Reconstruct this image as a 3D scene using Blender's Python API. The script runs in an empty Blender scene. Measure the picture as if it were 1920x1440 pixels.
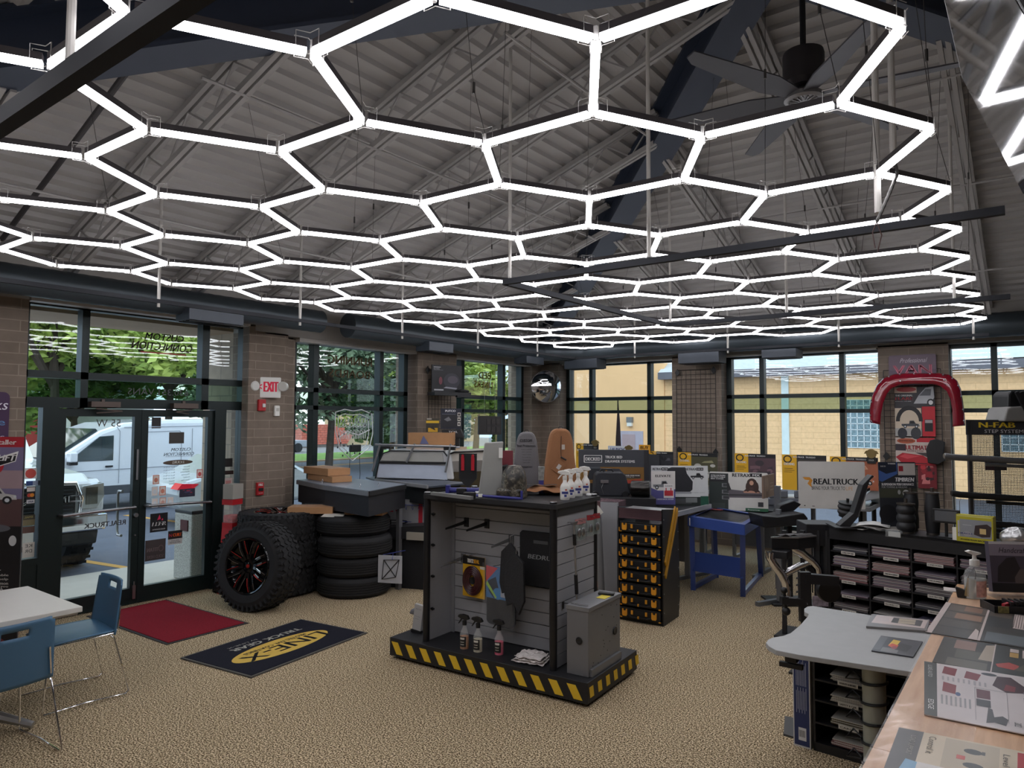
import bpy, bmesh, math, random
from mathutils import Matrix, Vector
PI = math.pi
random.seed(7)
scene = bpy.context.scene
COL = scene.collection
# ------------------------------------------------------------------ camera
cam_d = bpy.data.cameras.new('camera'); cam = bpy.data.objects.new('camera', cam_d); COL.objects.link(cam)
cam_d.sensor_fit = 'HORIZONTAL'; cam_d.sensor_width = 36.0; cam_d.lens = 1320.0/1920.0*36.0
cam_d.clip_start = 0.05; cam_d.clip_end = 400
YAW, PITCH, ROLL = math.radians(36.9), math.radians(2.9), 0.0041
cam.matrix_world = Matrix.Translation((0, 0, 1.95)) @ Matrix.Rotation(YAW, 4, 'Z') @ Matrix.Rotation(PI/2+PITCH, 4, 'X') @ Matrix.Rotation(ROLL, 4, 'Z')
scene.camera = cam
# ------------------------------------------------------------------ colour management
scene.view_settings.view_transform = 'Standard'; scene.view_settings.look = 'None'
scene.view_settings.gamma = 1.0; scene.view_settings.exposure = 0.0
scene.view_settings.use_curve_mapping = False
# ------------------------------------------------------------------ world: bright overcast sky with thin clouds
W = bpy.data.worlds.new('overcast_sky'); scene.world = W; W.use_nodes = True
nt = W.node_tree; nt.nodes.clear()
out = nt.nodes.new('ShaderNodeOutputWorld'); bg = nt.nodes.new('ShaderNodeBackground')
tc = nt.nodes.new('ShaderNodeTexCoord'); nz = nt.nodes.new('ShaderNodeTexNoise'); cr = nt.nodes.new('ShaderNodeValToRGB')
nz.inputs['Scale'].default_value = 3.0; nz.inputs['Detail'].default_value = 6
cr.color_ramp.elements[0].position = 0.42; cr.color_ramp.elements[0].color = (0.42, 0.58, 0.85, 1)
cr.color_ramp.elements[1].position = 0.58; cr.color_ramp.elements[1].color = (0.93, 0.95, 1.0, 1)
nt.links.new(tc.outputs['Generated'], nz.inputs['Vector']); nt.links.new(nz.outputs['Fac'], cr.inputs['Fac'])
nt.links.new(cr.outputs['Color'], bg.inputs['Color']); bg.inputs["Strength"].default_value = 2.6
nt.links.new(bg.outputs[0], out.inputs['Surface'])
TUBE_POWER = 13.5
# a weak, wide sun behind the clouds
sd = bpy.data.lights.new('cloud_sun', 'SUN'); sd.energy = 0.5; sd.angle = math.radians(40); sd.color = (1, .96, .9)
so = bpy.data.objects.new('cloud_sun', sd); COL.objects.link(so); so.rotation_euler = (math.radians(40), math.radians(-12), 0)

# ------------------------------------------------------------------ materials
def lin(c):
    return tuple(((v/255)/12.92 if v/255 <= 0.04045 else ((v/255+0.055)/1.055)**2.4) for v in c)
MATS = {}
def mat(name, c, rough=0.6, metal=0.0, var=0.06, scale=6.0, bump=0.0, bscale=60.0, spec=0.5, alpha=None, trans=0.0, coat=0.0, ior=1.45):
    if name in MATS: return MATS[name]
    m = bpy.data.materials.new(name); m.use_nodes = True; t = m.node_tree; b = t.nodes['Principled BSDF']
    L = lin(c)
    b.inputs['Roughness'].default_value = rough; b.inputs['Metallic'].default_value = metal
    b.inputs['Specular IOR Level'].default_value = spec
    if trans: b.inputs['Transmission Weight'].default_value = trans; b.inputs['IOR'].default_value = ior
    if coat: b.inputs['Coat Weight'].default_value = coat; b.inputs['Coat Roughness'].default_value = .05
    if alpha is not None: b.inputs['Alpha'].default_value = alpha
    tc = t.nodes.new('ShaderNodeTexCoord'); n = t.nodes.new('ShaderNodeTexNoise'); n.inputs['Scale'].default_value = scale
    mx = t.nodes.new('ShaderNodeMix'); mx.data_type = 'RGBA'
    mx.inputs[6].default_value = (*[max(0, v*(1-var*1.6)) for v in L], 1); mx.inputs[7].default_value = (*[min(1, v*(1+var*1.6)) for v in L], 1)
    t.links.new(tc.outputs['Object'], n.inputs['Vector']); t.links.new(n.outputs['Fac'], mx.inputs[0]); t.links.new(mx.outputs[2], b.inputs['Base Color'])
    if bump:
        n2 = t.nodes.new('ShaderNodeTexNoise'); n2.inputs['Scale'].default_value = bscale; bp = t.nodes.new('ShaderNodeBump')
        bp.inputs['Strength'].default_value = bump; bp.inputs['Distance'].default_value = 0.01
        t.links.new(tc.outputs['Object'], n2.inputs['Vector']); t.links.new(n2.outputs['Fac'], bp.inputs['Height']); t.links.new(bp.outputs['Normal'], b.inputs['Normal'])
    MATS[name] = m; return m
def C(c, rough=0.5, metal=0.0, **k):
    """material from an sRGB triple"""
    return mat('paint_%d_%d_%d_%d_%d' % (*c, int(rough*100), int(metal*100)), c, rough, metal, **k)
def emis(name, c, s):
    if name in MATS: return MATS[name]
    m = bpy.data.materials.new(name); m.use_nodes = True; t = m.node_tree; b = t.nodes['Principled BSDF']
    b.inputs['Base Color'].default_value = (*lin(c), 1); b.inputs['Emission Color'].default_value = (*lin(c), 1); b.inputs['Emission Strength'].default_value = s
    MATS[name] = m; return m
def glass(name, tint, refl):
    m = bpy.data.materials.new(name); m.use_nodes = True; t = m.node_tree; t.nodes.clear()
    o = t.nodes.new('ShaderNodeOutputMaterial'); mx = t.nodes.new('ShaderNodeMixShader'); tr = t.nodes.new('ShaderNodeBsdfTransparent'); gl = t.nodes.new('ShaderNodeBsdfGlossy')
    lw = t.nodes.new('ShaderNodeLayerWeight'); lw.inputs['Blend'].default_value = 0.25
    ma = t.nodes.new('ShaderNodeMath'); ma.operation = 'MULTIPLY_ADD'; ma.inputs[1].default_value = 0.25; ma.inputs[2].default_value = refl
    tr.inputs['Color'].default_value = (*tint, 1); gl.inputs['Roughness'].default_value = 0.0; gl.inputs['Color'].default_value = (1, 1, 1, 1)
    t.links.new(lw.outputs['Fresnel'], ma.inputs[0]); t.links.new(ma.outputs[0], mx.inputs['Fac'])
    t.links.new(tr.outputs[0], mx.inputs[1]); t.links.new(gl.outputs[0], mx.inputs[2]); t.links.new(mx.outputs[0], o.inputs['Surface'])
    MATS[name] = m; return m
def brick(name, c1, c2, mortar, bw, rh, ms=0.006, rough=0.85, offs=0.5):
    m = bpy.data.materials.new(name); m.use_nodes = True; t = m.node_tree; b = t.nodes['Principled BSDF']
    N = t.nodes.new; lk = t.links.new
    tc = N('ShaderNodeTexCoord'); sp = N('ShaderNodeSeparateXYZ'); gn = N('ShaderNodeNewGeometry'); sn = N('ShaderNodeSeparateXYZ')
    lk(tc.outputs['Object'], sp.inputs[0]); lk(gn.outputs['Normal'], sn.inputs[0])
    ab = N('ShaderNodeMath'); ab.operation = 'ABSOLUTE'; lk(sn.outputs[0], ab.inputs[0])
    gt = N('ShaderNodeMath'); gt.operation = 'GREATER_THAN'; gt.inputs[1].default_value = .5; lk(ab.outputs[0], gt.inputs[0])
    mx = N('ShaderNodeMix'); lk(gt.outputs[0], mx.inputs[0]); lk(sp.outputs[0], mx.inputs[2]); lk(sp.outputs[1], mx.inputs[3])
    cb = N('ShaderNodeCombineXYZ'); lk(mx.outputs[0], cb.inputs[0]); lk(sp.outputs[2], cb.inputs[1])
    br = N('ShaderNodeTexBrick'); br.offset = offs; br.inputs['Color1'].default_value = (*lin(c1), 1); br.inputs['Color2'].default_value = (*lin(c2), 1)
    br.inputs['Mortar'].default_value = (*lin(mortar), 1); br.inputs['Scale'].default_value = 1; br.inputs['Mortar Size'].default_value = ms
    br.inputs['Brick Width'].default_value = bw; br.inputs['Row Height'].default_value = rh; br.inputs['Bias'].default_value = 0
    lk(cb.outputs[0], br.inputs['Vector'])
    n = N('ShaderNodeTexNoise'); n.inputs['Scale'].default_value = 9; n.inputs['Detail'].default_value = 8; lk(tc.outputs['Object'], n.inputs['Vector'])
    hs = N('ShaderNodeHueSaturation'); mr = N('ShaderNodeMapRange'); mr.inputs[3].default_value = .8; mr.inputs[4].default_value = 1.2
    lk(n.outputs['Fac'], mr.inputs[0]); lk(mr.outputs[0], hs.inputs['Value']); lk(br.outputs['Color'], hs.inputs['Color']); lk(hs.outputs['Color'], b.inputs['Base Color'])
    bp = N('ShaderNodeBump'); bp.inputs['Strength'].default_value = .5; bp.inputs['Distance'].default_value = .004; bp.invert = True
    lk(br.outputs['Fac'], bp.inputs['Height']); lk(bp.outputs['Normal'], b.inputs['Normal']); b.inputs['Roughness'].default_value = rough
    MATS[name] = m; return m
def carpet_mat(name, dark, mid, light, scale=150):
    m = bpy.data.materials.new(name); m.use_nodes = True; t = m.node_tree; b = t.nodes['Principled BSDF']; N = t.nodes.new; lk = t.links.new
    tc = N('ShaderNodeTexCoord'); n = N('ShaderNodeTexNoise'); n.inputs['Scale'].default_value = scale; n.inputs['Detail'].default_value = 2
    r = N('ShaderNodeValToRGB'); e = r.color_ramp.elements; e[0].position = .38; e[0].color = (*lin(dark), 1); e[1].position = .62; e[1].color = (*lin(light), 1)
    k = e.new(.5); k.color = (*lin(mid), 1)
    n2 = N('ShaderNodeTexNoise'); n2.inputs['Scale'].default_value = 1.3; hs = N('ShaderNodeHueSaturation'); mr = N('ShaderNodeMapRange'); mr.inputs[3].default_value = .88; mr.inputs[4].default_value = 1.12
    lk(tc.outputs['Object'], n.inputs['Vector']); lk(tc.outputs['Object'], n2.inputs['Vector']); lk(n.outputs['Fac'], r.inputs[0]); lk(n2.outputs['Fac'], mr.inputs[0]); lk(mr.outputs[0], hs.inputs['Value'])
    lk(r.outputs[0], hs.inputs['Color']); lk(hs.outputs[0], b.inputs['Base Color']); b.inputs['Roughness'].default_value = .95; b.inputs['Specular IOR Level'].default_value = .15
    bp = N('ShaderNodeBump'); bp.inputs['Strength'].default_value = .15; bp.inputs['Distance'].default_value = .003; lk(n.outputs['Fac'], bp.inputs['Height']); lk(bp.outputs[0], b.inputs['Normal'])
    MATS[name] = m; return m

FRAME = mat('dark_green_aluminium', (24, 36, 36), .4, .3, var=.03)
BLACK = mat('black_plastic', (20, 20, 22), .45, var=.05)
BLACKM = mat('black_powder_coat', (27, 27, 30), .5, var=.04, bump=.1, bscale=300)
RUBBER = mat('tyre_rubber', (25, 25, 27), .75, var=.1, bump=.15, bscale=120)
CHROME = mat('chrome', (225, 225, 228), .08, 1.0, var=.02)
STEEL = mat('brushed_steel', (165, 165, 168), .35, 1.0, var=.06)
WHITE = mat('white_plastic', (228, 227, 222), .45, var=.02)
GREYP = mat('grey_slat_panel', (150, 150, 153), .55, var=.03)
NAVY = mat('navy_steel', (44, 52, 68), .5, .1, var=.05)
KRAFT = mat('cardboard', (176, 132, 92), .8, var=.08, scale=10)
GLASS = glass('window_glass', (.90, .95, .93), .02)
GLASS_G = glass('green_tinted_glass', (.60, .72, .64), .025)
CLEAR = mat('clear_acrylic', (235, 240, 240), .05, alpha=.18, spec=.8)
FILM = mat('plastic_film', (235, 238, 240), .12, alpha=.08, spec=1.0, bump=.5, bscale=20)

# ------------------------------------------------------------------ mesh helper
class MB:
    def __init__(s): s.v = []; s.f = []; s.mi = []; s.M = Matrix.Identity(4)
    def add(s, vs, fs, m=0):
        o = len(s.v); s.v += [tuple(s.M @ Vector(p)) for p in vs]
        for f in fs: s.f.append([i+o for i in f]); s.mi.append(m)
        return s
    def box(s, x0, y0, z0, x1, y1, z1, m=0):
        if x0 > x1: x0, x1 = x1, x0
        if y0 > y1: y0, y1 = y1, y0
        if z0 > z1: z0, z1 = z1, z0
        vs = [(x0, y0, z0), (x1, y0, z0), (x1, y1, z0), (x0, y1, z0), (x0, y0, z1), (x1, y0, z1), (x1, y1, z1), (x0, y1, z1)]
        return s.add(vs, [(0, 3, 2, 1), (4, 5, 6, 7), (0, 1, 5, 4), (1, 2, 6, 5), (2, 3, 7, 6), (3, 0, 4, 7)], m)
    def cbox(s, c, d, m=0):
        return s.box(c[0]-d[0]/2, c[1]-d[1]/2, c[2]-d[2]/2, c[0]+d[0]/2, c[1]+d[1]/2, c[2]+d[2]/2, m)
    def beam(s, p0, p1, w, h, m=0, up=(0, 0, 1)):
        """box from p0 to p1, w across, h along up"""
        p0 = Vector(p0); p1 = Vector(p1); d = (p1-p0).normalized(); u = Vector(up)
        r = d.cross(u)
        if r.length < 1e-4: r = d.cross(Vector((1, 0, 0)))
        r.normalize(); u = r.cross(d).normalized(); vs = []
        for p in (p0, p1):
            for a, b in ((-1, -1), (1, -1), (1, 1), (-1, 1)): vs.append(p+r*a*w/2+u*b*h/2)
        return s.add(vs, [(0, 1, 2, 3), (7, 6, 5, 4), (0, 4, 5, 1), (1, 5, 6, 2), (2, 6, 7, 3), (3, 7, 4, 0)], m)
    def tube(s, pts, r, m=0, n=8, closed=False, rs=None):
        pts = [Vector(p) for p in pts]; k = len(pts); vs = []; prev = None
        for i, p in enumerate(pts):
            if closed: d = pts[(i+1) % k]-pts[i-1]
            elif i == 0: d = pts[1]-p
            elif i == k-1: d = p-pts[i-1]
            else: d = (pts[i+1]-p).normalized()+(p-pts[i-1]).normalized()
            d.normalize()
            if prev is None:
                a = Vector((0, 0, 1)) if abs(d.z) < .9 else Vector((1, 0, 0)); u = d.cross(a).normalized()
            else:
                u = prev-d*prev.dot(d)
                u = u.normalized() if u.length > 1e-5 else d.cross(Vector((0, 0, 1))).normalized()
            prev = u; w = d.cross(u); rr = rs[i] if rs else r
            for j in range(n): a = 2*PI*j/n; vs.append(p+(u*math.cos(a)+w*math.sin(a))*rr)
        fs = []
        for i in range(k if closed else k-1):
            for j in range(n): a = i*n+j; b = i*n+(j+1) % n; c = ((i+1) % k)*n+(j+1) % n; d = ((i+1) % k)*n+j; fs.append((a, b, c, d))
        if not closed: fs.append(tuple(range(n-1, -1, -1))); fs.append(tuple((k-1)*n+j for j in range(n)))
        return s.add(vs, fs, m)
    def cyl(s, p0, p1, r, m=0, n=16, r2=None):
        return s.tube([p0, p1], r, m, n, rs=[r, r2 if r2 is not None else r])
    def lathe(s, prof, c=(0, 0, 0), m=0, n=24, axis='Z', cap=True):
        vs = []; k = len(prof)
        for (r, h) in prof:
            for j in range(n):
                a = 2*PI*j/n; x, y = r*math.cos(a), r*math.sin(a)
                p = (x, y, h) if axis == 'Z' else ((h, x, y) if axis == 'X' else (y, h, x))
                vs.append((c[0]+p[0], c[1]+p[1], c[2]+p[2]))
        fs = [(i*n+j, i*n+(j+1) % n, (i+1)*n+(j+1) % n, (i+1)*n+j) for i in range(k-1) for j in range(n)]
        if cap: fs.append(tuple(range(n-1, -1, -1))); fs.append(tuple((k-1)*n+j for j in range(n)))
        return s.add(vs, fs, m)
    def prism(s, poly, a0, a1, plane='XZ', m=0):
        """polygon extruded; plane XZ -> along Y, YZ -> along X, XY -> along Z"""
        f = {'XZ': lambda p, a: (p[0], a, p[1]), 'YZ': lambda p, a: (a, p[0], p[1]), 'XY': lambda p, a: (p[0], p[1], a)}[plane]
        n = len(poly); vs = [f(p, a0) for p in poly]+[f(p, a1) for p in poly]
        return s.add(vs, [tuple(range(n-1, -1, -1)), tuple(range(n, 2*n))]+[(i, (i+1) % n, n+(i+1) % n, n+i) for i in range(n)], m)
    def ball(s, c, r, m=0, n=12, k=8, sc=(1, 1, 1)):
        prof = [(max(1e-4, math.sin(PI*i/k)), -math.cos(PI*i/k)) for i in range(k+1)]
        M0 = s.M; s.M = M0 @ Matrix.Translation(c) @ Matrix.Diagonal((r*sc[0], r*sc[1], r*sc[2], 1)); s.lathe(prof, m=m, n=n, cap=False); s.M = M0
        return s
    def grid(s, fn, nu, nv, m=0, thick=None):
        vs = [fn(i/nu, j/nv) for j in range(nv+1) for i in range(nu+1)]
        fs = [(j*(nu+1)+i, j*(nu+1)+i+1, (j+1)*(nu+1)+i+1, (j+1)*(nu+1)+i) for j in range(nv) for i in range(nu)]
        return s.add(vs, fs, m)
    def build(s, name, mats, parent=None, smooth=False, bevel=0, solid=0, sub=0):
        me = bpy.data.meshes.new(name); me.from_pydata(s.v, [], s.f)
        if not isinstance(mats, (list, tuple)): mats = [mats]
        for m in mats: me.materials.append(m)
        for p, i in zip(me.polygons, s.mi): p.material_index = i; p.use_smooth = smooth
        b = bmesh.new(); b.from_mesh(me); bmesh.ops.recalc_face_normals(b, faces=b.faces) if not solid else None; b.to_mesh(me); b.free()
        o = bpy.data.objects.new(name, me); COL.objects.link(o)
        if parent is not None: o.parent = parent
        if solid: q = o.modifiers.new('s', 'SOLIDIFY'); q.thickness = solid; q.offset = 0
        if bevel: q = o.modifiers.new('b', 'BEVEL'); q.width = bevel; q.segments = 2; q.limit_method = 'ANGLE'
        if sub: q = o.modifiers.new('u', 'SUBSURF'); q.levels = sub; q.render_levels = sub
        if smooth:
            try: me.set_sharp_from_angle(angle=math.radians(40))
            except Exception: pass
        return o
def T(x, y, z, rz=0, rx=0, ry=0): return Matrix.Translation((x, y, z)) @ Matrix.Rotation(rz, 4, 'Z') @ Matrix.Rotation(ry, 4, 'Y') @ Matrix.Rotation(rx, 4, 'X')
def tag(o, label, cat, group=None):
    o['label'] = label; o['category'] = cat
    if group: o['group'] = group
    return o
def thing(name, label, cat, loc=(0, 0, 0), rz=0, group=None, M=None):
    o = bpy.data.objects.new(name, None); COL.objects.link(o); o.empty_display_size = .1
    o.location = loc; o.rotation_euler = (0, 0, rz)
    if M is not None: o.matrix_world = M
    return tag(o, label, cat, group)
def struct(o): o['kind'] = 'structure'; return o
def dup(root, loc=None, rz=None, label=None, M=None):
    r = root.copy(); COL.objects.link(r)
    if loc is not None: r.location = loc
    if rz is not None: r.rotation_euler = (0, 0, rz)
    if M is not None: r.matrix_world = M
    if label: r['label'] = label
    for ch in list(root.children):
        c = ch.copy(); COL.objects.link(c); c.parent = r
        for g in list(ch.children): d = g.copy(); COL.objects.link(d); d.parent = c
    return r
_fc = {}
def text_mesh(s):
    if s in _fc: return _fc[s]
    cu = bpy.data.curves.new('t', 'FONT'); cu.body = s; cu.size = 1.0; cu.resolution_u = 2
    o = bpy.data.objects.new('t', cu); COL.objects.link(o); bpy.context.view_layer.update()
    me = bpy.data.meshes.new_from_object(o.evaluated_get(bpy.context.evaluated_depsgraph_get()))
    vs = [tuple(v.co) for v in me.vertices]; fs = [tuple(p.vertices) for p in me.polygons]
    bpy.data.objects.remove(o); bpy.data.curves.remove(cu); bpy.data.meshes.remove(me)
    xs = [v[0] for v in vs] or [0, 1]; x0, x1 = min(xs), max(xs); ys = [v[1] for v in vs] or [0, 1]; y0, y1 = min(ys), max(ys)
    _fc[s] = (vs, fs, x0, x1, y0, y1); return _fc[s]
def lettering(parent, items, off=0.0015, name='lettering'):
    """items: (text, x, z, width, height, colour[, dict(mirror, shear, bold)]); laid on the local XZ plane facing -Y"""
    cols = []; mb = MB()
    for it in items:
        s, x, z, w, h, c = it[:6]; k = it[6] if len(it) > 6 else {}
        if c not in cols: cols.append(c)
        vs, fs, x0, x1, y0, y1 = text_mesh(s)
        sx = w/(x1-x0); sy = h/(y1-y0); sh = k.get('shear', 0); mir = k.get('mirror', False); bd = k.get('bold', 0)*h
        for dx in ((0,) if not bd else (-bd, 0, bd)):
            P = []
            for v in vs:
                lx = (v[0]-x0)*sx+sh*(v[1]-y0)*sy; lz = (v[1]-y0)*sy
                if mir: lx = w-lx
                if k.get('rot'): lx, lz = (-lz, lx) if k['rot'] > 0 else (lz, -lx)
                P.append((x+lx+dx, -off-(.0002 if dx else 0), z+lz))
            mb.add(P, fs, cols.index(c))
    return mb.build(name, [C(c, .5) for c in cols], parent)
def rect(x, z, w, h, c): return ('r', c, x, z, w, h)
def ell(x, z, rx, rz, c): return ('e', c, x, z, rx, rz)
def poly(pts, c): return ('p', c, pts)
def panel(parent, w, h, t, bg, shapes=(), texts=(), name='board', rad=0, bgr=.5, M=None):
    """flat printed board: local x 0..w, z 0..h, front at y=0 (faces -Y), thickness +Y"""
    mb = MB(); cols = [bg]
    if M is not None: mb.M = M
    if rad:
        pl = []
        for cx, cz, a0 in ((w-rad, rad, -90), (w-rad, h-rad, 0), (rad, h-rad, 90), (rad, rad, 180)):
            for i in range(5): a = math.radians(a0+22.5*i); pl.append((cx+rad*math.cos(a), cz+rad*math.sin(a)))
        mb.prism(pl, 0, t, 'XZ', 0)
    else: mb.box(0, 0, 0, w, t, h)
    for i, s in enumerate(shapes):
        if s[1] not in cols: cols.append(s[1])
        m = cols.index(s[1]); y = -.0004-.00006*i
        if s[0] == 'r': x, z, a, b = s[2:]; P = [(x, y, z), (x+a, y, z), (x+a, y, z+b), (x, y, z+b)]
        elif s[0] == 'e': x, z, a, b = s[2:]; P = [(x+a*math.cos(2*PI*j/24), y, z+b*math.sin(2*PI*j/24)) for j in range(24)]
        else: P = [(p[0], y, p[1]) for p in s[2]]
        mb.add(P, [tuple(range(len(P)))], m)
    o = mb.build(name, [C(c, bgr) for c in cols], parent)
    if texts: 
        L = lettering(o, texts, off=.0006+.00006*len(shapes)+.0006)
        if M is not None: L.matrix_local = M
    return o
def sign(name, label, cat, loc, rz, w, h, t, bg, shapes=(), texts=(), tilt=0, group=None, rad=0, bgr=.5):
    """top-level board thing whose own mesh is the board; lettering is its child"""
    o = panel(None, w, h, t, bg, shapes, texts, name, rad, bgr)
    o.matrix_world = T(*loc, rz, tilt)
    return tag(o, label, cat, group)
def cam_like(seed, x, z, w, h, cols, n=14):
    """a block of picture-like patches inside a rectangle"""
    r = random.Random(seed); out = []
    for i in range(n):
        a = w*r.uniform(.12, .5); b = h*r.uniform(.06, .3); px = x+r.uniform(0, w-a); pz = z+r.uniform(0, h-b); c = cols[r.randrange(len(cols))]
        if r.random() < .5: out.append(poly([(px, pz), (px+a, pz+b*r.uniform(0, .4)), (px+a*r.uniform(.7, 1), pz+b), (px+a*r.uniform(0, .3), pz+b*r.uniform(.6, 1))], c))
        else: out.append(ell(px+a/2, pz+b/2, a/2, b/2, c))
    return out
def truck_pic(x, z, w, h, body, dark=(25, 25, 28), light=(200, 205, 210)):
    """side-on pickup drawn in flat shapes"""
    P = lambda *a: [(x+w*p, z+h*q) for p, q in a]
    return [poly(P((.02, .25), (.0, .52), (.42, .55), (.45, .9), (.68, .92), (.78, .58), (.98, .5), (1, .25)), body), poly(P((.47, .58), (.49, .84), (.66, .85), (.73, .58)), dark),
            ell(x+w*.2, z+h*.22, w*.09, h*.22, dark), ell(x+w*.82, z+h*.22, w*.09, h*.22, dark), ell(x+w*.2, z+h*.22, w*.045, h*.11, light), ell(x+w*.82, z+h*.22, w*.045, h*.11, light), rect(x+w*.94, z+h*.36, w*.05, h*.1, light)]
# ================================================================== room shell
XL, YB, XR, YN = -7.49, 10.9, 4.6, -1.15      # wall faces
EAVE, SL = 3.47, 0.333
AX, AY = (XL+XR)/2, (YB+YN)/2; AZ = EAVE+SL*(AX-XL)
BRICK = brick('split_block', (128, 115, 103), (118, 105, 93), (146, 134, 120), .406, .1016, .005)
BRICK_EXT = brick('outside_block', (172, 156, 138), (160, 146, 130), (140, 130, 118), .406, .2032, .008)
GYP = mat('painted_gypsum', (156, 152, 147), .85, var=.04)
CARPET = carpet_mat('speckled_carpet', (60, 46, 30), (150, 130, 100), (232, 214, 180), 105)
f = MB().box(XL-.45, YN-.3, -.1, XR+.3, YB+.45, 0).build('floor', CARPET); struct(f)
# left wall: piers and lintels around the openings, exterior face at -7.96
w = MB()
def lw(y0, y1, z0, z1, x0=XL, x1=-7.96, m=0): w.box(x0, y0, z0, x1, y1, z1, m)
lw(YN-.3, 2.50, 0, 3.05); lw(4.86, 5.32, 0, 3.0); lw(5.32, 5.5, 0, 2.96, XL-.1); lw(7.61, 8.49, 0, 3.0); lw(10.58, YB+.31, 0, 3.0)
w.box(XL-.001, 4.78, 0, -7.62, 4.86, 3.05, 0)
lw(5.5, 7.61, 0, .45); lw(8.49, 10.58, 0, .45)
lw(YN-.3, 5.0, 3.08, EAVE+.02, m=1); lw(YN-.3, 2.5, 3.05, 3.08, m=1); lw(4.86, 5.0, 3.0, 3.08, m=1); lw(5.0, YB+.3, 2.98, EAVE+.02, m=1)
w.build('wall_left', [BRICK, GYP]).__setitem__('kind', 'structure')
w = MB()
def bw(x0, x1, z0, z1, y0=YB, m=0): w.box(x0, y0, z0, x1, YB+.5, z1, m)
bw(XL-.2, -7.08, 0, 3.0); bw(-4.87, -4.035, 0, 3.0); bw(-1.80, -.96, 0, 3.0); bw(1.6, XR+.3, 0, 3.0)
bw(-7.08, -4.87, 0, .3); bw(-4.035, -1.8, 0, .3); bw(-.96, 1.6, 0, .3)
bw(XL-.2, XR+.3, 2.98, EAVE+.02, m=1)
w.build('wall_back', [BRICK, GYP]).__setitem__('kind', 'structure')
w = MB().box(XR, YN-.3, 0, XR+.3, YB+.45, EAVE); struct(w.build('wall_right', GYP))
w = MB().box(XL-.45, YN-.3, 0, XR, YN, EAVE); struct(w.build('wall_near', GYP))
# outside masonry wing beyond the doors and outside faces
struct(MB().box(-7.97, 4.92, 0, -8.72, 5.45, 3.6).build('exterior_pier', BRICK_EXT))
struct(MB().box(-7.97, -2, 3.02, -8.9, 5.45, 3.3).build('canopy_soffit', mat('soffit_tan', (176, 152, 130), .8)))
struct(MB().box(-7.9, 10.6, 0, -8.05, 10.75, 3.5).build('exterior_strip', BRICK_EXT))
# --- roof deck: four hip slopes made of ribbed steel deck
DECK = mat('deck_paint', (166, 163, 160), .7, var=.05, scale=2)
def slope(name, A, B):
    """A, B eave corners (ribs run parallel to AB) up to the apex"""
    A = Vector((*A, EAVE)); B = Vector((*B, EAVE)); top = Vector((AX, AY, AZ)); mid = (A+B)/2; up = top-mid; n = up.cross(B-A).normalized()
    if n.z < 0: n = -n
    L = up.length; pitch = .152; k = int(L/pitch); mb = MB()
    prof = [(0, 0), (.30, 0), (.42, 1), (.88, 1), (1.0, 0)]; pts = []
    for i in range(k):
        for (t, h) in prof[:-1]: pts.append(((i+t)*pitch, h*.038))
    pts.append((L, 0)); ext = .35
    for i in range(len(pts)-1):
        q = []
        for d, h in (pts[i], pts[i+1]):
            f = d/L; a = A.lerp(top, f); b = B.lerp(top, f); q.append((a+n*h, b+n*h))
        mb.add([q[0][0], q[0][1], q[1][1], q[1][0]], [(0, 1, 2, 3)])
    # solid roof skin above
    o2 = n*.12
    mb.add([A+o2-(top-A)*.06, B+o2-(top-B)*.06, top+o2], [(0, 1, 2)])
    o = mb.build(name, DECK); struct(o); return o
slope('ceiling', (XL, YN), (XL, YB)); slope('ceiling', (XL, YB), (XR, YB)); slope('ceiling', (XR, YB), (XR, YN)); slope('ceiling', (XR, YN), (XL, YN))
# navy hip rafters (I-beams) and grey top strips
def ibeam(p0, p1, w, h, m=0, mb=None):
    mb = mb or MB(); p0 = Vector(p0); p1 = Vector(p1)
    up = Vector((0, 0, 1)); d = (p1-p0).normalized(); u = (up-d*up.dot(d)).normalized()
    mb.beam(p0-u*h/2, p1-u*h/2, w, .03); mb.beam(p0+u*h/2, p1+u*h/2, w, .03); mb.beam(p0, p1, .09, h); return mb
tr = 1
for cx, cy in ((XL, YB), (XL, YN), (XR, YB), (XR, YN)):
    dx, dy = (1 if cx < 0 else -1), (-1 if cy > 5 else 1)
    mb = ibeam((cx+dx*.1, cy+dy*.1, EAVE-.15), (AX-dx*.05, AY-dy*.05, AZ-.24), .28, .34)
    struct(mb.build('trim_%d' % tr, NAVY)); tr += 1
# open-web joists, painted like the deck
JO = mat('joist_paint', (150, 147, 144), .6, var=.04)
def joist(fn, s0, s1, k):
    """fn(s, drop) -> point on the slope at plan distance s from the eave"""
    mb = MB()
    for dz, hh in ((.05, .045), (.36, .045)):
        for e in (-.028, .028): mb.beam(fn(s0 if dz < .1 else s0+.35, dz, e), fn(s1, dz, e), .035, hh)
    n = int((s1-s0-.35)/.28); pp = [fn(s0+.35+(s1-s0-.35)*i/n, .34 if i % 2 == 0 else .07, 0) for i in range(n+1)]
    for a, b in zip(pp[:-1], pp[1:]): mb.beam(a, b, .012, .012)
    global tr
    struct(mb.build('trim_%d' % tr, JO)); tr += 1
for Y in (.3, 1.5, 2.65, 3.85, 5.0, 6.2, 7.4, 8.6, 9.7):
    lim = min(Y-YN, YB-Y)-.12
    joist(lambda s, dz, e, Y=Y: Vector((XL+s, Y+e, EAVE+SL*s-dz)), .02, lim, 0)
for X in (-6.5, -5.35, -4.15, -2.95, -1.75, -.5, .7, 1.9, 3.1):
    lim = min(X-XL, XR-X)-.12
    joist(lambda s, dz, e, X=X: Vector((X+e, YB-s, EAVE+SL*s-dz)), .02, lim, 0)
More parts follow.
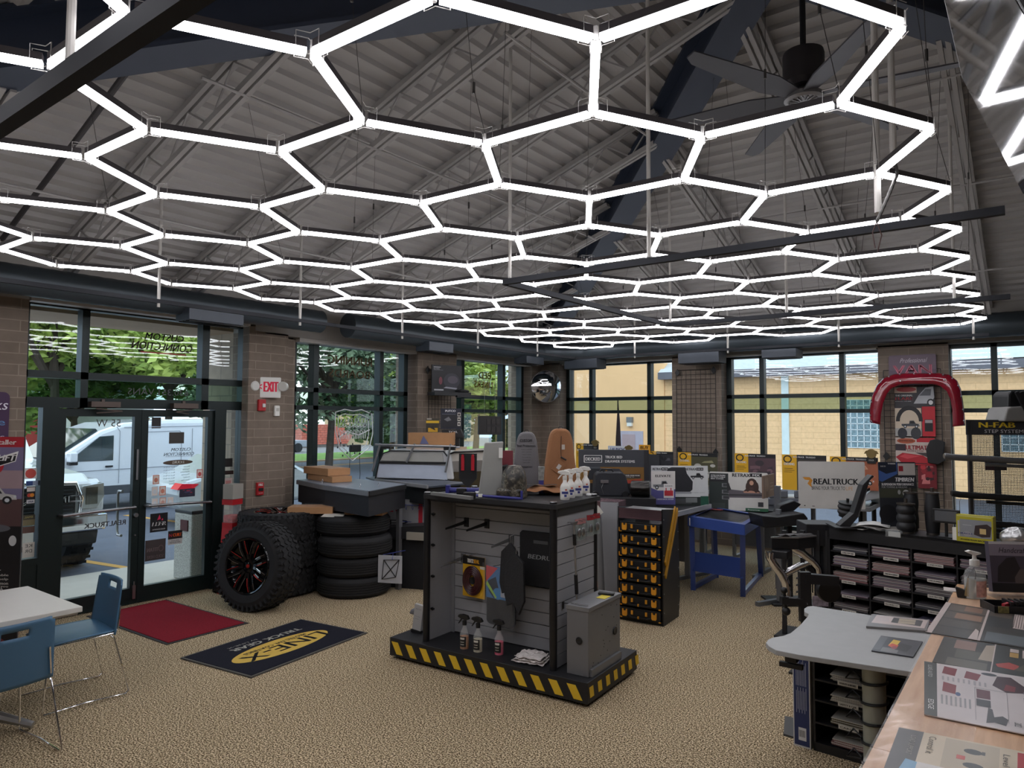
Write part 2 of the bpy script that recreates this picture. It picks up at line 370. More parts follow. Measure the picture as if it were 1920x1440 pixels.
# bridging lines across the joists
mb = MB()
for s in (1.6, 3.2, 4.6):
    z = EAVE+SL*s-.38; mb.cyl((XL+s, YN+s+.3, z), (XL+s, YB-s-.3, z), .012, n=6); mb.cyl((XL+s+.3, YB-s, z), (XR-s-.3, YB-s, z), .012, n=6)
struct(mb.build('trim_%d' % tr, JO)); tr += 1
# dark conduit run up the left slope
o = MB().tube([(XL+.35, 2.16, EAVE+.02), (XL+1.7, 2.13, EAVE+.45), (XL+3.0, 2.1, EAVE+.87)], .022, n=8).build('conduit_pipe', mat('dark_conduit', (58, 56, 58), .5)); tag(o, 'dark pipe run diagonally up the sloped deck at the upper left', 'pipe')

# ================================================================== windows
def window(n, axis, a, frames, bars, z0, z1, head_z, depth=.06, lower=None):
    """axis 'Y': plane X=a with frames along Y. frames: list of (c0,c1) mullions"""
    mb = MB(); g = MB(); g2 = MB()
    def B(m, c0, c1, h0, h1, d):
        if axis == 'Y': m.box(a-d, c0, h0, a+d, c1, h1)
        else: m.box(c0, a-d, h0, c1, a+d, h1)
    for c0, c1 in frames: B(mb, c0, c1, z0, z1, depth)
    lo, hi = frames[0][0], frames[-1][1]
    for h0, h1 in bars: B(mb, lo, hi, h0, h1, depth)
    o = struct(mb.build('window_%d' % n, FRAME))
    for (a0, a1), (b0, b1) in zip(frames[:-1], frames[1:]):
        bs = sorted(bars)
        for (l0, l1), (u0, u1) in zip(bs[:-1], bs[1:]):
            B(g2 if (u0 < 2.36 and l1 > 2.0) else g, a1-.005, b0+.005, l1-.005, u0+.005, .003)
    g.build('glass_pane', GLASS, o)
    if g2.v: g2.build('glass_pane', GLASS_G, o)
    return o
# door bay transoms (1), left wall windows (2, 3), back wall windows (4, 5, 6)
win1 = window(1, 'Y', -7.70, [(2.50, 2.56), (3.02, 3.09), (4.285, 4.37), (4.80, 4.87)], [(2.05, 2.15), (2.335, 2.405), (3.03, 3.09)], 2.05, 3.08, 3.08)
win2 = window(2, 'Y', -7.70, [(5.48, 5.56), (5.83, 5.91), (6.99, 7.06), (7.47, 7.55)], [(.45, .51), (2.07, 2.125), (2.30, 2.36), (2.93, 2.98)], .45, 2.98, 2.96)
win3 = window(3, 'Y', -7.70, [(8.47, 8.53), (8.78, 8.86), (9.90, 9.98), (10.46, 10.53)], [(.45, .51), (2.07, 2.125), (2.30, 2.36), (2.93, 2.98)], .45, 2.98, 2.96)
win4 = window(4, 'X', 11.15, [(-7.06, -6.99), (-6.57, -6.50), (-5.415, -5.345), (-4.90, -4.84)], [(.3, .36), (2.07, 2.125), (2.30, 2.36), (2.93, 2.98)], .3, 2.98, 2.95)
win5 = window(5, 'X', 11.15, [(-4.02, -3.94), (-3.50, -3.43), (-2.345, -2.275), (-1.83, -1.77)], [(.3, .36), (2.07, 2.125), (2.30, 2.36), (2.93, 2.98)], .3, 2.98, 2.95)
win6 = window(6, 'X', 11.15, [(-1.02, -.95), (-.505, -.435), (.65, .72), (1.2, 1.27), (1.55, 1.62)], [(.3, .36), (2.07, 2.125), (2.30, 2.36), (2.93, 2.98)], .3, 2.98, 2.95)
# side lights and doors
sl = MB()
for y0, y1 in ((2.50, 2.56), (2.70, 2.84), (4.46, 4.60), (4.79, 4.87)): sl.box(-7.76, y0, 0, -7.64, y1, 2.05)
sl.box(-7.75, 2.56, .0, -7.65, 2.70, .56); sl.box(-7.76, 2.56, .56, -7.64, 2.70, .62); sl.box(-7.76, 4.60, 0, -7.64, 4.79, .1)
sf = struct(sl.build('window_7', FRAME)); MB().box(-7.703, 2.56, .62, -7.697, 2.70, 2.05).box(-7.703, 4.6, .1, -7.697, 4.79, 2.05).build('glass_pane', GLASS, sf)
def door(n, y0, y1, hinge):
    mb = MB(); x0, x1 = -7.73, -7.67
    mb.box(x0, y0, .01, x1, y0+.07, 2.04); mb.box(x0, y1-.07, .01, x1, y1, 2.04); mb.box(x0, y0+.07, .01, x1, y1-.07, .17); mb.box(x0, y0+.07, 1.965, x1, y1-.07, 2.04)
    d = struct(mb.build('door_%d' % n, FRAME))
    MB().box(-7.703, y0+.065, .165, -7.697, y1-.065, 1.97).build('glass_pane', GLASS, d)
    s = 1 if hinge == 'L' else -1
    p0, p1 = (y0+.03, y1-.05) if hinge == 'L' else (y1-.03, y0+.05)
    h = MB().tube([(-7.66, p0, 1.0), (-7.60, p0+s*.02, 1.0), (-7.59, (p0+p1)/2, 1.015), (-7.6, p1-s*.02, 1.02), (-7.66, p1, 1.02)], .015, n=10).build('push_bar', STEEL, d, smooth=True)
    c = MB().box(-7.66, p0+s*.22, 2.06, -7.56, p0+s*.5, 2.115).box(-7.66, p0+s*.34, 2.115, -7.62, p0+s*.37, 2.14)
    c.beam((-7.6, p0+s*.28, 2.045), (-7.52, p0+s*.5, 2.02), .02, .012).beam((-7.52, p0+s*.5, 2.02), (-7.63, p0+s*.3, 2.0), .02, .012)
    c.build('door_closer', mat('bronze_closer', (96, 84, 78), .4, .5), d)
    return d
d1 = door(1, 2.845, 3.64, 'L'); d2 = door(2, 3.645, 4.46, 'R')
MB().tube([(-7.74, 3.50, 1.18), (-7.82, 3.50, 1.18), (-7.84, 3.50, 1.14), (-7.84, 3.50, .76), (-7.82, 3.50, .72), (-7.74, 3.50, .72)], .014, n=10).build('pull_handle', STEEL, d1, smooth=True)
MB().cyl((-7.67, 3.605, .93), (-7.64, 3.605, .93), .022, n=16).cyl((-7.67, 3.605, .72), (-7.655, 3.605, .72), .008).box(-7.675, 3.595, 1.3, -7.655, 3.615, 1.62).build('lock_cylinder', STEEL, d1)
MB().box(-7.67, 3.59, .06, -7.645, 3.62, .2).cyl((-7.65, 3.605, .1), (-7.65, 3.605, .24), .006).build('flush_bolt', STEEL, d1)
# --- writing on the glass (seen mirrored from inside)
def on_left(parent, items, x=-7.694, name='lettering'):
    o = lettering(parent, items, off=0, name=name); o.matrix_local = T(x, 0, 0, PI/2); return o
DKR = (62, 34, 38); GRY = (60, 62, 66); MIR = dict(mirror=True, shear=-.25, bold=.03)
on_left(win1, [('CUSTOM', 3.66, 2.80, .42, .075, DKR, MIR), ('CONNECTION', 3.52, 2.69, .66, .085, DKR, MIR), ('INC', 3.52, 2.655, .06, .025, DKR, dict(mirror=True)), ('630.351.VANS', 3.50, 2.20, .66, .07, (70, 72, 74), dict(mirror=True))])
MB().box(-7.696, 3.62, 2.655, -7.693, 4.12, 2.668).build('red_underline', C((170, 45, 50)), win1)
on_left(d1, [('55 W', 3.20, 1.86, .24, .075, (66, 60, 54), dict(mirror=True)), ('REALTRUCK', 3.12, .84, .40, .05, (90, 92, 94), dict(mirror=True, bold=.05))])
it = [('CUSTOM', 3.98, 1.585, .22, .035, GRY, dict(mirror=True, shear=-.3, bold=.03)), ('CONNECTION', 3.90, 1.535, .34, .035, GRY, dict(mirror=True, shear=-.3, bold=.03)), ('HOURS', 4.0, 1.447, .13, .03, (235, 235, 230), dict(mirror=True, bold=.04))]
for i, d in enumerate(('Monday', 'Tuesday', 'Wednesday', 'Thursday', 'Friday', 'Saturday', 'Sunday')):
    z = 1.40-i*.03; it.append((d, 4.20-.012*len(d), z, .012*len(d), .018, GRY, dict(mirror=True)))
    it.append((('9a.m. to 6p.m.' if i < 5 else 'Closed'), 3.90 if i < 5 else 3.97, z, .13 if i < 5 else .06, .018, GRY, dict(mirror=True)))
on_left(d2, it)
mb = MB(); mb.M = T(-7.694, 0, 0, PI/2)
mb.add([(4.065+.17*math.cos(2*PI*j/32), .001, 1.46+.028*math.sin(2*PI*j/32)) for j in range(32)], [tuple(range(32))]); mb.add([(3.92, 0, 1.525), (4.23, 0, 1.525), (4.23, 0, 1.528), (3.92, 0, 1.528)], [(0, 1, 2, 3)])
mb.build('hours_oval', C((88, 72, 60)), d2)
def sticker(parent_name, label, y, z, w, h, bg, shapes=(), texts=(), x=-7.694):
    o = sign(parent_name, label, 'sticker', (x, y, z), PI/2, w, h, .001, bg, shapes, texts); return o
RD = (190, 40, 50)
sticker('window_sticker', 'black backing square of a notice on the right door glass', 3.955, 1.67, .17, .125, (62, 58, 54))
sticker('window_sticker', 'dark shield-shaped decal at the top of the right door', 3.76, 1.86, .10, .1, (40, 38, 38), [rect(0, -.02, .1, .012, (60, 40, 30))])
for i, (y, z, c) in enumerate(((3.79, 1.235, (196, 120, 100)), (3.78, 1.11, (205, 212, 218)), (3.865, 1.11, (204, 130, 108)), (3.785, .985, (208, 214, 218)), (3.87, .985, (206, 160, 148)), (3.955, .985, (214, 220, 222)), (4.285, 1.27, (200, 90, 90)))):
    lab = ['orange edged award card highest at the left of the hours', 'pale card left in the second row under the hours', 'orange edged card right in the second row under the hours', 'pale card leftmost in the bottom row above the bar', 'pink tinted card middle of the bottom row above the bar', 'pale card rightmost of the bottom row above the bar', 'small red round badge card at the right edge of the door'][i]
    sticker('award_card', lab, y, z, .07, .1, c, [rect(.008, .008, .054, .084, (224, 214, 206)), ell(.035, .045, .02, .025, c)])
sticker('window_sticker', 'black authorized dealer sticker with white italic lettering and red logo below the bar', 3.775, .72, .19, .20, (30, 30, 34), [rect(.004, .004, .182, .192, (18, 18, 22)), poly([(.075, .125), (.1, .185), (.115, .135)], (215, 40, 90)), poly([(.12, .12), (.135, .145), (.14, .12)], (215, 40, 90))], [('LEER', .02, .065, .15, .04, (225, 225, 225), dict(shear=.25, bold=.05)), ('AUTHORIZED DEALER', .025, .02, .14, .014, (200, 200, 200))])
sticker('window_sticker', 'dark sticker with faint mirrored lettering lowest on the right door', 3.73, .42, .22, .22, (66, 58, 58), [ell(.17, .12, .03, .035, (100, 84, 84)), ell(.17, .12, .02, .025, (66, 58, 58))], [('TITAN', .02, .095, .12, .04, (112, 98, 98), dict(mirror=True, bold=.05)), ('SOLD HERE', .02, .02, .18, .035, (112, 98, 98), dict(mirror=True, bold=.04))])
sticker('window_sticker', 'orange and black hitch brand sticker with grey base beside the trash can', 3.975, .56, .16, .15, (190, 190, 188), [rect(0, .06, .16, .09, (28, 24, 24))], [('CURT', .055, .085, .095, .035, (225, 95, 35), dict(bold=.05)), ('N', .012, .085, .03, .035, (200, 40, 60)), ('SOLD AND', .035, .035, .09, .014, (60, 60, 60)), ('INSTALLED HERE', .02, .015, .12, .014, (60, 60, 60))])
sticker('window_sticker', 'navy display decal with red streak above the push bar at right', 4.09, 1.07, .18, .09, (38, 38, 58), cam_like(3, .01, .02, .15, .06, [(70, 60, 90), (150, 40, 60), (60, 70, 110)], 9))
for i, (y, z, w2, h2, bg2, sh, tx, lab) in enumerate((
    (2.585, 1.37, .1, .1, (232, 230, 228), [ell(.05, .05, .045, .045, (205, 80, 72))], (), 'round red badge on a white square in the left side light'),
    (2.60, 1.305, .1, .045, (150, 165, 190), [rect(0, 0, .055, .045, (40, 70, 130))], (), 'blue charge card decal under the round badge'),
    (2.605, 1.13, .075, .165, (30, 26, 28), [rect(.004, .12, .067, .04, (216, 206, 200)), ell(.025, .085, .018, .018, (190, 60, 40)), ell(.048, .085, .018, .018, (225, 140, 40)), rect(.004, .008, .067, .035, (200, 200, 205))], [('VISA', .015, .016, .045, .016, (40, 50, 100), dict(bold=.05))], 'stack of payment card decals in the left side light'),
    (2.575, .93, .11, .1, (120, 112, 84), [rect(0, .055, .11, .045, (70, 66, 52))], [('EMAIL', .02, .07, .07, .018, (170, 160, 90), dict(mirror=True))], 'olive mirrored decal halfway down the left side light'),
    (2.575, .86, .11, .06, (96, 70, 62), (), (), 'brown faded decal under the olive one'),
    (2.59, .63, .1, .14, (206, 202, 192), (), [('KE', .02, .095, .06, .03, (60, 60, 60), dict(mirror=True)), ('DR', .02, .045, .06, .03, (60, 60, 60), dict(mirror=True))], 'white handwritten paper at the foot of the left side light'),
    (4.625, 1.38, .1, .1, (30, 28, 26), (), (), 'black shield decal in the right side light'),
    (4.61, 1.29, .13, .045, (44, 26, 22), (), (), 'dark brown strip decal under the shield'),
    (4.62, 1.10, .11, .15, (204, 186, 180), [rect(.02, .03, .07, .09, (188, 130, 126))], (), 'faded pink notice in the right side light'),
    (4.62, .98, .1, .1, (196, 186, 170), [ell(.05, .05, .035, .035, (140, 132, 120)), ell(.05, .05, .028, .028, (196, 186, 170))], (), 'outlined swirl decal low in the right side light'))):
    sticker('window_sticker', lab, y, z, w2, h2, bg2, sh, tx)
# roller blind cassettes at the window heads
BL = mat('blind_cassette', (186, 182, 176), .5)
tag(MB().box(-7.66, 2.52, 3.045, -7.5, 4.80, 3.085).build('roller_blind', BL), 'slim pale blind cassette above the entrance doors', 'blind', 'roller blind cassettes')
tag(MB().box(-7.64, 5.5, 2.93, -7.5, 7.6, 2.985).build('roller_blind', BL), 'pale blind cassette above the window with the neon sign', 'blind', 'roller blind cassettes')
tag(MB().box(-7.64, 8.5, 2.93, -7.5, 10.56, 2.985).build('roller_blind', BL), 'pale blind cassette above the window with the black hanging box', 'blind', 'roller blind cassettes')
tag(MB().box(-7.06, 10.93, 2.955, -4.88, 11.06, 2.98).build('roller_blind', BL), 'thin blind cassette over the back window nearest the corner', 'blind', 'roller blind cassettes')
tag(MB().box(-4.02, 10.93, 2.955, -1.82, 11.06, 2.98).build('roller_blind', BL), 'thin blind cassette over the middle back window', 'blind', 'roller blind cassettes')
# ================================================================== ducts and rails
DUCT = mat('duct_slate', (62, 70, 76), .45, .35, var=.05)
def duct(label, path, r, ribs=True):
    pts = [Vector(p) for p in path]; L = sum((b-a).length for a, b in zip(pts[:-1], pts[1:])); mb = MB(); fine = []; rr = []
    for a, b in zip(pts[:-1], pts[1:]):
        n = max(1, int((b-a).length/.06))
        for i in range(n): fine.append(a.lerp(b, i/n)); rr.append(r)
    fine.append(pts[-1]); rr.append(r)
    if ribs:
        f2 = []; r2 = []
        for i, p in enumerate(fine): f2.append(p); r2.append(r*(1.0 if i % 2 else 1.025))
        fine, rr = f2, r2
    mb.tube(fine, r, n=24, rs=rr); o = mb.build('air_duct', DUCT, smooth=True); return tag(o, label, 'duct')
du1 = duct('slate spiral duct above the entrance ending over the brick pier', [(-6.92, YN+.02, 3.12), (-6.92, 5.36, 3.12)], .13)
du2 = duct('slate spiral duct that bends at the corner mirror into the back wall run', [(-6.92, 5.78, 3.12), (-6.92, 9.6, 3.12), (-6.85, 9.95, 3.12), (-6.62, 10.25, 3.12), (-6.25, 10.42, 3.12), (-5.6, 10.46, 3.14), (4.5, 10.46, 3.14)], .15)
RG = mat('grille_box', (58, 64, 72), .5, .2)
for lab, x0, y0, z0, x1, y1, z1 in (('dark diffuser box on the duct over the door transom', -6.98, 3.62, 2.93, -6.72, 4.22, 3.07), ('grey diffuser box at the right of the neon sign window', -6.98, 7.05, 2.90, -6.72, 7.55, 3.03), ('grey diffuser box left of the corner mirror', -6.98, 9.35, 2.88, -6.72, 9.85, 3.0),
        ('dark diffuser box over the left panes of the first back window', -6.6, 10.3, 2.83, -5.95, 10.62, 2.99), ('navy diffuser box beside the wire grid pier', -4.5, 10.3, 2.83, -3.85, 10.62, 2.99), ('grey diffuser box over the middle back window', -3.2, 10.25, 2.85, -2.72, 10.6, 2.97)):
    b = tag(MB().box(x0, y0, z0, x1, y1, z1).build('duct_diffuser', RG, bevel=.006), lab, 'duct diffuser', 'diffusers under the ducts')
    s = MB(); 
    for i in range(4):
        if x1-x0 > .3: yy = y0+.04+(y1-y0-.08)*i/3; s.box(x0+.02, yy-.008, z0-.008, x1-.02, yy+.008, z0)
        else: xx = x0+.03+(x1-x0-.06)*i/3; s.box(xx-.006, y0+.02, z0-.008, xx+.006, y1-.02, z0)
    s.build('grille_bars', BLACK, b)
# black suspended track: outer ring and inner U
RAIL = mat('black_track', (26, 28, 34), .8, 0)
def rail(label, pts, w=.045, h=.05):
    mb = MB()
    for a, b in zip(pts[:-1], pts[1:]): mb.beam(a, b, w, h)
    return tag(mb.build('track_rail', RAIL), label, 'track')
rail('black suspended track following the left wall and back wall', [(-6.02, YN+.1, 2.95), (-6.02, 9.72, 2.95), (-.45, 9.72, 2.95)], .03, .035)
rail('black U-shaped suspended track in the middle of the room', [(-.11, 4.03, 2.95), (-3.1, 4.03, 2.95), (-3.1, 6.86, 2.95), (-.17, 6.86, 2.95)], .035, .04)
rail('thick black track crossing the upper left corner close overhead', [(-3.4, .83, 2.95), (-.3, .83, 2.95)], .05, .06)
ROD = mat('white_conduit', (176, 172, 166), .5)
rods = [(-6.02, 2.97, 'fourth bar'), (-6.02, 4.41, ''), (-6.02, 5.85, ''), (-6.02, 7.25, ''), (-6.02, 8.65, '')]
def zroof(x, y): return EAVE+SL*min(x-XL, XR-x, YB-y, y-YN)
for i, (x, y) in enumerate([(-6.02, 2.97), (-6.02, 4.41), (-6.02, 5.85), (-6.02, 7.25), (-6.02, 8.65), (-4.95, 9.72), (-3.5, 9.72), (-2.05, 9.72), (-.6, 9.72), (-2.25, .83), (-3.05, 4.03), (-1.95, 4.03), (-3.08, 6.86), (-1.9, 6.86), (-.55, 6.86)]):
    lab = ['white drop rod in front of the entrance transom', 'white drop rod over the exit sign pier', 'white drop rod over the neon sign window', 'white drop rod over the wire grid beside the black box window', 'white drop rod nearest the corner on the left wall track', 'white drop rod over the first back window', 'white drop rod over the wire grid pier of the back wall', 'white drop rod over the middle back window', 'white drop rod at the far right end of the back track', 'thick white drop rod at the very top left of the room',
           'white drop rod at the corner of the U-shaped track', 'white drop rod halfway along the near arm of the U-shaped track', 'white drop rod at the far corner of the U-shaped track', 'white drop rod halfway along the far arm of the U-shaped track', 'white drop rod at the right of the far arm of the U-shaped track'][i]
    mb = MB().cyl((x, y, 2.90 if i < 9 else 2.975), (x, y, zroof(x, y)-.02), .013, n=10)
    tag(mb.build('drop_rod', ROD), lab, 'rod', 'white rods that carry the black tracks')
# twin conduits with a hanging flex near the fan
t = thing('conduit_drop', 'pair of grey conduits with a loose armoured cable hanging near the fan', 'conduit', (-.62, 3.85, 0))
MB().cyl((0, 0, 2.985), (0, 0, 5.02), .016, n=10).build('conduit', ROD, t); MB().cyl((.07, .02, 3.25), (.07, .02, 5.02), .016, n=10).build('conduit', ROD, t)
MB().box(-.03, -.025, 4.0, .1, .035, 4.02).build('strap', STEEL, t)
fl = [Vector((.07, .02, 3.26)).lerp(Vector((.09, -.01, 3.16)), i/8) for i in range(8)]+[Vector((.09, -.01, 3.16)).lerp(Vector((.05, -.03, 3.05)), i/8) for i in range(8)]+[Vector((.05, -.03, 3.05)).lerp(Vector((.0, -.04, 2.93)), i/8) for i in range(9)]
MB().tube(fl, .009, n=8, rs=[.0085+.0015*(i % 2) for i in range(len(fl))]).build('flex_cable', mat('armoured_flex', (96, 94, 92), .4, .7), t)
MB().tube([(.0, -.04, 2.93), (-.02, -.04, 2.88), (-.01, -.04, 2.80)], .003, n=5).tube([(.0, -.04, 2.93), (.02, -.04, 2.86), (.0, -.04, 2.78)], .003, n=5).build('loose_wires', C((70, 40, 36)), t)
# ================================================================== hexagon light grid
HG = thing('hexagon_light_grid', 'large glowing honeycomb of white light tubes hung under the roof', 'light', (0, 0, 3.15))
TUBE = emis('tube_glow', (250, 249, 255), TUBE_POWER); HOUS = mat('tube_housing', (66, 62, 64), .4, .4); CONN = mat('connector_plastic', (210, 208, 204), .15, alpha=.55)
LH = .5333; edges = {}; nodes = []
def nk(p):
    for i, q in enumerate(nodes):
        if abs(p[0]-q[0])+abs(p[1]-q[1]) < .02: return i
    nodes.append(p); return len(nodes)-1
for j in range(7):
    cx = -.37-LH-1.5*LH*j
    for k in range(-2, 9):
        cy = 2.418+.9235*k-(.4618 if j % 2 else 0)
        if j % 2 and k == -2: continue
        V = [nk((cx+LH*math.cos(math.radians(60*i)), cy+LH*math.sin(math.radians(60*i)))) for i in range(6)]
        for i in range(6):
            a, b = V[i], V[(i+1) % 6]; edges[(min(a, b), max(a, b))] = (nodes[a], nodes[b])
_c, _s = math.cos(.02366)*1.0047, math.sin(.02366)*1.0047
nodes = [(p[0]*_c-p[1]*_s+.1277, p[0]*_s+p[1]*_c-.0448) for p in nodes]
edges = {k: (nodes[k[0]], nodes[k[1]]) for k in edges}
EL = sorted(edges.values(), key=lambda e: (e[0][0]+e[1][0])**2/4+(e[0][1]+e[1][1])**2/4+(8 if -.6*(e[0][0])+.8*e[0][1] < 1.35 else 0))
def tube_geo(mb, a, b):
    a = Vector((a[0], a[1], 0)); b = Vector((b[0], b[1], 0)); d = (b-a).normalized()
    a = a+d*.02; b = b-d*.02
    mb.beam(a+Vector((0, 0, .002)), b+Vector((0, 0, .002)), .030, .018, 0); mb.beam(a+Vector((0, 0, .024)), b+Vector((0, 0, .024)), .033, .026, 1)
rest = MB()
for i, (a, b) in enumerate(EL):
    if i < 100: m_ = MB(); tube_geo(m_, a, b); m_.build('light_tube', [TUBE, HOUS], HG)
    else: tube_geo(rest, a, b)
r_ = rest.build('light_tube', [TUBE, HOUS], HG); r_['kind'] = 'stuff'
uniq = list(nodes)
uniq.sort(key=lambda p: p[0]**2+p[1]**2+(8 if -.6*p[0]+.8*p[1] < 1.3 else 0))
def conn_geo(mb, p):
    x, y = p; mb.cyl((x, y, -.012), (x, y, .045), .008, n=6)
    dirs = [((q[0]-x), (q[1]-y)) for q in uniq if .2 < (q[0]-x)**2+(q[1]-y)**2 < .34]
    for dx, dy in dirs:
        l = math.hypot(dx, dy); dx /= l; dy /= l; a = (x+dx*.01, y+dy*.01); b = (x+dx*.055, y+dy*.055)
        for s in (-.018, .018):
            ox, oy = -dy*s, dx*s
            mb.tube([(a[0]+ox, a[1]+oy, -.012), (b[0]+ox, b[1]+oy, -.012), (b[0]+ox, b[1]+oy, .06), (a[0]+ox, a[1]+oy, .06)], .0018, n=4)
rest = MB()
for i, p in enumerate(uniq):
    if i < 60: m_ = MB(); conn_geo(m_, p); m_.build('clip_connector', CONN, HG)
    else: conn_geo(rest, p)
r_ = rest.build('clip_connector', CONN, HG); r_['kind'] = 'stuff'
wires = MB(); WR = mat('wire_rope', (70, 68, 66), .4, .6)
for i, p in enumerate(uniq):
    if i % 3 or p[1] < 1.6: continue
    zt = zroof(*p)-3.15-.05; q = (p[0]+random.uniform(-.25, .25), p[1]+random.uniform(-.2, .2)); zj = .25+random.random()*.4
    wr = MB().tube([(p[0], p[1], .05), (p[0]+(q[0]-p[0])*.3, p[1]+(q[1]-p[1])*.3, zj), (q[0], q[1], zt)], .0016, n=4).cyl((p[0]+(q[0]-p[0])*.3, p[1]+(q[1]-p[1])*.3, zj-.02), (p[0]+(q[0]-p[0])*.3, p[1]+(q[1]-p[1])*.3, zj+.03), .007, n=6)
    wr.build('suspension_wire', WR, HG)
# ================================================================== ceiling fan
fx, fy, fz = -1.242, 4.979, 4.15
t = thing('ceiling_fan', 'dark six-bladed ceiling fan hanging from the apex on a long rod', 'fan', (fx, fy, fz))
FB = mat('fan_grey', (70, 70, 74), .5, .3); FD = mat('fan_dark', (48, 44, 46), .45, .3)
MB().cyl((0, 0, .1), (0, 0, AZ-fz-.02), .02, n=12).build('down_rod', BLACK, t)
MB().lathe([(.04, .36), (.13, .33), (.135, .31), (.135, .12), (.1, .09), (.03, .09)], n=32).build('motor_housing', FD, t, smooth=True)
mb = MB().lathe([(.03, .09), (.125, .03), (.13, .0), (.11, -.012), (.02, -.014)], n=32)
for i in range(18): a = 2*PI*i/18; mb.beam((.04*math.cos(a), .04*math.sin(a), -.018), (.1*math.cos(a), .1*math.sin(a), -.018), .008, .01)
mb.build('hub_vent', mat('fan_hub', (120, 118, 118), .4, .5), t, smooth=False)
for i in range(6):
    a = math.radians(8+60*i); m_ = MB(); m_.M = Matrix.Rotation(a, 4, 'Z') @ Matrix.Rotation(math.radians(12), 4, 'X')
    m_.prism([(.1, -.05), (.35, -.09), (1.0, -.062), (1.07, -.03), (1.07, .035), (.35, .085), (.1, .05)], .02, .03, 'XY'); m_.build('fan_blade', FB, t)
# ================================================================== outside
ASPH = mat('asphalt', (92, 96, 108), .85, var=.12, scale=3, bump=.3, bscale=90); CONC = mat('sidewalk_concrete', (186, 180, 170), .85, var=.06, scale=4)
struct(MB().box(-27.1, -30, -.06, -7.96, 70, -.03).build('parking_lot', ASPH))
struct(MB().box(-9.63, -12, -.03, -7.96, 16, 0).build('sidewalk', CONC))
struct(MB().box(-7.5, 11.4, -.62, 40, 60, -.5).build('back_lot', ASPH))
g = MB().grid(lambda u, v: (-27.2-u*6.5, -10+v*90, -.04-.0*u), 12, 10)
struct(g.build('grass_verge', mat('mown_grass', (112, 150, 62), .95, var=.25, scale=1.5)))
struct(MB().box(-80, -40, -1.1, -33.5, 90, -1.0).build('far_lot', mat('far_asphalt', (128, 128, 126), .9, var=.08)))
struct(MB().box(-27.3, -10, -.05, -27.05, 80, .03).build('kerb', mat('kerb_tan', (196, 170, 138), .9)))
mb = MB().box(-24.62, -5, -.03, -24.5, 70, -.026).box(-24.2, -5, -.03, -24.08, 70, -.026); struct(mb.build('road_markings', mat('road_yellow', (206, 160, 84), .8)))
mb = MB(); mb.add([(-9.66, 4.44, -.027), (-11.4, 4.14, -.027), (-15, 3.6, -.027), (-15, 3.72, -.027), (-11.4, 4.27, -.027), (-9.66, 4.55, -.027)], [tuple(range(6))])
mb.add([(-9.66, 7.3, -.027), (-15, 6.8, -.027), (-15, 6.92, -.027), (-9.66, 7.42, -.027)], [(0, 1, 2, 3)]); struct(mb.build('bay_lines', mat('bay_yellow', (208, 158, 76), .8)))
# --- white pickup nosed up to the doors
WP = mat('white_car_paint', (226, 228, 232), .2, var=.02, coat=.6); GRL = mat('grille_black', (20, 21, 24), .4); CG = mat('car_glass', (52, 62, 64), .06, spec=.9); HLM = mat('headlamp_glass', (196, 198, 196), .08, .6)
t = thing('pickup_truck', 'white pickup truck with big chrome and black grille parked facing the glass doors', 'truck', (-9.95, 3.25, -.03))
b = MB()
b.prism([(0, .62), (.0, 1.13), (-.25, 1.25), (-1.5, 1.34), (-1.95, 1.36), (-2.5, 1.86), (-4.6, 1.88), (-4.75, 1.35), (-5.8, 1.32), (-5.8, .55), (-.1, .5)], -.88, .88, 'XZ')
b.build('body', WP, t, bevel=.05)
b = MB()
for s in (-1, 1):
    P = [(.0, .78), (.0, 1.06), (-.2, 1.17), (-1.9, 1.22), (-1.9, .55), (-1.05, .55), (-.98, .85), (-.72, 1.0), (-.42, .98), (-.2, .8), (-.12, .62)]
    b.prism(P, s*.84, s*1.02, 'XZ')
b.build('fender', WP, t, bevel=.03)
b = MB().box(-.6, -.62, 1.25, -1.4, -.2, 1.335).box(-.6, .2, 1.25, -1.4, .62, 1.335); b.build('hood_bulge', WP, t, bevel=.03)
g = MB().box(.0, -.66, .74, .05, .66, 1.12)
gr = g.build('grille', GRL, t, bevel=.02)
m_ = MB()
for i in range(7): m_.box(.045, -.62, .77+.048*i, .065, .62, .783+.048*i)
m_.build('grille_slats', mat('grille_slat', (70, 74, 80), .3, .5), gr)
m_ = MB().tube([(.03, -.70, .72), (.05, 0, .70), (.03, .70, .72), (.03, .73, .95), (.02, .66, 1.14), (.05, 0, 1.17), (.02, -.66, 1.14), (.03, -.73, .95)], .032, n=10, closed=True)
m_.box(.04, .50, .91, .085, .72, .93).box(.04, .50, .985, .085, .72, 1.0).box(.04, .5, .91, .085, .52, 1.0).box(.04, -.72, .91, .085, -.5, 1.0)
m_.build('grille_surround', CHROME, t, smooth=True)
L = lettering(gr, [('RAM', -.18, .915, .74, .075, (216, 218, 220), dict(bold=.06))], name='lettering'); L.matrix_local = T(.09, 0, 0, PI/2)
for s in (-1, 1):
    h = MB().prism([(s*.70, .80), (s*.74, 1.1), (s*1.0, 1.13), (s*1.01, .95), (s*.93, .80)], -.22, .03, 'YZ').build('headlamp', HLM, t, bevel=.012)
    MB().box(.03, s*.78, .86, .042, s*.92, 1.08).build('lamp_projector', mat('projector', (120, 118, 110), .1, .8), h)
MB().prism([(.0, .52), (.16, .54), (.2, .62), (.19, .74), (.0, .76)], -.99, .99, 'XZ').build('chrome_bumper', CHROME, t, bevel=.02)
MB().prism([(-.2, .32), (.1, .36), (.15, .54), (-.2, .56)], -.9, .9, 'XZ').build('lower_valance', BLACK, t, bevel=.02)
MB().box(.16, .02, .44, .2, .34, .6).build('licence_plate', C((205, 200, 196)), t)
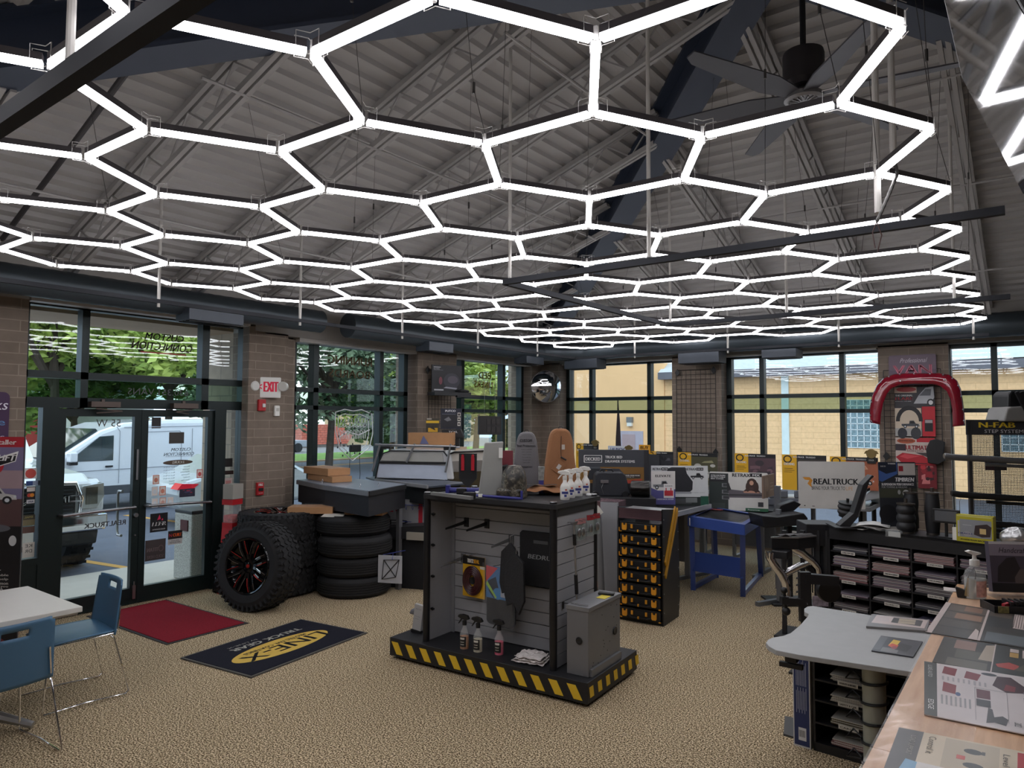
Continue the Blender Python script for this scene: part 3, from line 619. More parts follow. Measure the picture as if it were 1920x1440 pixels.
for s in (-1, 1):
    w = MB().lathe([(.15, -.15), (.36, -.16), (.43, -.12), (.45, -.06), (.45, .06), (.43, .12), (.36, .16), (.15, .15)], (-.62, s*.86, .45), axis='Y', n=40)
    for k in range(40):
        a = 2*PI*k/40; w.cbox((-.62+.45*math.cos(a), s*.86+(.08 if k % 2 else -.08), .45+.45*math.sin(a)), (.035, .1, .035))
    w.build('wheel', RUBBER, t)
MB().prism([(-2.0, 1.37), (-2.5, 1.84), (-2.55, 1.84), (-2.05, 1.37)], -.8, .8, 'XZ').build('windshield', CG, t)
# --- white cargo van
t = thing('cargo_van', 'long white cargo van parked side on behind the pickup', 'van', (-15.5, 5.3, -.03))
b = MB(); b.prism([(-.15, .42), (-.28, .72), (-.1, .98), (.5, 1.2), (1.25, 1.72), (1.7, 1.88), (2.6, 1.95), (5.2, 1.97), (5.3, .45)], -2.0, 0, 'YZ'); b.build('body', WP, t, bevel=.08)
MB().prism([(.52, 1.24), (1.2, 1.70), (1.35, 1.74), (.72, 1.22)], -1.9, -.12, 'YZ').prism([(.35, 1.18), (.52, 1.22), (1.24, 1.72), (1.2, 1.76)], -1.9, -.15, 'YZ').build('windshield', CG, t)
MB().prism([(.72, 1.17), (1.22, 1.60), (1.5, 1.62), (1.5, 1.1), (.8, 1.1)], -.01, .012, 'YZ').build('side_window', CG, t, bevel=.01)
m_ = MB().tube([(.01, 1.62, .62), (.01, 1.62, 1.7), (.01, 1.55, 1.8)], .006, n=4).tube([(.01, 1.95, .9), (.01, 1.95, 1.62), (.01, 2.0, 1.68), (.01, 2.9, 1.7), (.01, 2.95, 1.65), (.01, 2.95, .9)], .006, n=4).tube([(.01, 3.2, .5), (.01, 3.2, 1.75)], .006, n=4).tube([(.01, .4, .9), (.01, 5.2, .95)], .006, n=4).tube([(.01, 1.7, 1.78), (.01, 5.2, 1.84)], .006, n=4)
m_.build('panel_seams', mat('seam_grey', (150, 154, 162), .5), t)
MB().box(.0, .0, .40, .03, 5.3, .58).build('side_moulding', mat('moulding_grey', (72, 74, 78), .6), t, bevel=.01)
m = MB().cbox((.16, .66, 1.2), (.2, .14, .2)).build('side_mirror', WP, t, bevel=.03); MB().cbox((.12, .68, 1.08), (.16, .16, .08)).build('mirror_base', BLACK, m, bevel=.02)
MB().cbox((.015, 1.42, .98), (.03, .14, .03)).build('door_handle', BLACK, t)
for y in (.55, 4.5):
    MB().lathe([(.18, -.11), (.33, -.11), (.36, -.06), (.36, .06), (.33, .11), (.18, .11)], (-.1, y, .36), axis='X', n=32).build('wheel', RUBBER, t)
    MB().tube([(.015, y+.46*math.cos(a), .36+.46*math.sin(a)) for a in [PI*i/12 for i in range(13)]], .05, n=6).build('wheel_arch', mat('moulding_grey', (72, 74, 78)), t)
# --- silver sedan
SV = mat('silver_car_paint', (192, 196, 196), .25, .3, var=.02, coat=.5)
t = thing('sedan_car', 'pale silver sedan seen from its rear corner with red tail lamp', 'car', (-12.2, 6.5, -.03), math.radians(-5))
b = MB().prism([(.0, .35), (-.04, .62), (.0, .80), (.15, .86), (.5, .95), (1.0, 1.26), (1.8, 1.3), (2.6, .9), (3.6, .76), (3.75, .35)], -1.7, 0, 'YZ'); b.build('body', SV, t, bevel=.07)
MB().prism([(.62, .97), (1.02, 1.2), (1.75, 1.24), (2.3, .98)], -.02, .012, 'YZ').build('side_window', CG, t)
MB().prism([(-.06, .72), (.02, .82), (.32, .8), (.2, .7)], -.28, .015, 'YZ').build('tail_lamp', mat('tail_red', (220, 30, 50), .2), t)
w = MB().lathe([(.2, -.1), (.3, -.1), (.32, -.05), (.32, .05), (.3, .1), (.2, .1)], (-.08, .86, .32), axis='X', n=32).build('wheel', RUBBER, t); MB().lathe([(.02, .09), (.18, .1), (.2, .06), (.2, 0)], (-.08, .86, .32), axis='X', n=20).build('hubcap', STEEL, w)
MB().tube([(.005, .86+.37*math.cos(a), .32+.37*math.sin(a)) for a in [PI*i/12 for i in range(13)]], .035, n=6).build('wheel_arch', mat('arch_black', (40, 42, 44)), t)
# --- litter bin
SP = mat('pebble_bin', (168, 168, 164), .9, var=.55, scale=90)
t = thing('litter_bin', 'speckled pebble-finish litter bin standing on the pavement by the right door', 'bin', (-8.35, 4.66, 0))
MB().box(-.2, -.17, 0, .2, .17, .80).build('bin_body', SP, t, bevel=.02); MB().box(-.2, -.17, .80, .2, .17, .84).build('bin_lid', mat('bin_lid', (50, 52, 56), .6), t, bevel=.01)
MB().cbox((.05, -.175, .66), (.16, .02, .13)).build('bin_flap', mat('bin_flap', (80, 44, 46), .6), t)
# --- silver pickup across the street
t = thing('pickup_truck', 'small silver pickup parked across the street beside red tiles', 'truck', (-52.5, 36.2, -1.0))
MB().prism([(.0, .45), (.0, 1.0), (-.1, 1.05), (-1.9, 1.05), (-2.0, 1.62), (-3.6, 1.64), (-4.4, 1.1), (-5.6, 1.0), (-5.6, .45)], -1.9, 0, 'YZ').build('body', mat('far_silver', (150, 154, 160), .3, .3), t, bevel=.05).matrix_local = T(0, 3.4, 0)
for y in (2.3, -1.2): MB().lathe([(.1, -.12), (.4, -.12), (.4, .12), (.1, .12)], (.0, y, .4), axis='X').build('wheel', RUBBER, t)
# --- houses and shops
SID = brick('white_siding', (222, 224, 224), (214, 217, 218), (176, 180, 184), 30, .14, .008)
ORB = brick('orange_brick', (206, 146, 92), (196, 132, 84), (190, 160, 130), .25, .09, .006); WIN = mat('far_window', (96, 112, 122), .1); WTR = mat('white_trim', (226, 226, 224), .6)
t = thing('white_house', 'white sided house with orange brick base and red shutters behind the van', 'house', (-36, 10, -1))
MB().box(-6, -9, 0, 0, 7.5, 2.95).build('brick_base', ORB, t); MB().box(-6.1, -9.1, 2.95, .15, 7.6, 4.6).build('siding', SID, t)
MB().prism([(-9.6, 4.6), (-.7, 8.2), (8.1, 4.6)], -6.3, .3, 'YZ').build('roof', mat('roof_grey', (120, 122, 126), .9), t)
for y in (-5.0, -.8, 2.6):
    w = MB().box(0, y, 1.6, .06, y+.9, 2.9).build('window', WIN, t); MB().box(.02, y-.05, 1.55, .1, y, 2.95).box(.02, y+.9, 1.55, .1, y+.95, 2.95).box(.02, y+.42, 1.6, .1, y+.48, 2.9).build('sash', WTR, w)
    MB().box(.01, y-.7, 1.5, .07, y-.1, 2.95).box(.01, y+1.0, 1.5, .07, y+1.6, 2.95).build('shutter', mat('red_shutter', (164, 62, 56), .7), t)
t = thing('white_gable_house', 'pale gabled house glimpsed between the branches over the doors', 'house', (-31, 13.2, -1))
MB().box(-3, -1.2, 0, 0, 1.6, 4.4).prism([(-1.5, 4.4), (.2, 6.3), (1.9, 4.4)], -3, .1, 'YZ').build('walls', mat('gable_white', (214, 218, 222), .8), t); MB().box(0, -.2, 4.0, .05, .6, 5.2).build('window', WIN, t)
t = thing('red_tiled_building', 'low building with red tiled skirt roof across the street', 'building', (-60, 44, -1))
MB().prism([(-6, .3), (-6, 2.35), (8.2, 2.35), (6.3, .3)], -3, 0, 'YZ').build('tile_roof', brick('red_tile', (206, 112, 90), (190, 100, 80), (150, 82, 70), .5, .25, .03), t); MB().box(-2.8, -6, -.2, -.1, 6.3, .3).build('shop_wall', mat('shop_wall', (110, 100, 92)), t)
t = thing('tan_building', 'wide tan flat-roofed building behind the neon sign window', 'building', (-62, 58, -1))
MB().box(-4, -6, 0, 0, 16, 5.6).build('walls', mat('tan_wall', (196, 174, 138), .9), t); MB().box(-4.1, -6.1, 3.6, .1, 16.1, 4.2).build('dark_band', mat('dark_band', (60, 66, 66), .8), t)
t = thing('white_trailer', 'white rounded box trailer parked on the grass behind the third window', 'trailer', (-36, 38.6, -.9))
MB().prism([(-2.4, .3), (-2.4, 2.5), (1.2, 2.5), (1.9, 2.2), (2.3, 1.5), (2.4, .3)], -2, 0, 'YZ').build('body', mat('trailer_white', (228, 232, 236), .4), t); MB().lathe([(.1, -.1), (.35, -.1), (.35, .1), (.1, .1)], (.0, 0, .35), axis='X').build('wheel', RUBBER, t)
# tan building behind the back windows
TANB = brick('tan_block', (244, 200, 152), (240, 196, 147), (206, 162, 118), .81, .2032, .005, offs=.5); TANS = mat('tan_stucco', (242, 196, 146), .9, var=.04, scale=1.2)
t = thing('tan_block_building', 'long tan block building filling the view behind the back windows', 'building', (0, 26.5, -.5))
MB().box(-12.16, 0, 0, 12, 5, 4.2).build('block_wall', TANB, t); MB().box(-20, -.04, 0, -12.17, 5, 6.2).build('stucco_wall', TANS, t)
MB().add([(-12.3, -.4, 4.3), (12, -.4, 4.5), (12, 3.2, 6.9), (-12.3, 3.2, 6.6)], [(0, 1, 2, 3)]).box(-12.3, 3.2, 4.3, 12, 3.3, 6.6).build('metal_roof', mat('pale_roof', (190, 196, 200), .6, var=.1, scale=8), t)
MB().box(-12.25, -.45, 4.08, 12, -.1, 4.36).build('gutter', mat('gutter_grey', (104, 102, 110), .6), t)
MB().box(-7.55, -.1, .3, -7.3, 0, 4.2).build('downspout', mat('downspout', (214, 226, 226), .5), t)
GB = mat('glass_block', (120, 142, 150), .1, var=.5, scale=14, bump=1.0, bscale=10, spec=1.0); GBM = mat('block_joint', (222, 226, 228), .7)
for k, x0 in enumerate((-5.46, -.98, -12.0+19.0)):
    w = MB().box(x0, -.02, 1.54, x0+1.64, .05, 3.18).build('glass_block_window', GB, t); m_ = MB()
    for i in range(9): m_.box(x0+i*.205-.012, -.035, 1.54, x0+i*.205+.012, 0, 3.18).box(x0, -.035, 1.54+i*.205-.012, x0+1.64, 0, 1.54+i*.205+.012)
    m_.build('mortar_joints', GBM, w)
MB().box(-9.85, -.02, 1.54, -9.35, .05, 3.18).build('glass_block_window', GB, t)
d = MB().box(-14.2, -.08, .0, -13.1, .02, 2.0).build('door_frame', mat('frame_lilac', (176, 168, 180), .6), t); MB().box(-14.05, -.1, 0, -13.45, -.05, 1.86).build('door_leaf', mat('door_lilac', (170, 148, 152), .6), d)
MB().box(-13.8, -.2, 2.35, -13.55, -.04, 2.58).build('wall_lamp', mat('lamp_grey', (120, 120, 120)), t); MB().box(-13.78, -.19, 2.2, -13.57, -.05, 2.35).build('lamp_lens', mat('lamp_lens', (226, 226, 220)), t)
# dark feather banner standing outside
t = thing('feather_banner', 'tall narrow maroon and black feather banner outside the corner window', 'banner', (-6.62, 12.3, -.5))
MB().prism([(-.10, .9), (-.06, 2.1), (-.01, 2.85), (.03, 2.4), (.06, 1.7), (.09, .9)], -.006, .006, 'XZ').build('banner_cloth', mat('banner_maroon', (52, 26, 32), .6), t); MB().cyl((-.02, .01, 0), (-.02, .01, 2.88), .012).build('banner_pole', BLACK, t)
# --- trees
def leafmat(n, a, b):
    m = bpy.data.materials.new(n); m.use_nodes = True; t = m.node_tree; bs = t.nodes['Principled BSDF']; N = t.nodes.new
    tc = N('ShaderNodeTexCoord'); nz = N('ShaderNodeTexNoise'); nz.inputs['Scale'].default_value = 1.4; nz.inputs['Detail'].default_value = 5; r = N('ShaderNodeValToRGB')
    r.color_ramp.elements[0].position = .35; r.color_ramp.elements[0].color = (*lin(a), 1); r.color_ramp.elements[1].position = .65; r.color_ramp.elements[1].color = (*lin(b), 1)
    t.links.new(tc.outputs['Object'], nz.inputs['Vector']); t.links.new(nz.outputs['Fac'], r.inputs[0]); t.links.new(r.outputs[0], bs.inputs['Base Color']); bs.inputs['Roughness'].default_value = .6
    bs.inputs['Subsurface Weight'].default_value = 0; return m
LF = {'light': leafmat('locust_leaves', (128, 156, 70), (196, 212, 110)), 'mid': leafmat('green_leaves', (70, 104, 48), (120, 152, 66)), 'dark': leafmat('dark_leaves', (84, 108, 84), (146, 166, 132))}
BARK = mat('bark', (74, 64, 56), .9, var=.2, bump=.4, bscale=20)
def tree(label, x, y, z0, zc, rx, rz, kind, n, seed, size=.2):
    r = random.Random(seed); t = thing('leafy_tree', label, 'tree', (x, y, z0), group='trees outside'); mb = MB(); zc -= z0
    cl = [(r.uniform(-1, 1)*rx*.75, r.uniform(-1, 1)*rx*.75, zc+r.uniform(-1, 1)*rz*.75, r.uniform(.22, .45)*rx) for _ in range(26)]
    for i in range(n):
        cx, cy, cz, cr_ = cl[r.randrange(len(cl))]; v = Vector((r.gauss(0, 1), r.gauss(0, 1), r.gauss(0, 1))); v.normalize(); q = cr_*r.uniform(.55, 1)
        p = Vector((cx+v.x*q, cy+v.y*q, cz+v.z*q*.7)); a = Vector((r.uniform(-1, 1), r.uniform(-1, 1), r.uniform(-.5, .5))).normalized(); b2 = a.cross(Vector((r.uniform(-1, 1), r.uniform(-1, 1), r.uniform(-1, 1)))).normalized(); s = size*r.uniform(.6, 1.3)
        mb.add([p-a*s, p-b2*s*.45, p+a*s, p+b2*s*.45], [(0, 1, 2, 3)])
    me = mb.build('foliage', LF[kind], t, solid=0)
    tk = MB().tube([(0, 0, 0), (.1, .05, zc*.5), (0, 0, zc)], .2, n=8, rs=[.16, .12, .07])
    for c in cl[:9]: tk.tube([(.05, .02, zc*.55), (c[0]*.5, c[1]*.5, (zc*.6+c[2]*.4)), (c[0], c[1], c[2])], .06, n=5, rs=[.1, .06, .03])
    tk.build('trunk', BARK, t)
tree('feathery bright green tree over the left pane of the door transom', -23.2, 8.4, -.03, 5.2, 3.6, 2.6, 'light', 9000, 1, .17)
tree('feathery green tree behind the shop name on the transom', -25.5, 13.0, -.03, 5.4, 3.4, 2.7, 'light', 8000, 2, .17)
tree('green tree low behind the phone number strip', -29.5, 11.4, -.03, 3.4, 3.2, 2.0, 'mid', 6000, 3, .2)
tree('bright tree at the right edge of the entrance bay', -18.9, 12.2, -.03, 4.6, 1.7, 2.3, 'light', 4500, 4, .14)
tree('big dark green tree filling the window with the neon sign', -22.8, 18.2, -.03, 4.9, 3.9, 3.2, 'dark', 14000, 5, .17)
tree('dark leafy tree lower left in the neon sign window', -25.6, 16.6, -.03, 2.7, 2.0, 1.5, 'dark', 5000, 6, .16)
tree('bright green tree at the right of the neon sign window', -27.5, 26.0, -.3, 3.6, 3.0, 2.0, 'light', 7000, 7, .19)
tree('dark tree under the bright one in the neon sign window', -30.5, 28.0, -.4, 1.6, 1.6, 1.4, 'dark', 3500, 8, .18)
tree('light green tree behind the mirrored bed lining words', -21.3, 25.5, -.03, 3.9, 3.2, 2.0, 'light', 9000, 9, .17)
tree('mid green tree low in the third window', -25.3, 27.5, -.1, 2.2, 2.6, 1.2, 'mid', 5000, 10, .18)
tree('dark green tree right of the black hanging box', -20.6, 29.0, -.03, 2.2, 2.1, 1.7, 'mid', 6000, 11, .17)
tree('distant tree at far left behind the house', -42, 6, -1, 6, 5, 3.5, 'mid', 6000, 12, .3)
tree('distant tree behind the pale gabled house', -42, 18, -1, 7, 5, 3.8, 'mid', 6000, 13, .3)
tree('distant dark tree beyond the silver pickup', -52, 31, -1, 5.5, 5, 3.6, 'dark', 6000, 14, .32)
# power lines
t = MB()
for y in (-10, 60): t.cyl((-28, y, -.03), (-28, y, 8), .12)
for z in (6.2, 6.7, 7.2): t.tube([(-28, -10, z), (-28, 20, z-.4), (-28, 60, z)], .02, n=4)
tag(t.build('power_lines', BLACK), 'thin black power lines crossing the sky over the street', 'power line')
# ================================================================== front left: table, chairs, mats
TOP = mat('white_laminate', (214, 212, 206), .4, var=.02); ALU = mat('cast_aluminium', (176, 176, 178), .3, .9)
t = thing('cafe_table', 'square white laminate table with silver star base at the left edge', 'table', (-5.41, 1.5, 0))
MB().box(-.46, -.52, .705, .45, .52, .74).build('table_top', TOP, t, bevel=.004); MB().box(-.44, -.5, .69, .43, .5, .705).cyl((0, 0, .05), (0, 0, .69), .035).build('pedestal', ALU, t)
for k in range(4):
    a = math.radians(45+90*k); m_ = MB(); c, s = math.cos(a), math.sin(a)
    m_.tube([(0, 0, .14), (.18*c, .18*s, .11), (.44*c, .44*s, .03)], .03, n=8, rs=[.04, .035, .022]); m_.build('foot', ALU, t, smooth=True)
CH_B = mat('chair_blue', (66, 104, 134), .38, var=.02)
def chair(label, x, y, rz):
    t = thing('sled_chair', label, 'chair', (x, y, 0), rz, 'blue chairs at the white table')
    def back(u, v):
        X = (u-.5)*(.46-.04*v); z = .43+.365*v; y = .175+.045*v; y += .03*(1-(2*(u-.5))**2)
        return (X, y, z)
    mb = MB(); nu, nv = 24, 18; vs = [back(i/nu, j/nv) for j in range(nv+1) for i in range(nu+1)]
    fs = []
    for j in range(nv):
        for i in range(nu):
            if 8 <= i <= 15 and 14 <= j <= 15: continue
            if (i in (0, nu-1) and j == nv-1): continue
            fs.append((j*(nu+1)+i, j*(nu+1)+i+1, (j+1)*(nu+1)+i+1, (j+1)*(nu+1)+i))
    mb.add(vs, fs); mb.build('backrest', CH_B, t, smooth=True, solid=.012)
    MB().grid(lambda u, v: ((u-.5)*(.44+.02*math.sin(PI*v)), -.24+.43*v, .455-.018*math.sin(PI*u)*math.sin(PI*v)-.02*(1-v)**4), 16, 14).build('seat', CH_B, t, smooth=True, solid=.012)
    for s in (-1, 1):
        MB().tube([(s*.19, .22, .62), (s*.21, .20, .46), (s*.215, .17, .44), (s*.215, -.2, .43), (s*.225, -.22, .42), (s*.25, -.26, .03), (s*.25, -.25, .012), (s*.25, .0, .022), (s*.25, .25, .012), (s*.25, .27, .03), (s*.225, .17, .41), (s*.215, .15, .43)], .006, n=8).build('sled_leg', CHROME, t, smooth=True)
    MB().tube([(-.215, -.2, .428), (.215, -.2, .428)], .006).tube([(-.215, .14, .43), (.215, .14, .43)], .006).build('cross_rod', CHROME, t)
    return t
chair('blue plastic chair with chrome sled legs on the far side of the white table', -5.48, 2.19, math.radians(-4))
chair('blue plastic chair nearest the camera, its back to us at the left edge', -4.86, 1.52, math.radians(-86))
CR = carpet_mat('red_mat_pile', (98, 14, 26), (128, 24, 38), (146, 40, 52), 260); CN = carpet_mat('black_mat_pile', (22, 22, 30), (28, 28, 38), (40, 40, 50), 300)
t = thing('door_mat', 'plain dark red entrance mat lying in front of the double doors', 'mat', (-6.82, 3.53, 0), math.radians(1.5))
MB().box(-.74, -.40, 0, .74, .40, .006).build('rubber_border', mat('mat_edge', (44, 40, 40), .8), t); MB().box(-.71, -.37, .006, .71, .37, .011).build('pile', CR, t)
ang = math.radians(7.0); M0 = Matrix.Translation((-5.79, 4.32, .012)) @ Matrix.Rotation(ang, 4, 'Z') @ Matrix(((0, 0, 1, 0), (-1, 0, 0, 0), (0, -1, 0, 0), (0, 0, 0, 1)))
t = thing('logo_mat', 'black floor mat with yellow oval truck coating logo', 'mat', (0, 0, 0)); t.matrix_world = M0
MB().box(0, -.0, 0, 1.29, .012, .84).build('rubber_border', mat('mat_edge_grey', (84, 82, 78), .8), t)
YO = (204, 170, 76)
pm = MB().box(.02, -.003, .02, 1.27, 0, .82).build('pile', CN, t)
mb = MB(); mb.add([(.66+.50*math.cos(2*PI*j/48), -.0036, .48+.175*math.sin(2*PI*j/48)) for j in range(48)], [tuple(range(48))]); mb.build('yellow_oval', mat('mat_yellow', YO, .95), pm)
lettering(pm, [('LINE-X', .22, .435, .86, .15, (26, 26, 30), dict(bold=.025)), ('PROTECTIVE COATINGS', .33, .375, .66, .045, (30, 30, 34), dict(bold=.04)), ('TRUCK GEAR', .24, .20, .74, .07, (176, 174, 164), dict(bold=.06)), ('by LINE-X', .66, .135, .3, .035, (150, 148, 140))], off=.0045)
# ================================================================== wheels and tyres
RIMB = mat('gloss_black_rim', (16, 16, 18), .12, .4, coat=.6); RIMR = mat('red_milled', (196, 52, 44), .25, .6); RIMS = mat('milled_silver', (190, 190, 195), .15, 1)
def offroad_wheel(label, M, faced=True, group=None):
    """axis along local -Y, centre at the origin, radius .44, width .32"""
    t = thing('offroad_wheel', label, 'wheel', group=group, M=M)
    b = MB().lathe([(.275, .15), (.295, .162), (.36, .165), (.405, .15), (.435, .12), (.44, .06), (.44, -.06), (.435, -.12), (.405, -.15), (.36, -.165), (.295, -.162), (.275, -.15), (.265, 0)], axis='Y', n=56, cap=False)
    r = random.Random(5)
    for k in range(44):
        a = 2*PI*k/44
        for yy, da, w in ((-.105, 0, .055), (.105, .07, .055), (-.035, .04, .04), (.035, .1, .04)):
            aa = a+da; M0 = b.M; b.M = Matrix.Rotation(-aa, 4, 'Y') @ Matrix.Translation((.441, yy, 0)) @ Matrix.Rotation((.5 if k % 2 else -.5), 4, 'X'); b.cbox((0, 0, 0), (.016, w, .034)); b.M = M0
    for k in range(44):
        a = 2*PI*k/44; M0 = b.M; b.M = Matrix.Rotation(-a, 4, 'Y') @ Matrix.Translation((.415, -.15, 0)); b.cbox((0, 0, 0), (.05, .018, .028 if k % 2 else .018)); b.M = M0
    b.build('tyre', RUBBER, t, smooth=False)
    MB().lathe([(.285, -.155), (.277, -.165), (.264, -.16), (.257, -.14), (.245, .1), (.255, .15), (.28, .16)], axis='Y', n=48, cap=False).build('rim_barrel', RIMB, t, smooth=True)
    MB().lathe([(.03, -.13), (.07, -.125), (.085, -.10), (.085, -.02), (.0, -.02)], axis='Y', n=24).lathe([(.0, -.145), (.028, -.145), (.034, -.13)], axis='Y', n=16, cap=False).build('hub', RIMB, t)
    MB().lathe([(.001, -.15), (.018, -.149), (.02, -.14)], axis='Y', n=12).build('hub_badge', RIMR, t)
    sp = MB(); rd = MB(); sv = MB()
    for k in range(8):
        for s in (-1, 1):
            a0 = 2*PI*k/8; f = lambda r, o, y: (r*math.cos(a0+o), y, r*math.sin(a0+o))
            P = [f(.07, s*.16, -.125), f(.13, s*.17, -.135), f(.20, s*.24, -.15), f(.26, s*.30, -.15)]
            for p, q in zip(P[:-1], P[1:]): sp.beam(p, q, .026, .03, up=(0, 1, 0))
            e = .10
            for p, q in zip([f(.12, s*.10, -.151), f(.19, s*.185, -.167)], [f(.19, s*.185, -.167), f(.255, s*.24, -.167)]): (rd if s > 0 else sv).beam(p, q, .005, .004, up=(0, 1, 0))
    sp.build('spokes', RIMB, t); rd.build('red_accents', RIMR, t); sv.build('silver_accents', RIMS, t)
    return t
W0 = offroad_wheel('knobby off-road tyre with black and red rim leaning upright against the others', T(-6.52, 4.32, .435, math.radians(14), math.radians(-7)))
for i, lab in enumerate(('bottom wheel of the knobby stack behind the leaning wheel', 'middle wheel of the knobby stack behind the leaning wheel', 'top wheel of the knobby stack with red spokes seen from above')):
    offroad_wheel(lab, T(-6.98+(.02 if i == 1 else 0), 4.89, .165+.29*i*.995) @ Matrix.Rotation(-PI/2, 4, 'X') @ Matrix.Rotation(.7*i, 4, 'Y'), group='stacked knobby wheels')
def road_tyre(label, x, y, z):
    t = thing('road_tyre', label, 'tyre', (x, y, z), group='smooth ribbed tyre stack'); pr = [(.27, .0), (.33, -.0), (.38, .01), (.40, .035)]
    for k in range(5): z0 = .045+k*.026; pr += [(.412, z0), (.413, z0+.019), (.404, z0+.021), (.404, z0+.025)]
    pr += [(.40, .185), (.38, .21), (.33, .22), (.27, .22), (.24, .2), (.24, .02), (.27, 0)]
    MB().lathe(pr, n=56, cap=False).build('tyre', RUBBER, t, smooth=True)
    MB().lathe([(.24, .03), (.2, .05), (.19, .16), (.235, .19)], n=40, cap=False).lathe([(.001, .08), (.19, .07)], n=30, cap=False).build('steel_rim', mat('dark_rim', (40, 40, 44), .3, .7), t, smooth=True)
for i, (dx, dy) in enumerate(((.0, .0), (-.01, .01), (.02, -.01), (-.06, .03))):
    road_tyre(['bottom ribbed tyre of the right stack', 'second ribbed tyre from the floor in the right stack', 'third ribbed tyre from the floor in the right stack', 'top ribbed tyre of the right stack under the cardboard box'][i], -6.28+dx, 5.40+dy, .218*i)
def wrapped_box(label, x, y, z, rz, w, d, h, group=None):
    t = thing('cardboard_box', label, 'box', (x, y, z), rz, group)
    MB().box(-w/2, -d/2, 0, w/2, d/2, h).build('carton', KRAFT, t, bevel=.003)
    r = random.Random(int(x*100)); MB().grid(lambda u, v: ((u-.5)*(w+.02), (v-.5)*(d+.02), h+.004+.012*r.random()), 14, 8).build('clear_wrap', FILM, t, smooth=True); return t
wrapped_box('flat film-wrapped carton bridging the knobby stack and the ribbed stack', -6.66, 5.10, .886, math.radians(40), .50, .26, .075, 'film wrapped cartons')
wrapped_box('flat film-wrapped carton on top of the ribbed tyre stack', -6.12, 5.42, .878, math.radians(30), .44, .2, .08, 'film wrapped cartons')
o = MB().box(-.12, -.07, 0, .12, .07, .002).build('paper_sheet', mat('paper', (214, 210, 200), .9)); o.matrix_world = T(-6.33, 5.13, .878, math.radians(33), math.radians(8)); tag(o, 'white note lying on the front of the ribbed tyre stack', 'paper')
# black plastic bag by the right door
r = random.Random(3); mb = MB().grid(lambda u, v: (.10*math.cos(2*PI*u)*(1-v)**.5*(1+.3*math.sin(9*u*PI+v*5)), .10*math.sin(2*PI*u)*(1-v)**.5*(1+.25*math.sin(7*u*PI)), .36*v+.02*math.sin(20*u)), 28, 12)
o = mb.build('plastic_bag', mat('bin_bag', (16, 16, 18), .18, bump=.6, bscale=25), smooth=True); o.location = (-7.38, 4.46, 0.012); tag(o, 'crumpled shiny black bag on the floor by the right door', 'bag')
# charity box on a red stand
t = thing('donation_box', 'red and clear donation box on a stand in front of the right side light', 'donation box', (-7.36, 4.53, 0), PI/2+.3)
RDP = mat('red_plastic', (176, 34, 40), .35)
MB().cyl((0, 0, 0), (0, 0, .72), .02).cyl((0, 0, 0), (0, 0, .03), .14).build('stand', RDP, t)
MB().box(-.075, -.07, .72, .075, .07, .78).prism([(-.09, .56), (.09, .56), (.075, .72), (-.075, .72)], -.07, .07, 'XZ').box(-.08, -.075, .98, .08, .075, 1.04).build('red_frame', RDP, t)
MB().box(-.07, -.065, .78, .07, .065, .98).build('clear_case', CLEAR, t); MB().box(-.065, -.06, .785, .065, .06, .86).build('coins_and_tags', mat('tags', (200, 80, 80), .6, var=.6, scale=40), t)
MB().box(-.085, -.078, 1.045, .085, .06, 1.21).build('top_card', mat('grey_card', (150, 146, 138), .7), t)
# --- wall fittings on the brick pier by the exit
t = thing('exit_sign', 'white exit sign with red letters and two side lamp heads on the brick pier', 'exit sign', (-7.47, 5.04, 2.20), math.radians(62))
MB().box(-.14, -.03, 0, .14, .03, .25).build('sign_box', WHITE, t, bevel=.01)
L = lettering(t, [('EXIT', -.055, .075, .16, .12, (235, 30, 70), dict(bold=.06)), ('<', -.115, .105, .035, .06, (235, 30, 70), dict(bold=.06))], off=.032)
MB().box(-.17, 0, .02, -.13, .03, .10).build('side_bracket', WHITE, t)
for s in (-1, 1):
    m_ = MB(); m_.M = T(s*.19, .0, .14, s*-.5); m_.cyl((-s*.05, 0, 0), (0, 0, 0), .012).lathe([(.03, 0), (.055, -.02), (.06, -.07), (.05, -.08), (.01, -.08)], (0, -.0, 0), axis='Y', n=20); m_.build('lamp_head', mat('frosted_lamp', (206, 206, 200), .2, spec=.8), t, smooth=True)
t = thing('fire_strobe', 'red fire alarm strobe below the exit sign', 'alarm', (-7.49, 4.95, 2.04), PI/2); MB().box(-.05, -.04, 0, .05, 0, .14).build('housing', RDP, t, bevel=.01); MB().box(-.005, -.055, .045, .035, -.04, .09).build('strobe_lens', mat('strobe', (220, 220, 220), .1), t, bevel=.006)
t = thing('sensor_box', 'small off-white wall sensor right of the red strobe', 'sensor', (-7.49, 5.16, 1.98), PI/2); MB().box(-.035, -.04, 0, .035, 0, .13).build('cover', WHITE, t, bevel=.01); MB().box(-.02, -.045, .06, .02, -.04, .10).build('lens', mat('lens_grey', (190, 188, 180), .3), t)
t = thing('fire_pull_station', 'red fire pull station low on the brick pier', 'alarm', (-7.49, 4.95, 1.04), PI/2); MB().box(-.045, -.04, 0, .045, 0, .15).build('body', RDP, t, bevel=.006); m_ = MB().box(-.03, -.05, .05, .03, -.04, .085).build('pull_handle', BLACK, t); lettering(t, [('FIRE', -.028, .11, .056, .028, (230, 225, 220), dict(bold=.06))], off=.042); lettering(t, [('PULL DOWN', -.026, .02, .052, .012, (230, 225, 220))], off=.042)
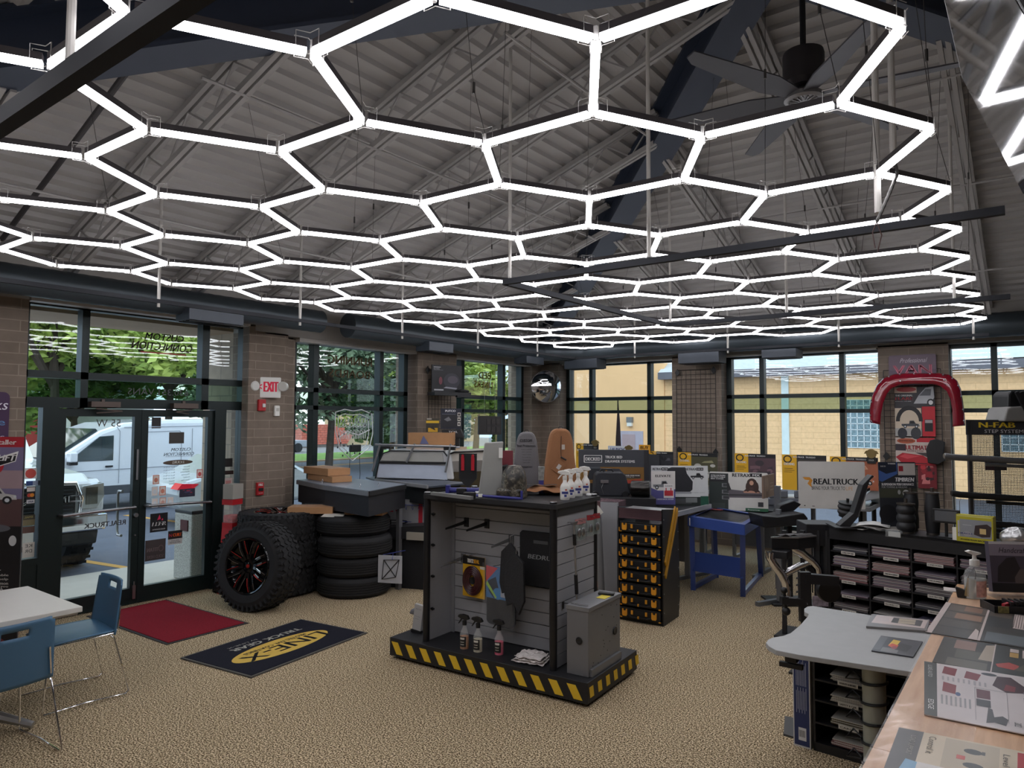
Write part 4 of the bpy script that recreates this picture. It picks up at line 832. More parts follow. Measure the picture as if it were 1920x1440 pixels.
# --- left edge banners
sign('wall_sign', 'purple wall sign with white script cut off at the left edge', 'sign', (-7.47, 1.75, 1.62), PI/2, .62, .56, .02, (58, 24, 66), [], [('Trucks', .25, .40, .35, .09, (230, 225, 235), dict(shear=.2)), ('inside', .28, .26, .31, .06, (90, 140, 190)), ('accessories', .1, .14, .49, .035, (200, 190, 210)), ('and more', .3, .06, .28, .03, (150, 150, 190))], rad=.05)
bn = thing('rollup_banner', 'tall roll-up banner for lift kits with a bearded man at its foot', 'banner', (-6.58, 1.93, 0), YAW)
BW = .62
P = panel(bn, BW, 1.58, .004, (26, 24, 28), [rect(0, 1.50, BW, .08, (168, 36, 48)), rect(0, 1.0, BW, .50, (116, 108, 138)), rect(0, 1.18, BW, .14, (158, 134, 140)), rect(0, .88, BW, .22, (84, 60, 60)), ell(.36, 1.36, .11, .085, (176, 40, 52)), poly([(.27, 1.30), (.56, 1.39), (.58, 1.47), (.29, 1.38)], (232, 230, 228)), poly([(.28, 1.31), (.555, 1.395), (.565, 1.45), (.29, 1.37)], (24, 22, 26)),
    *truck_pic(.16, 1.06, .42, .14, (188, 186, 184)), rect(0, .60, BW, .29, (22, 20, 24)), *[ell(.28, .64+.045*i, .13, .028, (48, 48, 54) if i % 2 else (30, 30, 34)) for i in range(5)], ell(.42, .875, .12, .03, (90, 90, 96)), ell(.56, .78, .03, .04, (200, 200, 200)),
    poly([(.44, .36), (.49, .42), (.54, .36), (.49, .30)], (200, 200, 200)), poly([(.45, .36), (.49, .41), (.53, .36), (.49, .31)], (24, 22, 26)), poly([(.32, .36), (.37, .42), (.42, .36), (.37, .30)], (200, 200, 200)), poly([(.33, .36), (.37, .41), (.41, .36), (.37, .31)], (24, 22, 26)),
    ell(.40, .11, .055, .075, (150, 104, 84)), ell(.40, .055, .06, .07, (40, 26, 24)), ell(.40, .165, .085, .03, (110, 106, 92)), poly([(.35, .165), (.36, .215), (.44, .215), (.45, .165)], (124, 120, 104)), ell(.385, .12, .01, .006, (30, 20, 20)), ell(.415, .12, .01, .006, (30, 20, 20)), poly([(.26, .0), (.33, .06), (.47, .06), (.56, .0)], (130, 60, 64))],
    [('Trusted Installer', .12, 1.52, .44, .038, (235, 225, 220), dict(bold=.04)), ('LIFT', .42, 1.395, .13, .045, (235, 232, 230), dict(shear=.3, bold=.06)), ('PAL', .30, 1.345, .1, .04, (235, 232, 230), dict(shear=.3, bold=.06)), ('Series', .18, .93, .2, .05, (220, 215, 210), dict(shear=.2, bold=.04)), ('Ride without squat.', .08, .545, .4, .035, (225, 220, 214), dict(bold=.04)),
     ('Our adjustable', .26, .505, .28, .022, (214, 210, 204), dict(bold=.04)), ('springs can help', .24, .475, .3, .022, (214, 210, 204), dict(bold=.04)), ('level some common', .24, .445, .3, .022, (214, 210, 204), dict(bold=.04)), ('trucks and get you', .24, .415+.005, .3, .02, (214, 210, 204), dict(bold=.04)), ('company.com', .28, .25, .2, .018, (200, 196, 190))], name='banner_print')
P.matrix_local = T(-.31, 0, .22)
MB().box(-.33, -.08, .0, .33, .10, .1).build('banner_base', ALU, bn, bevel=.02); MB().cyl((0, .05, .08), (0, .03, 1.8), .012).build('support_pole', ALU, bn); MB().box(.305, .005, .12, .315, .012, 1.8).build('edge_strip', ALU, bn)
# --- neon sign hanging in the second window
t = thing('neon_sign', 'unlit shield-shaped neon tube sign hung in the window with black cords', 'neon sign', (-7.52, 6.40, 0), PI/2)
NT = mat('unlit_neon', (214, 216, 216), .15, spec=.8)
sh = [(-.30, 2.04), (-.15, 2.08), (0, 2.06), (.15, 2.08), (.34, 2.02), (.36, 1.75), (.3, 1.55), (.0, 1.38), (-.22, 1.55), (-.3, 1.8)]
MB().tube([(x, 0, z) for x, z in sh], .007, n=6, closed=True).tube([(x*.82, .01, 1.74+(z-1.74)*.82) for x, z in sh], .006, n=6, closed=True).build('shield_outline', NT, t, smooth=True)
mb = MB(); r = random.Random(11)
for k in range(8):
    x0 = -.24+.06*k; mb.tube([(x0, -.01, 1.83), (x0+.03, -.01, 1.96), (x0+.05, -.01, 1.86), (x0+.02, -.01, 1.84)], .005, n=5)
    mb.tube([(x0, -.01, 1.68), (x0+.01, -.01, 1.80), (x0+.045, -.01, 1.78), (x0+.03, -.01, 1.68)], .005, n=5)
mb.build('tube_lettering', NT, t)
MB().tube([(-.24, 0, 1.70), (-.1, -.005, 1.78), (.1, -.005, 1.73), (.3, 0, 1.80)], .008, n=6).build('swoosh_tube', NT, t)
m_ = MB()
for k in range(26): m_.cbox((r.uniform(-.26, .3), -.005, r.uniform(1.45, 2.03)), (.012, .012, .025))
m_.build('tube_clips', BLACK, t)
MB().box(-.05, -.03, 1.50, .13, .02, 1.60).build('transformer', BLACK, t, bevel=.01)
MB().tube([(-.04, 0, 1.5), (-.05, 0, 1.2), (-.03, 0, .95), (-.05, .0, .47)], .004, n=5).tube([(.12, 0, 1.5), (.14, 0, 1.2), (.12, 0, .9), (.13, 0, .47)], .004, n=5).tube([(-.05, 0, 2.06), (-.14, 0, 2.9)], .0015, n=4).tube([(.1, 0, 2.07), (.17, 0, 2.9)], .0015, n=4).build('cords', BLACK, t)
BRL = (112, 92, 60)
on_left(win2, [('RUNNING', 6.10, 2.70, .78, .12, BRL, dict(mirror=True, bold=.04)), ('BOARDS', 6.12, 2.52, .72, .11, BRL, dict(mirror=True, bold=.04))])
on_left(win3, [('BED', 9.30, 2.66, .32, .11, (150, 112, 62), dict(mirror=True, bold=.04)), ('LINERS', 9.18, 2.50, .5, .11, (150, 112, 62), dict(mirror=True, bold=.04))])
BL2 = (228, 178, 120)
def on_back(parent, items, y=11.14): return lettering(parent, items, off=-y, name='lettering')
mb = MB(); mb.M = T(0, 11.143, 0)
mb.tube([(-2.75+.22*math.cos(a), 0, 1.72+.22*math.sin(a)) for a in [2*PI*i/28 for i in range(28)]], .05, n=5, closed=True)
# ================================================================== corner mirror
t = thing('convex_mirror', 'round convex security mirror mounted high in the corner', 'mirror', (-7.1, 10.48, 2.55), math.radians(52))
MB().ball((0, .62, 0), .72, n=64, k=48).build('mirror_dome', mat('mirror', (235, 235, 238), .01, 1.0, var=0), t, smooth=True)
me = t.children[0].data; b = bmesh.new(); b.from_mesh(me); bmesh.ops.bisect_plane(b, geom=b.verts[:]+b.edges[:]+b.faces[:], plane_co=(0, -.0, 0), plane_no=(0, 1, 0), clear_outer=True); b.to_mesh(me); b.free()
MB().tube([(.365*math.cos(a), .002, .365*math.sin(a)) for a in [2*PI*i/64 for i in range(64)]], .011, n=8, closed=True).lathe([(.001, .03), (.36, .02), (.36, .0)], axis='Y', n=64, cap=False).build('mirror_rim', mat('mirror_rim', (90, 84, 80), .4), t); MB().cyl((0, .02, 0), (-.06, .70, .05), .012).build('bracket', STEEL, t)
t['sc'] = 1; t.scale = (.78, .78, .78); del t['sc']
# ================================================================== bed covers on racks at the left wall
t = thing('bed_cover', 'flat grey and black truck bed cover lying on its rack below the neon sign', 'bed cover', (0, 0, 0))
Q = [(-5.68, 5.06), (-5.95, 5.86), (-7.42, 6.05), (-7.42, 5.44), (-6.6, 5.2)]
MB().prism(Q, 1.185, 1.195, 'XY').build('cover_top', mat('cover_top', (120, 128, 140), .35), t)
mb = MB()
for a, b in (((-7.42, 5.44), (-6.6, 5.2)), ((-6.6, 5.2), (-5.68, 5.06))): mb.beam((*a, 1.165), (*b, 1.165), .02, .05)
mb.build('front_rail', mat('rail_grey', (134, 136, 140), .4, .5), t); MB().beam((-5.68, 5.06, 1.165), (-5.95, 5.86, 1.165), .03, .05).build('end_rail', BLACKM, t)
MB().prism([(p[0]-.02 if i < 2 else p[0], p[1]+.02) for i, p in enumerate(Q)], .92, 1.14, 'XY').build('cover_body', mat('cover_body', (30, 30, 36), .6), t)
for x, y in ((-6.75, 5.30), (-5.95, 5.18), (-5.9, 5.4)): MB().tube([(x, y, 1.195), (x+.012, y, 1.225), (x, y, 1.245), (x-.012, y, 1.225)], .003, n=5, closed=True).build('tie_loop', STEEL, t)
MB().box(-7.40, 5.5, 0, -7.34, 6.2, .92).box(-5.98, 5.75, 0, -5.93, 5.8, .92).box(-7.4, 5.5, .86, -6.0, 5.56, .92).build('rack_frame', mat('rack_steel', (120, 120, 124), .4, .6), t)
t = thing('bed_cover', 'second bed cover with a silver front rail behind the first', 'bed cover', (0, 0, 0))
MB().prism([(-6.78, 6.18), (-5.72, 5.95), (-5.68, 6.7), (-7.3, 6.9), (-7.3, 6.45)], 1.15, 1.17, 'XY').build('cover_top', mat('cover_dark', (60, 66, 76), .4), t)
MB().beam((-6.78, 6.15, 1.175), (-5.66, 5.93, 1.175), .025, .04).build('front_rail', mat('rail_silver', (176, 178, 182), .35, .5), t); MB().prism([(-6.7, 6.25), (-5.76, 6.02), (-5.74, 6.6), (-7.2, 6.8)], .95, 1.14, 'XY').build('cover_body', BLACKM, t); MB().box(-7.1, 6.5, 0, -7.05, 6.55, .95).box(-5.9, 6.4, 0, -5.85, 6.45, .95).build('rack_frame', mat('rack_steel', (120, 120, 124)), t)
wrapped_box('film wrapped flat carton on the left end of the bed cover', -7.08, 5.62, 1.27, math.radians(-10), .62, .30, .085, 'cartons on the bed cover')
wrapped_box('plain brown carton under the wrapped one on the bed cover', -7.0, 5.60, 1.197, math.radians(-12), .66, .26, .07, 'cartons on the bed cover')
# brand display with hooks behind the tyres
t = thing('brand_display', 'pale display panel with red and black brand logo behind the ribbed tyres', 'display', (-6.35, 5.98, 0), math.radians(30))
panel(t, 1.0, .62, .02, (150, 150, 152), [poly([(.30, .47), (.36, .57), (.41, .47)], (190, 30, 56)), poly([(.43, .50), (.46, .51), (.47, .46), (.45, .46)], (190, 30, 56)), rect(.72, .05, .05, .57, (188, 30, 48))], [('LEER', .10, .30, .52, .075, (24, 24, 26), dict(bold=.06))]).matrix_local = T(-.35, 0, .36)
m_ = MB().tube([(-.1, -.03, .93), (.5, -.03, .91)], .004, n=5)
for k in range(4): m_.tube([(.14+.08*k, -.03, .93), (.14+.08*k, -.05, .88), (.16+.08*k, -.08, .87), (.17+.08*k, -.09, .9)], .003, n=5)
m_.tube([(.1, -.02, .76), (.14, -.12, .74), (.32, -.14, .735)], .004, n=5)
m_.build('hooks', mat('blue_wire', (60, 70, 140), .4, .5), t); MB().box(-.3, .02, 0, -.26, .06, .98).box(.55, .02, 0, .59, .06, .98).build('stand_post', BLACKM, t)
t = thing('parts_tray', 'dark metal tray with a bare aluminium end projecting beside the ribbed tyres', 'tray', (-5.93, 5.85, 0), math.radians(20))
MB().prism([(-.34, .68), (.3, .74), (.3, .62), (-.1, .56), (-.34, .58)], -.06, .25, 'XZ').build('tray', BLACKM, t); MB().box(.06, -.1, .575, .32, -.065, .66).build('end_plate', mat('bare_alu', (196, 190, 178), .4, .6), t); MB().box(-.3, .0, 0, .26, .22, .56).build('lower_cabinet', mat('flat_black', (22, 22, 26), .7), t)  # lower cabinet in one even near-black
t = thing('sample_pack', 'clear blister pack with a black cargo net hanging on blue hooks', 'package', (-5.73, 5.44, .16), math.radians(24))
MB().box(-.15, -.004, 0, .13, .004, .30).build('clear_pack', mat('milky_clear', (206, 208, 214), .2, alpha=.55), t, bevel=.003)
mb = MB().tube([(-.1, -.01, .04), (.06, -.01, .07), (.1, -.01, .26), (-.08, -.01, .25)], .005, n=5, closed=True).tube([(-.1, -.01, .04), (.1, -.01, .26)], .005).tube([(.06, -.01, .07), (-.08, -.01, .25)], .005)
mb.build('cargo_net', BLACK, t); MB().tube([(-.1, .01, .30), (.16, .01, .36)], .005).tube([(.02, .01, .32), (.02, -.02, .26), (.04, -.05, .27)], .003).build('hanging_rail', mat('blue_wire', (60, 70, 140)), t)
MB().cyl((.1, .02, 0), (.1, .02, .36), .006).build('prop', STEEL, t)
# truck topper with ladder rack
t = thing('truck_topper', 'white truck topper on its rack with silver ladder rack bars', 'truck topper', (-6.93, 6.28, 1.175), math.radians(30))
b = MB().prism([(-.02, 0), (.03, .22), (.09, .33), (.2, .38), (.9, .38), (.98, .32), (1.03, .0)], .04, .55, 'XZ').build('topper_body', mat('topper_white', (206, 208, 210), .25, coat=.4), t, bevel=.02)
MB().prism([(.02, .02), (.05, .2), (.92, .18), (.95, .0)], .02, .035, 'XZ').build('lower_window', mat('topper_glass', (196, 206, 222), .08, spec=.9), t); MB().prism([(.055, .24), (.1, .31), (.2, .345), (.88, .345), (.9, .22)], .02, .035, 'XZ').build('upper_window', mat('topper_film', (176, 176, 170), .15, bump=.4, bscale=12), t)
MB().tube([(.0, .01, 0), (.045, .01, .22), (.1, .01, .33), (.2, .01, .365), (.9, .01, .365), (.95, .01, .3)], .009, n=6).box(.045, .0, .20, .93, .03, .228).build('rubber_trim', BLACK, t)
for x0, x1 in ((-.03, .07), (.42, .53), (.93, 1.0)): MB().tube([(x0, -.02, .10 if x0 < .3 or x0 > .9 else .22), (x1, -.02, .46)], .014, n=8).build('ladder_upright', ALU, t)
MB().tube([(.0, -.02, .445), (1.06, -.02, .43)], .014, n=8).tube([(.04, .08, .43), (1.1, .08, .415)], .012, n=8).build('ladder_crossbar', ALU, t); MB().box(.07, .0, .39, .2, .05, .42).box(.9, .0, .38, 1.05, .07, .43).build('clamp', BLACK, t, bevel=.005)
t = thing('truck_topper', 'second topper with a mirror chrome window edge beside the first', 'truck topper', (-6.2, 6.82, 1.07), math.radians(33))
MB().prism([(-.12, 0), (-.08, .3), (0, .42), (.12, .47), (.6, .5), (.6, 0)], .02, .5, 'XZ').build('topper_body', mat('topper_cream', (196, 190, 180), .3, coat=.4), t, bevel=.02); MB().prism([(.0, .02), (.02, .28), (.1, .34), (.6, .36), (.6, .02)], -.01, .015, 'XZ').build('side_window', CHROME, t); MB().prism([(.06, .0), (.07, .2), (.6, .22), (.6, 0)], -.02, -.008, 'XZ').build('dark_glass', mat('bronze_glass', (70, 62, 46), .12), t)
MB().tube([(-.11, -.0, 0), (-.07, -.0, .3), (.0, 0, .41), (.12, 0, .455), (.6, 0, .48)], .012, n=6).build('rubber_trim', BLACK, t); MB().box(-.05, .1, -1.07, .5, .4, 0).build('plinth', BLACKM, t)
# cartons and packages above, in front of the wire grid
wrapped = thing('cardboard_box', 'long brown cardboard carton on the shelf in front of the wire grid', 'box', (-6.98, 7.36, 1.57), math.radians(33)); MB().box(-.3, -.1, 0, .3, .12, .19).build('carton', KRAFT, wrapped, bevel=.003); MB().prism([(.3, 0), (.3, .19), (.34, .2), (.34, .02)], -.1, .12, 'XZ').build('flap', KRAFT, wrapped); MB().prism([(-.13, .03), (-.08, .15), (-.0, .03)], -.104, -.1, 'XZ').build('printed_triangle', C((104, 110, 150)), wrapped)
tag(MB().box(-7.3, 7.2, 1.52, -6.5, 7.6, 1.565).build('shelf_board', mat('pale_board', (196, 172, 146), .7)), 'pale wooden board carrying the long carton', 'shelf')
tag(MB().box(-7.25, 7.25, 0, -6.6, 7.55, 1.515).build('display_cabinet', mat('cabinet_dark_grey', (58, 56, 56), .7)), 'dark cabinet under the pale board', 'cabinet')  # cabinet in one even dark grey
def wire_grid(label, w, h, nx, nz, M, group='wire grid panels', diamonds=()):
    t = thing('wire_grid', label, 'grid panel', group=group, M=M); mb = MB()
    for i in range(nx+1): mb.tube([(w*i/nx, 0, 0), (w*i/nx, 0, h)], .003 if 0 < i < nx else .005, n=5)
    for j in range(nz+1): mb.tube([(0, 0, h*j/nz), (w, 0, h*j/nz)], .003 if 0 < j < nz else .005, n=5)
    mb.build('wires', BLACK, t)
    for x, z in diamonds: MB().prism([(x-.045, z), (x, z+.06), (x+.045, z), (x, z-.06)], -.03, -.02, 'XZ').cyl((x, -.02, z), (x, .02, z), .01).build('diamond_bracket', BLACK, t)
    return t
wire_grid('black wire grid on the brick pier between the second and third windows', .5, 1.28, 7, 17, T(-7.46, 7.82, 1.28, PI/2), diamonds=[(.05, .04)])
wire_grid('tall black wire grid on the pier between the first two back windows', .66, 1.72, 8, 22, T(-4.78, 10.87, 1.05), diamonds=[(0.64, 1.70), (.05, .42), (.66, .40), (.06, .06), (.03, 1.68)])
wire_grid('black wire grid behind the fender flare posters', .68, 1.9, 9, 24, T(-1.73, 10.87, .75), diamonds=[(.02, .72), (.66, .72)])
t = MB().tube([(-7.43, 7.75, 2.71), (-7.43, 8.35, 2.69)], .005, n=5)
for y in (7.76, 8.32): t.M = T(-7.43, y, 2.70, PI/2); t.prism([(-.045, 0), (0, .06), (.045, 0), (0, -.06)], -.01, .0, 'XZ'); t.M = Matrix.Identity(4)
tag(t.build('wall_rod', BLACK), 'thin black rod with diamond ends above the hanging product board', 'rod')
t = thing('product_board', 'glossy black product board with silver headset-like picture high on the pier', 'display', (-7.36, 7.78, 2.36), math.radians(70))
panel(t, .52, .42, .02, (18, 18, 24), [ell(.34, .18, .14, .12, (52, 50, 60)), ell(.36, .2, .09, .06, (84, 78, 88)), ell(.15, .18, .03, .06, (120, 60, 70)), poly([(.2, .07), (.42, .05), (.44, .075), (.24, .09)], (150, 150, 160)), rect(.03, .38, .12, .012, (170, 170, 175)), rect(.04, .03, .16, .02, (180, 180, 184)), rect(.03, .34, .16, .005, (120, 120, 130))], [('REVERB', .03, .35, .10, .018, (160, 160, 166))])
MB().box(-.06, -.22, -.05, .56, .02, 0).box(.3, -.26, -.075, .7, -.2, -.045).build('shelf', BLACKM, t); MB().ball((.46, -.12, .02), .09, sc=(1.4, .8, .35)).build('product', BLACK, t)
t = thing('product_board', 'dark blue boxed lighting display with white name and three small pictures', 'display', (-7.08, 7.68, 1.81), math.radians(35))
panel(t, .31, .30, .03, (36, 40, 56), [rect(.01, .02, .29, .2, (40, 40, 46)), rect(.25, .185, .045, .055, (206, 200, 190)), rect(.25, .115, .045, .055, (206, 200, 190)), rect(.25, .045, .045, .055, (206, 200, 190)), ell(.272, .212, .016, .018, (50, 46, 44)), ell(.272, .142, .016, .012, (50, 46, 44)), ell(.272, .072, .016, .012, (50, 46, 44)), poly([(.05, .14), (.12, .18), (.16, .13), (.1, .11)], (120, 120, 124)), rect(.02, .215, .2, .006, (110, 114, 130))], [('PUTCO', .07, .25, .15, .03, (236, 236, 238), dict(bold=.06))])
t = thing('product_box', 'black angled product box with white lettering beside the long carton', 'box', (-6.93, 7.55, 1.68), math.radians(35)); MB().prism([(0, 0), (.0, .12), (.27, .13), (.32, .02), (.3, -.0)], -.02, .14, 'XZ').build('box', BLACK, t, bevel=.008); lettering(t, [('TCXL', .10, .075, .13, .03, (220, 220, 222), dict(bold=.05))], off=.022); MB().box(.02, .0, -.115, .25, .1, -.005).build('riser', BLACKM, t)
t = thing('product_pack', 'yellow and black carded package hanging on the wire grid', 'package', (-7.2, 7.50, 1.765), math.radians(38)); panel(t, .19, .2, .01, (60, 56, 44), [rect(0, .13, .19, .035, (224, 184, 40)), rect(.03, .0, .14, .06, (216, 168, 36)), poly([(.06, .06), (.1, .1), (.14, .02)], (50, 44, 40)), rect(.01, .18, .07, .02, (170, 164, 156))])
tag(MB().prism([(0, 0), (.0, .3), (.02, .31), (.14, .31), (.36, .3), (.38, .28), (.38, .02), (.36, .0)], -.05, .06, 'XZ').build('hanging_case', mat('case_black', (44, 42, 42), .55)), 'black moulded panel hanging by cords in the third window', 'case').matrix_world = T(-7.45, 9.0, 1.70, math.radians(50))
hc = bpy.data.objects['hanging_case']; m_ = MB()
for k in range(3): m_.box(.13+.08*k, -.062, .04, .19+.08*k, -.05, .13).box(.13+.08*k, -.062, .17, .19+.08*k, -.05, .26)
m_.build('moulded_ribs', mat('case_rib', (58, 54, 54), .6), hc); MB().tube([(.1, 0, .3), (.1, 0, 1.2)], .002, n=4).tube([(.28, 0, .3), (.28, 0, 1.2)], .002, n=4).build('hanging_cord', mat('cord', (170, 170, 166)), hc)
# ================================================================== centre island
_f = Vector((-math.sin(YAW), math.cos(YAW), 0)); _cw = cam.matrix_world.to_3x3()
def ray_(px, py): return (_cw @ Vector(((px-960)/1320, -(py-720)/1320, -1))).normalized()
def at(px, py, F): d = ray_(px, py); return d*(F/d.dot(_f))+Vector((0, 0, 1.95))
def atz(px, py, z): d = ray_(px, py); return d*((z-1.95)/d.z)+Vector((0, 0, 1.95))
IA = math.radians(3.5); IM = T(-4.31, 4.09, 0, IA)
def isl(x, y, z=0, rz=0, rx=0, ry=0): return IM @ T(x, y, z, rz, rx, ry)
YEL = mat('hazard_yellow', (226, 186, 44), .6, var=.03); POSTM = mat('black_post', (22, 22, 25), .35)
t = thing('display_island', 'wheeled black display island with grey slat panels and hazard striped base', 'display stand', M=isl(0, 0))
b = MB().box(0, 0, .025, 1.81, .83, .17).build('base', BLACKM, t, bevel=.004)
MB().box(.06, .06, 0, 1.75, .77, .025).build('plinth', BLACK, t)
mb = MB()
for k in range(12): x = .02+.148*k; mb.add([(x, -.002, .14), (x+.07, -.002, .14), (x+.125, -.002, .045), (x+.056, -.002, .045)], [(0, 1, 2, 3)])
for k in range(7): y = .02+.128*k; mb.add([(1.812, y, .135), (1.812, y+.06, .135), (1.812, y+.075, .06), (1.812, y+.015, .06)], [(0, 1, 2, 3)])
mb.add([(-.002, .03, .13), (-.002, .09, .13), (-.002, .06, .06), (-.002, .0, .06)], [(0, 1, 2, 3)]); mb.build('hazard_stripes', YEL, b)
for x, y in ((.31, .09), (1.49, .09), (1.49, .73), (.31, .73)): p = MB().cyl((x, y, .17), (x, y, 1.357), .028, n=24).build('post', POSTM, t, smooth=True); MB().lathe([(.027, 1.357), (.025, 1.363), (.001, 1.364)], (x, y, 0)).build('post_cap', mat('cap_steel', (150, 150, 152), .3, .9), p)
SLG = mat('slat_groove', (34, 34, 36), .8)
def slat(mb, axis, c, a0, a1, z0, z1, n, face):
    p = (z1-z0)/n
    for i in range(n):
        q = (c, a0, z0+p*i+.006, c+.018*face, a1, z0+p*(i+1)) if axis == 'X' else (a0, c, z0+p*i+.006, a1, c+.018*face, z0+p*(i+1))
        mb.box(*q)
mb = MB(); slat(mb, 'Y', .41, .33, 1.47, .17, 1.31, 12, 1); mb.build('slat_panel', GREYP, t)
MB().box(.33, .43, .17, 1.47, .445, 1.31).build('panel_backing', SLG, t)
mb = MB(); slat(mb, 'X', 1.485, .115, .705, .17, 1.26, 12, 1); mb.build('slat_panel', GREYP, t); MB().box(1.46, .115, .17, 1.484, .705, 1.26).build('panel_backing', SLG, t)
sp_ = MB().box(.30, .115, .17, .318, .41, 1.31).build('side_panel', GREYP, t)
MB().box(.31, .40, .17, .35, .412, 1.31).build('corner_angle', mat('angle_grey', (130, 130, 133), .5), t)
m_ = MB()
for z in (.42, .68, .93, 1.18): m_.cyl((.325, .13, z), (.355, .13, z), .009, n=10).cyl((.34, .13, z-.012), (.34, .13, z+.012), .006)
m_.build('shelf_studs', BLACK, t)
MB().box(.30, .05, 1.31, 1.53, .77, 1.345).box(.33, .085, 1.29, 1.475, .1, 1.345).box(1.495, .115, 1.25, 1.51, .72, 1.345).build('top_shelf', BLACKM, t)
ZT = 1.346
# slat hooks
def hook(label, x, z, L, c, up=.02):
    t = thing('display_hook', label, 'hook', group='slat panel hooks', M=isl(x, .408, z)); MB().box(-.022, -.01, -.045, .022, 0, .03).build('hook_plate', c, t); MB().prism([(-.01, .01), (-.012, -.02), (-L, -.035-.0), (-L, -.02)], -.003, .003, 'YZ').build('hook_arm', c, t)
hook('black flat slat hook upper left on the island', .47, 1.10, .28, BLACK); hook('black flat slat hook second from the left', .68, 1.105, .28, BLACK)
hook('clear acrylic slat hook right of the two black ones', .92, 1.0, .28, mat('smoked_clear', (120, 120, 122), .1, alpha=.6)); hook('clear acrylic slat hook left of the yellow carded pack', .44, .80, .30, mat('smoked_clear', (120, 120, 122)))
# truckseal card
t = thing('seal_pack', 'yellow card with coiled dark red rubber seal hanging on the island', 'package', M=isl(.47, .36, .50, math.radians(-4)))
panel(t, .235, .33, .004, (214, 164, 30), [rect(0, .26, .235, .07, (24, 22, 22)), rect(.185, .235, .05, .022, (214, 210, 200))], [('TRUCK', .05, .275, .065, .032, (232, 228, 220), dict(bold=.06)), ('SEAL', .118, .275, .06, .032, (226, 160, 40), dict(bold=.06))])
m_ = MB()
for i in range(5): m_.tube([(.112+(.095-.014*i)*math.cos(a), -.012-.003*(i % 2), .135+(.112-.015*i)*math.sin(a)) for a in [2*PI*k/28 for k in range(28)]], .009, n=6, closed=True)
m_.build('coiled_seal', mat('seal_maroon', (62, 22, 26), .3), t, smooth=True); MB().lathe([(.001, -.004), (.03, -.012), (.03, 0)], (.112, 0, .135), axis='Y').build('seal_core', BLACK, t)
MB().cyl((.117, .05, .345), (.117, -.06, .345), .003).build('peg', STEEL, t)
# seat cover bag
t = thing('floor_liner_pack', 'large clear bag holding a folded black truck cover with blue and red label', 'package', M=isl(.75, .33, .33, math.radians(-5)))
MB().prism([(0, .02), (.03, 0), (.25, -.01), (.275, .03), (.27, .40), (.0, .40)], -.03, .02, 'XZ').build('black_product', mat('folded_vinyl', (28, 28, 32), .35, bump=.6, bscale=14), t, bevel=.015)
panel(t, .26, .25, .002, (70, 120, 172), [poly([(.0, .12), (.12, .24), (.0, .25)], (196, 60, 70)), poly([(.02, .13), (.1, .17), (.14, .05), (.08, .0), (.03, .05)], (34, 44, 60)), ell(.12, .04, .05, .045, (54, 130, 190)), poly([(.0, .1), (.1, .0), (.11, .012), (.01, .13)], (160, 200, 80)), rect(.15, .12, .11, .105, (226, 228, 232)), rect(.15, .02, .11, .09, (170, 176, 190)), rect(.2, .06, .025, .035, (30, 30, 34))],
    [('PRO-FIT', .157, .195, .09, .02, (40, 50, 70), dict(bold=.06)), ('TRUCK', .157, .16, .09, .027, (54, 100, 170), dict(bold=.07)), ('seat covers', .157, .135, .09, .014, (60, 80, 120))]).matrix_local = T(.005, -.034, .21)
MB().grid(lambda u, v: (-.02+.32*u, -.045-.02*math.sin(9*u+7*v)*.5, -.05+.53*v), 16, 24).build('clear_bag', FILM, t, smooth=True); MB().cyl((.13, .06, .475), (.13, -.1, .475), .003).build('peg', STEEL, t)
# kneeling pads
t = thing('foam_pad', 'black moulded bed mat sample with a handle slot on the island right', 'mat sample', M=isl(1.02, .37, .66))
PADM = mat('foam_black', (34, 34, 37), .75, bump=.4, bscale=60)
MB().prism([(0, .02), (.02, 0), (.40, .0), (.40, .42), (.02, .42), (0, .40)], -.0, .02, 'XZ').build('pad', PADM, t, bevel=.005); MB().box(.13, -.002, .33, .26, .0, .355).build('handle_slot', mat('slot_grey', (96, 96, 98), .6), t); lettering(t, [('BEDRUG', .08, .21, .26, .035, (170, 170, 172), dict(bold=.05, shear=.2))], off=.003)
for i, (dx, dz, rz, lab) in enumerate(((-.06, -.03, 16, 'black folded mat sample hanging edge on in front of the pad'), (.02, -.1, 12, 'second black folded mat sample nearer the post'))):
    t = thing('foam_pad', lab, 'mat sample', M=isl(.99+dx, .22-.05*i, .62+dz, math.radians(-rz))); MB().prism([(0, .1), (.03, .02), (.1, .05), (.15, -.03), (.21, .08), (.2, .36), (.12, .42), (.02, .34)], 0, .022, 'XZ').build('pad', PADM, t, bevel=.004)
    MB().tube([(.12, .01, .40), (.12, .01, .47), (.14, .03, .48)], .003).build('peg', STEEL, t)
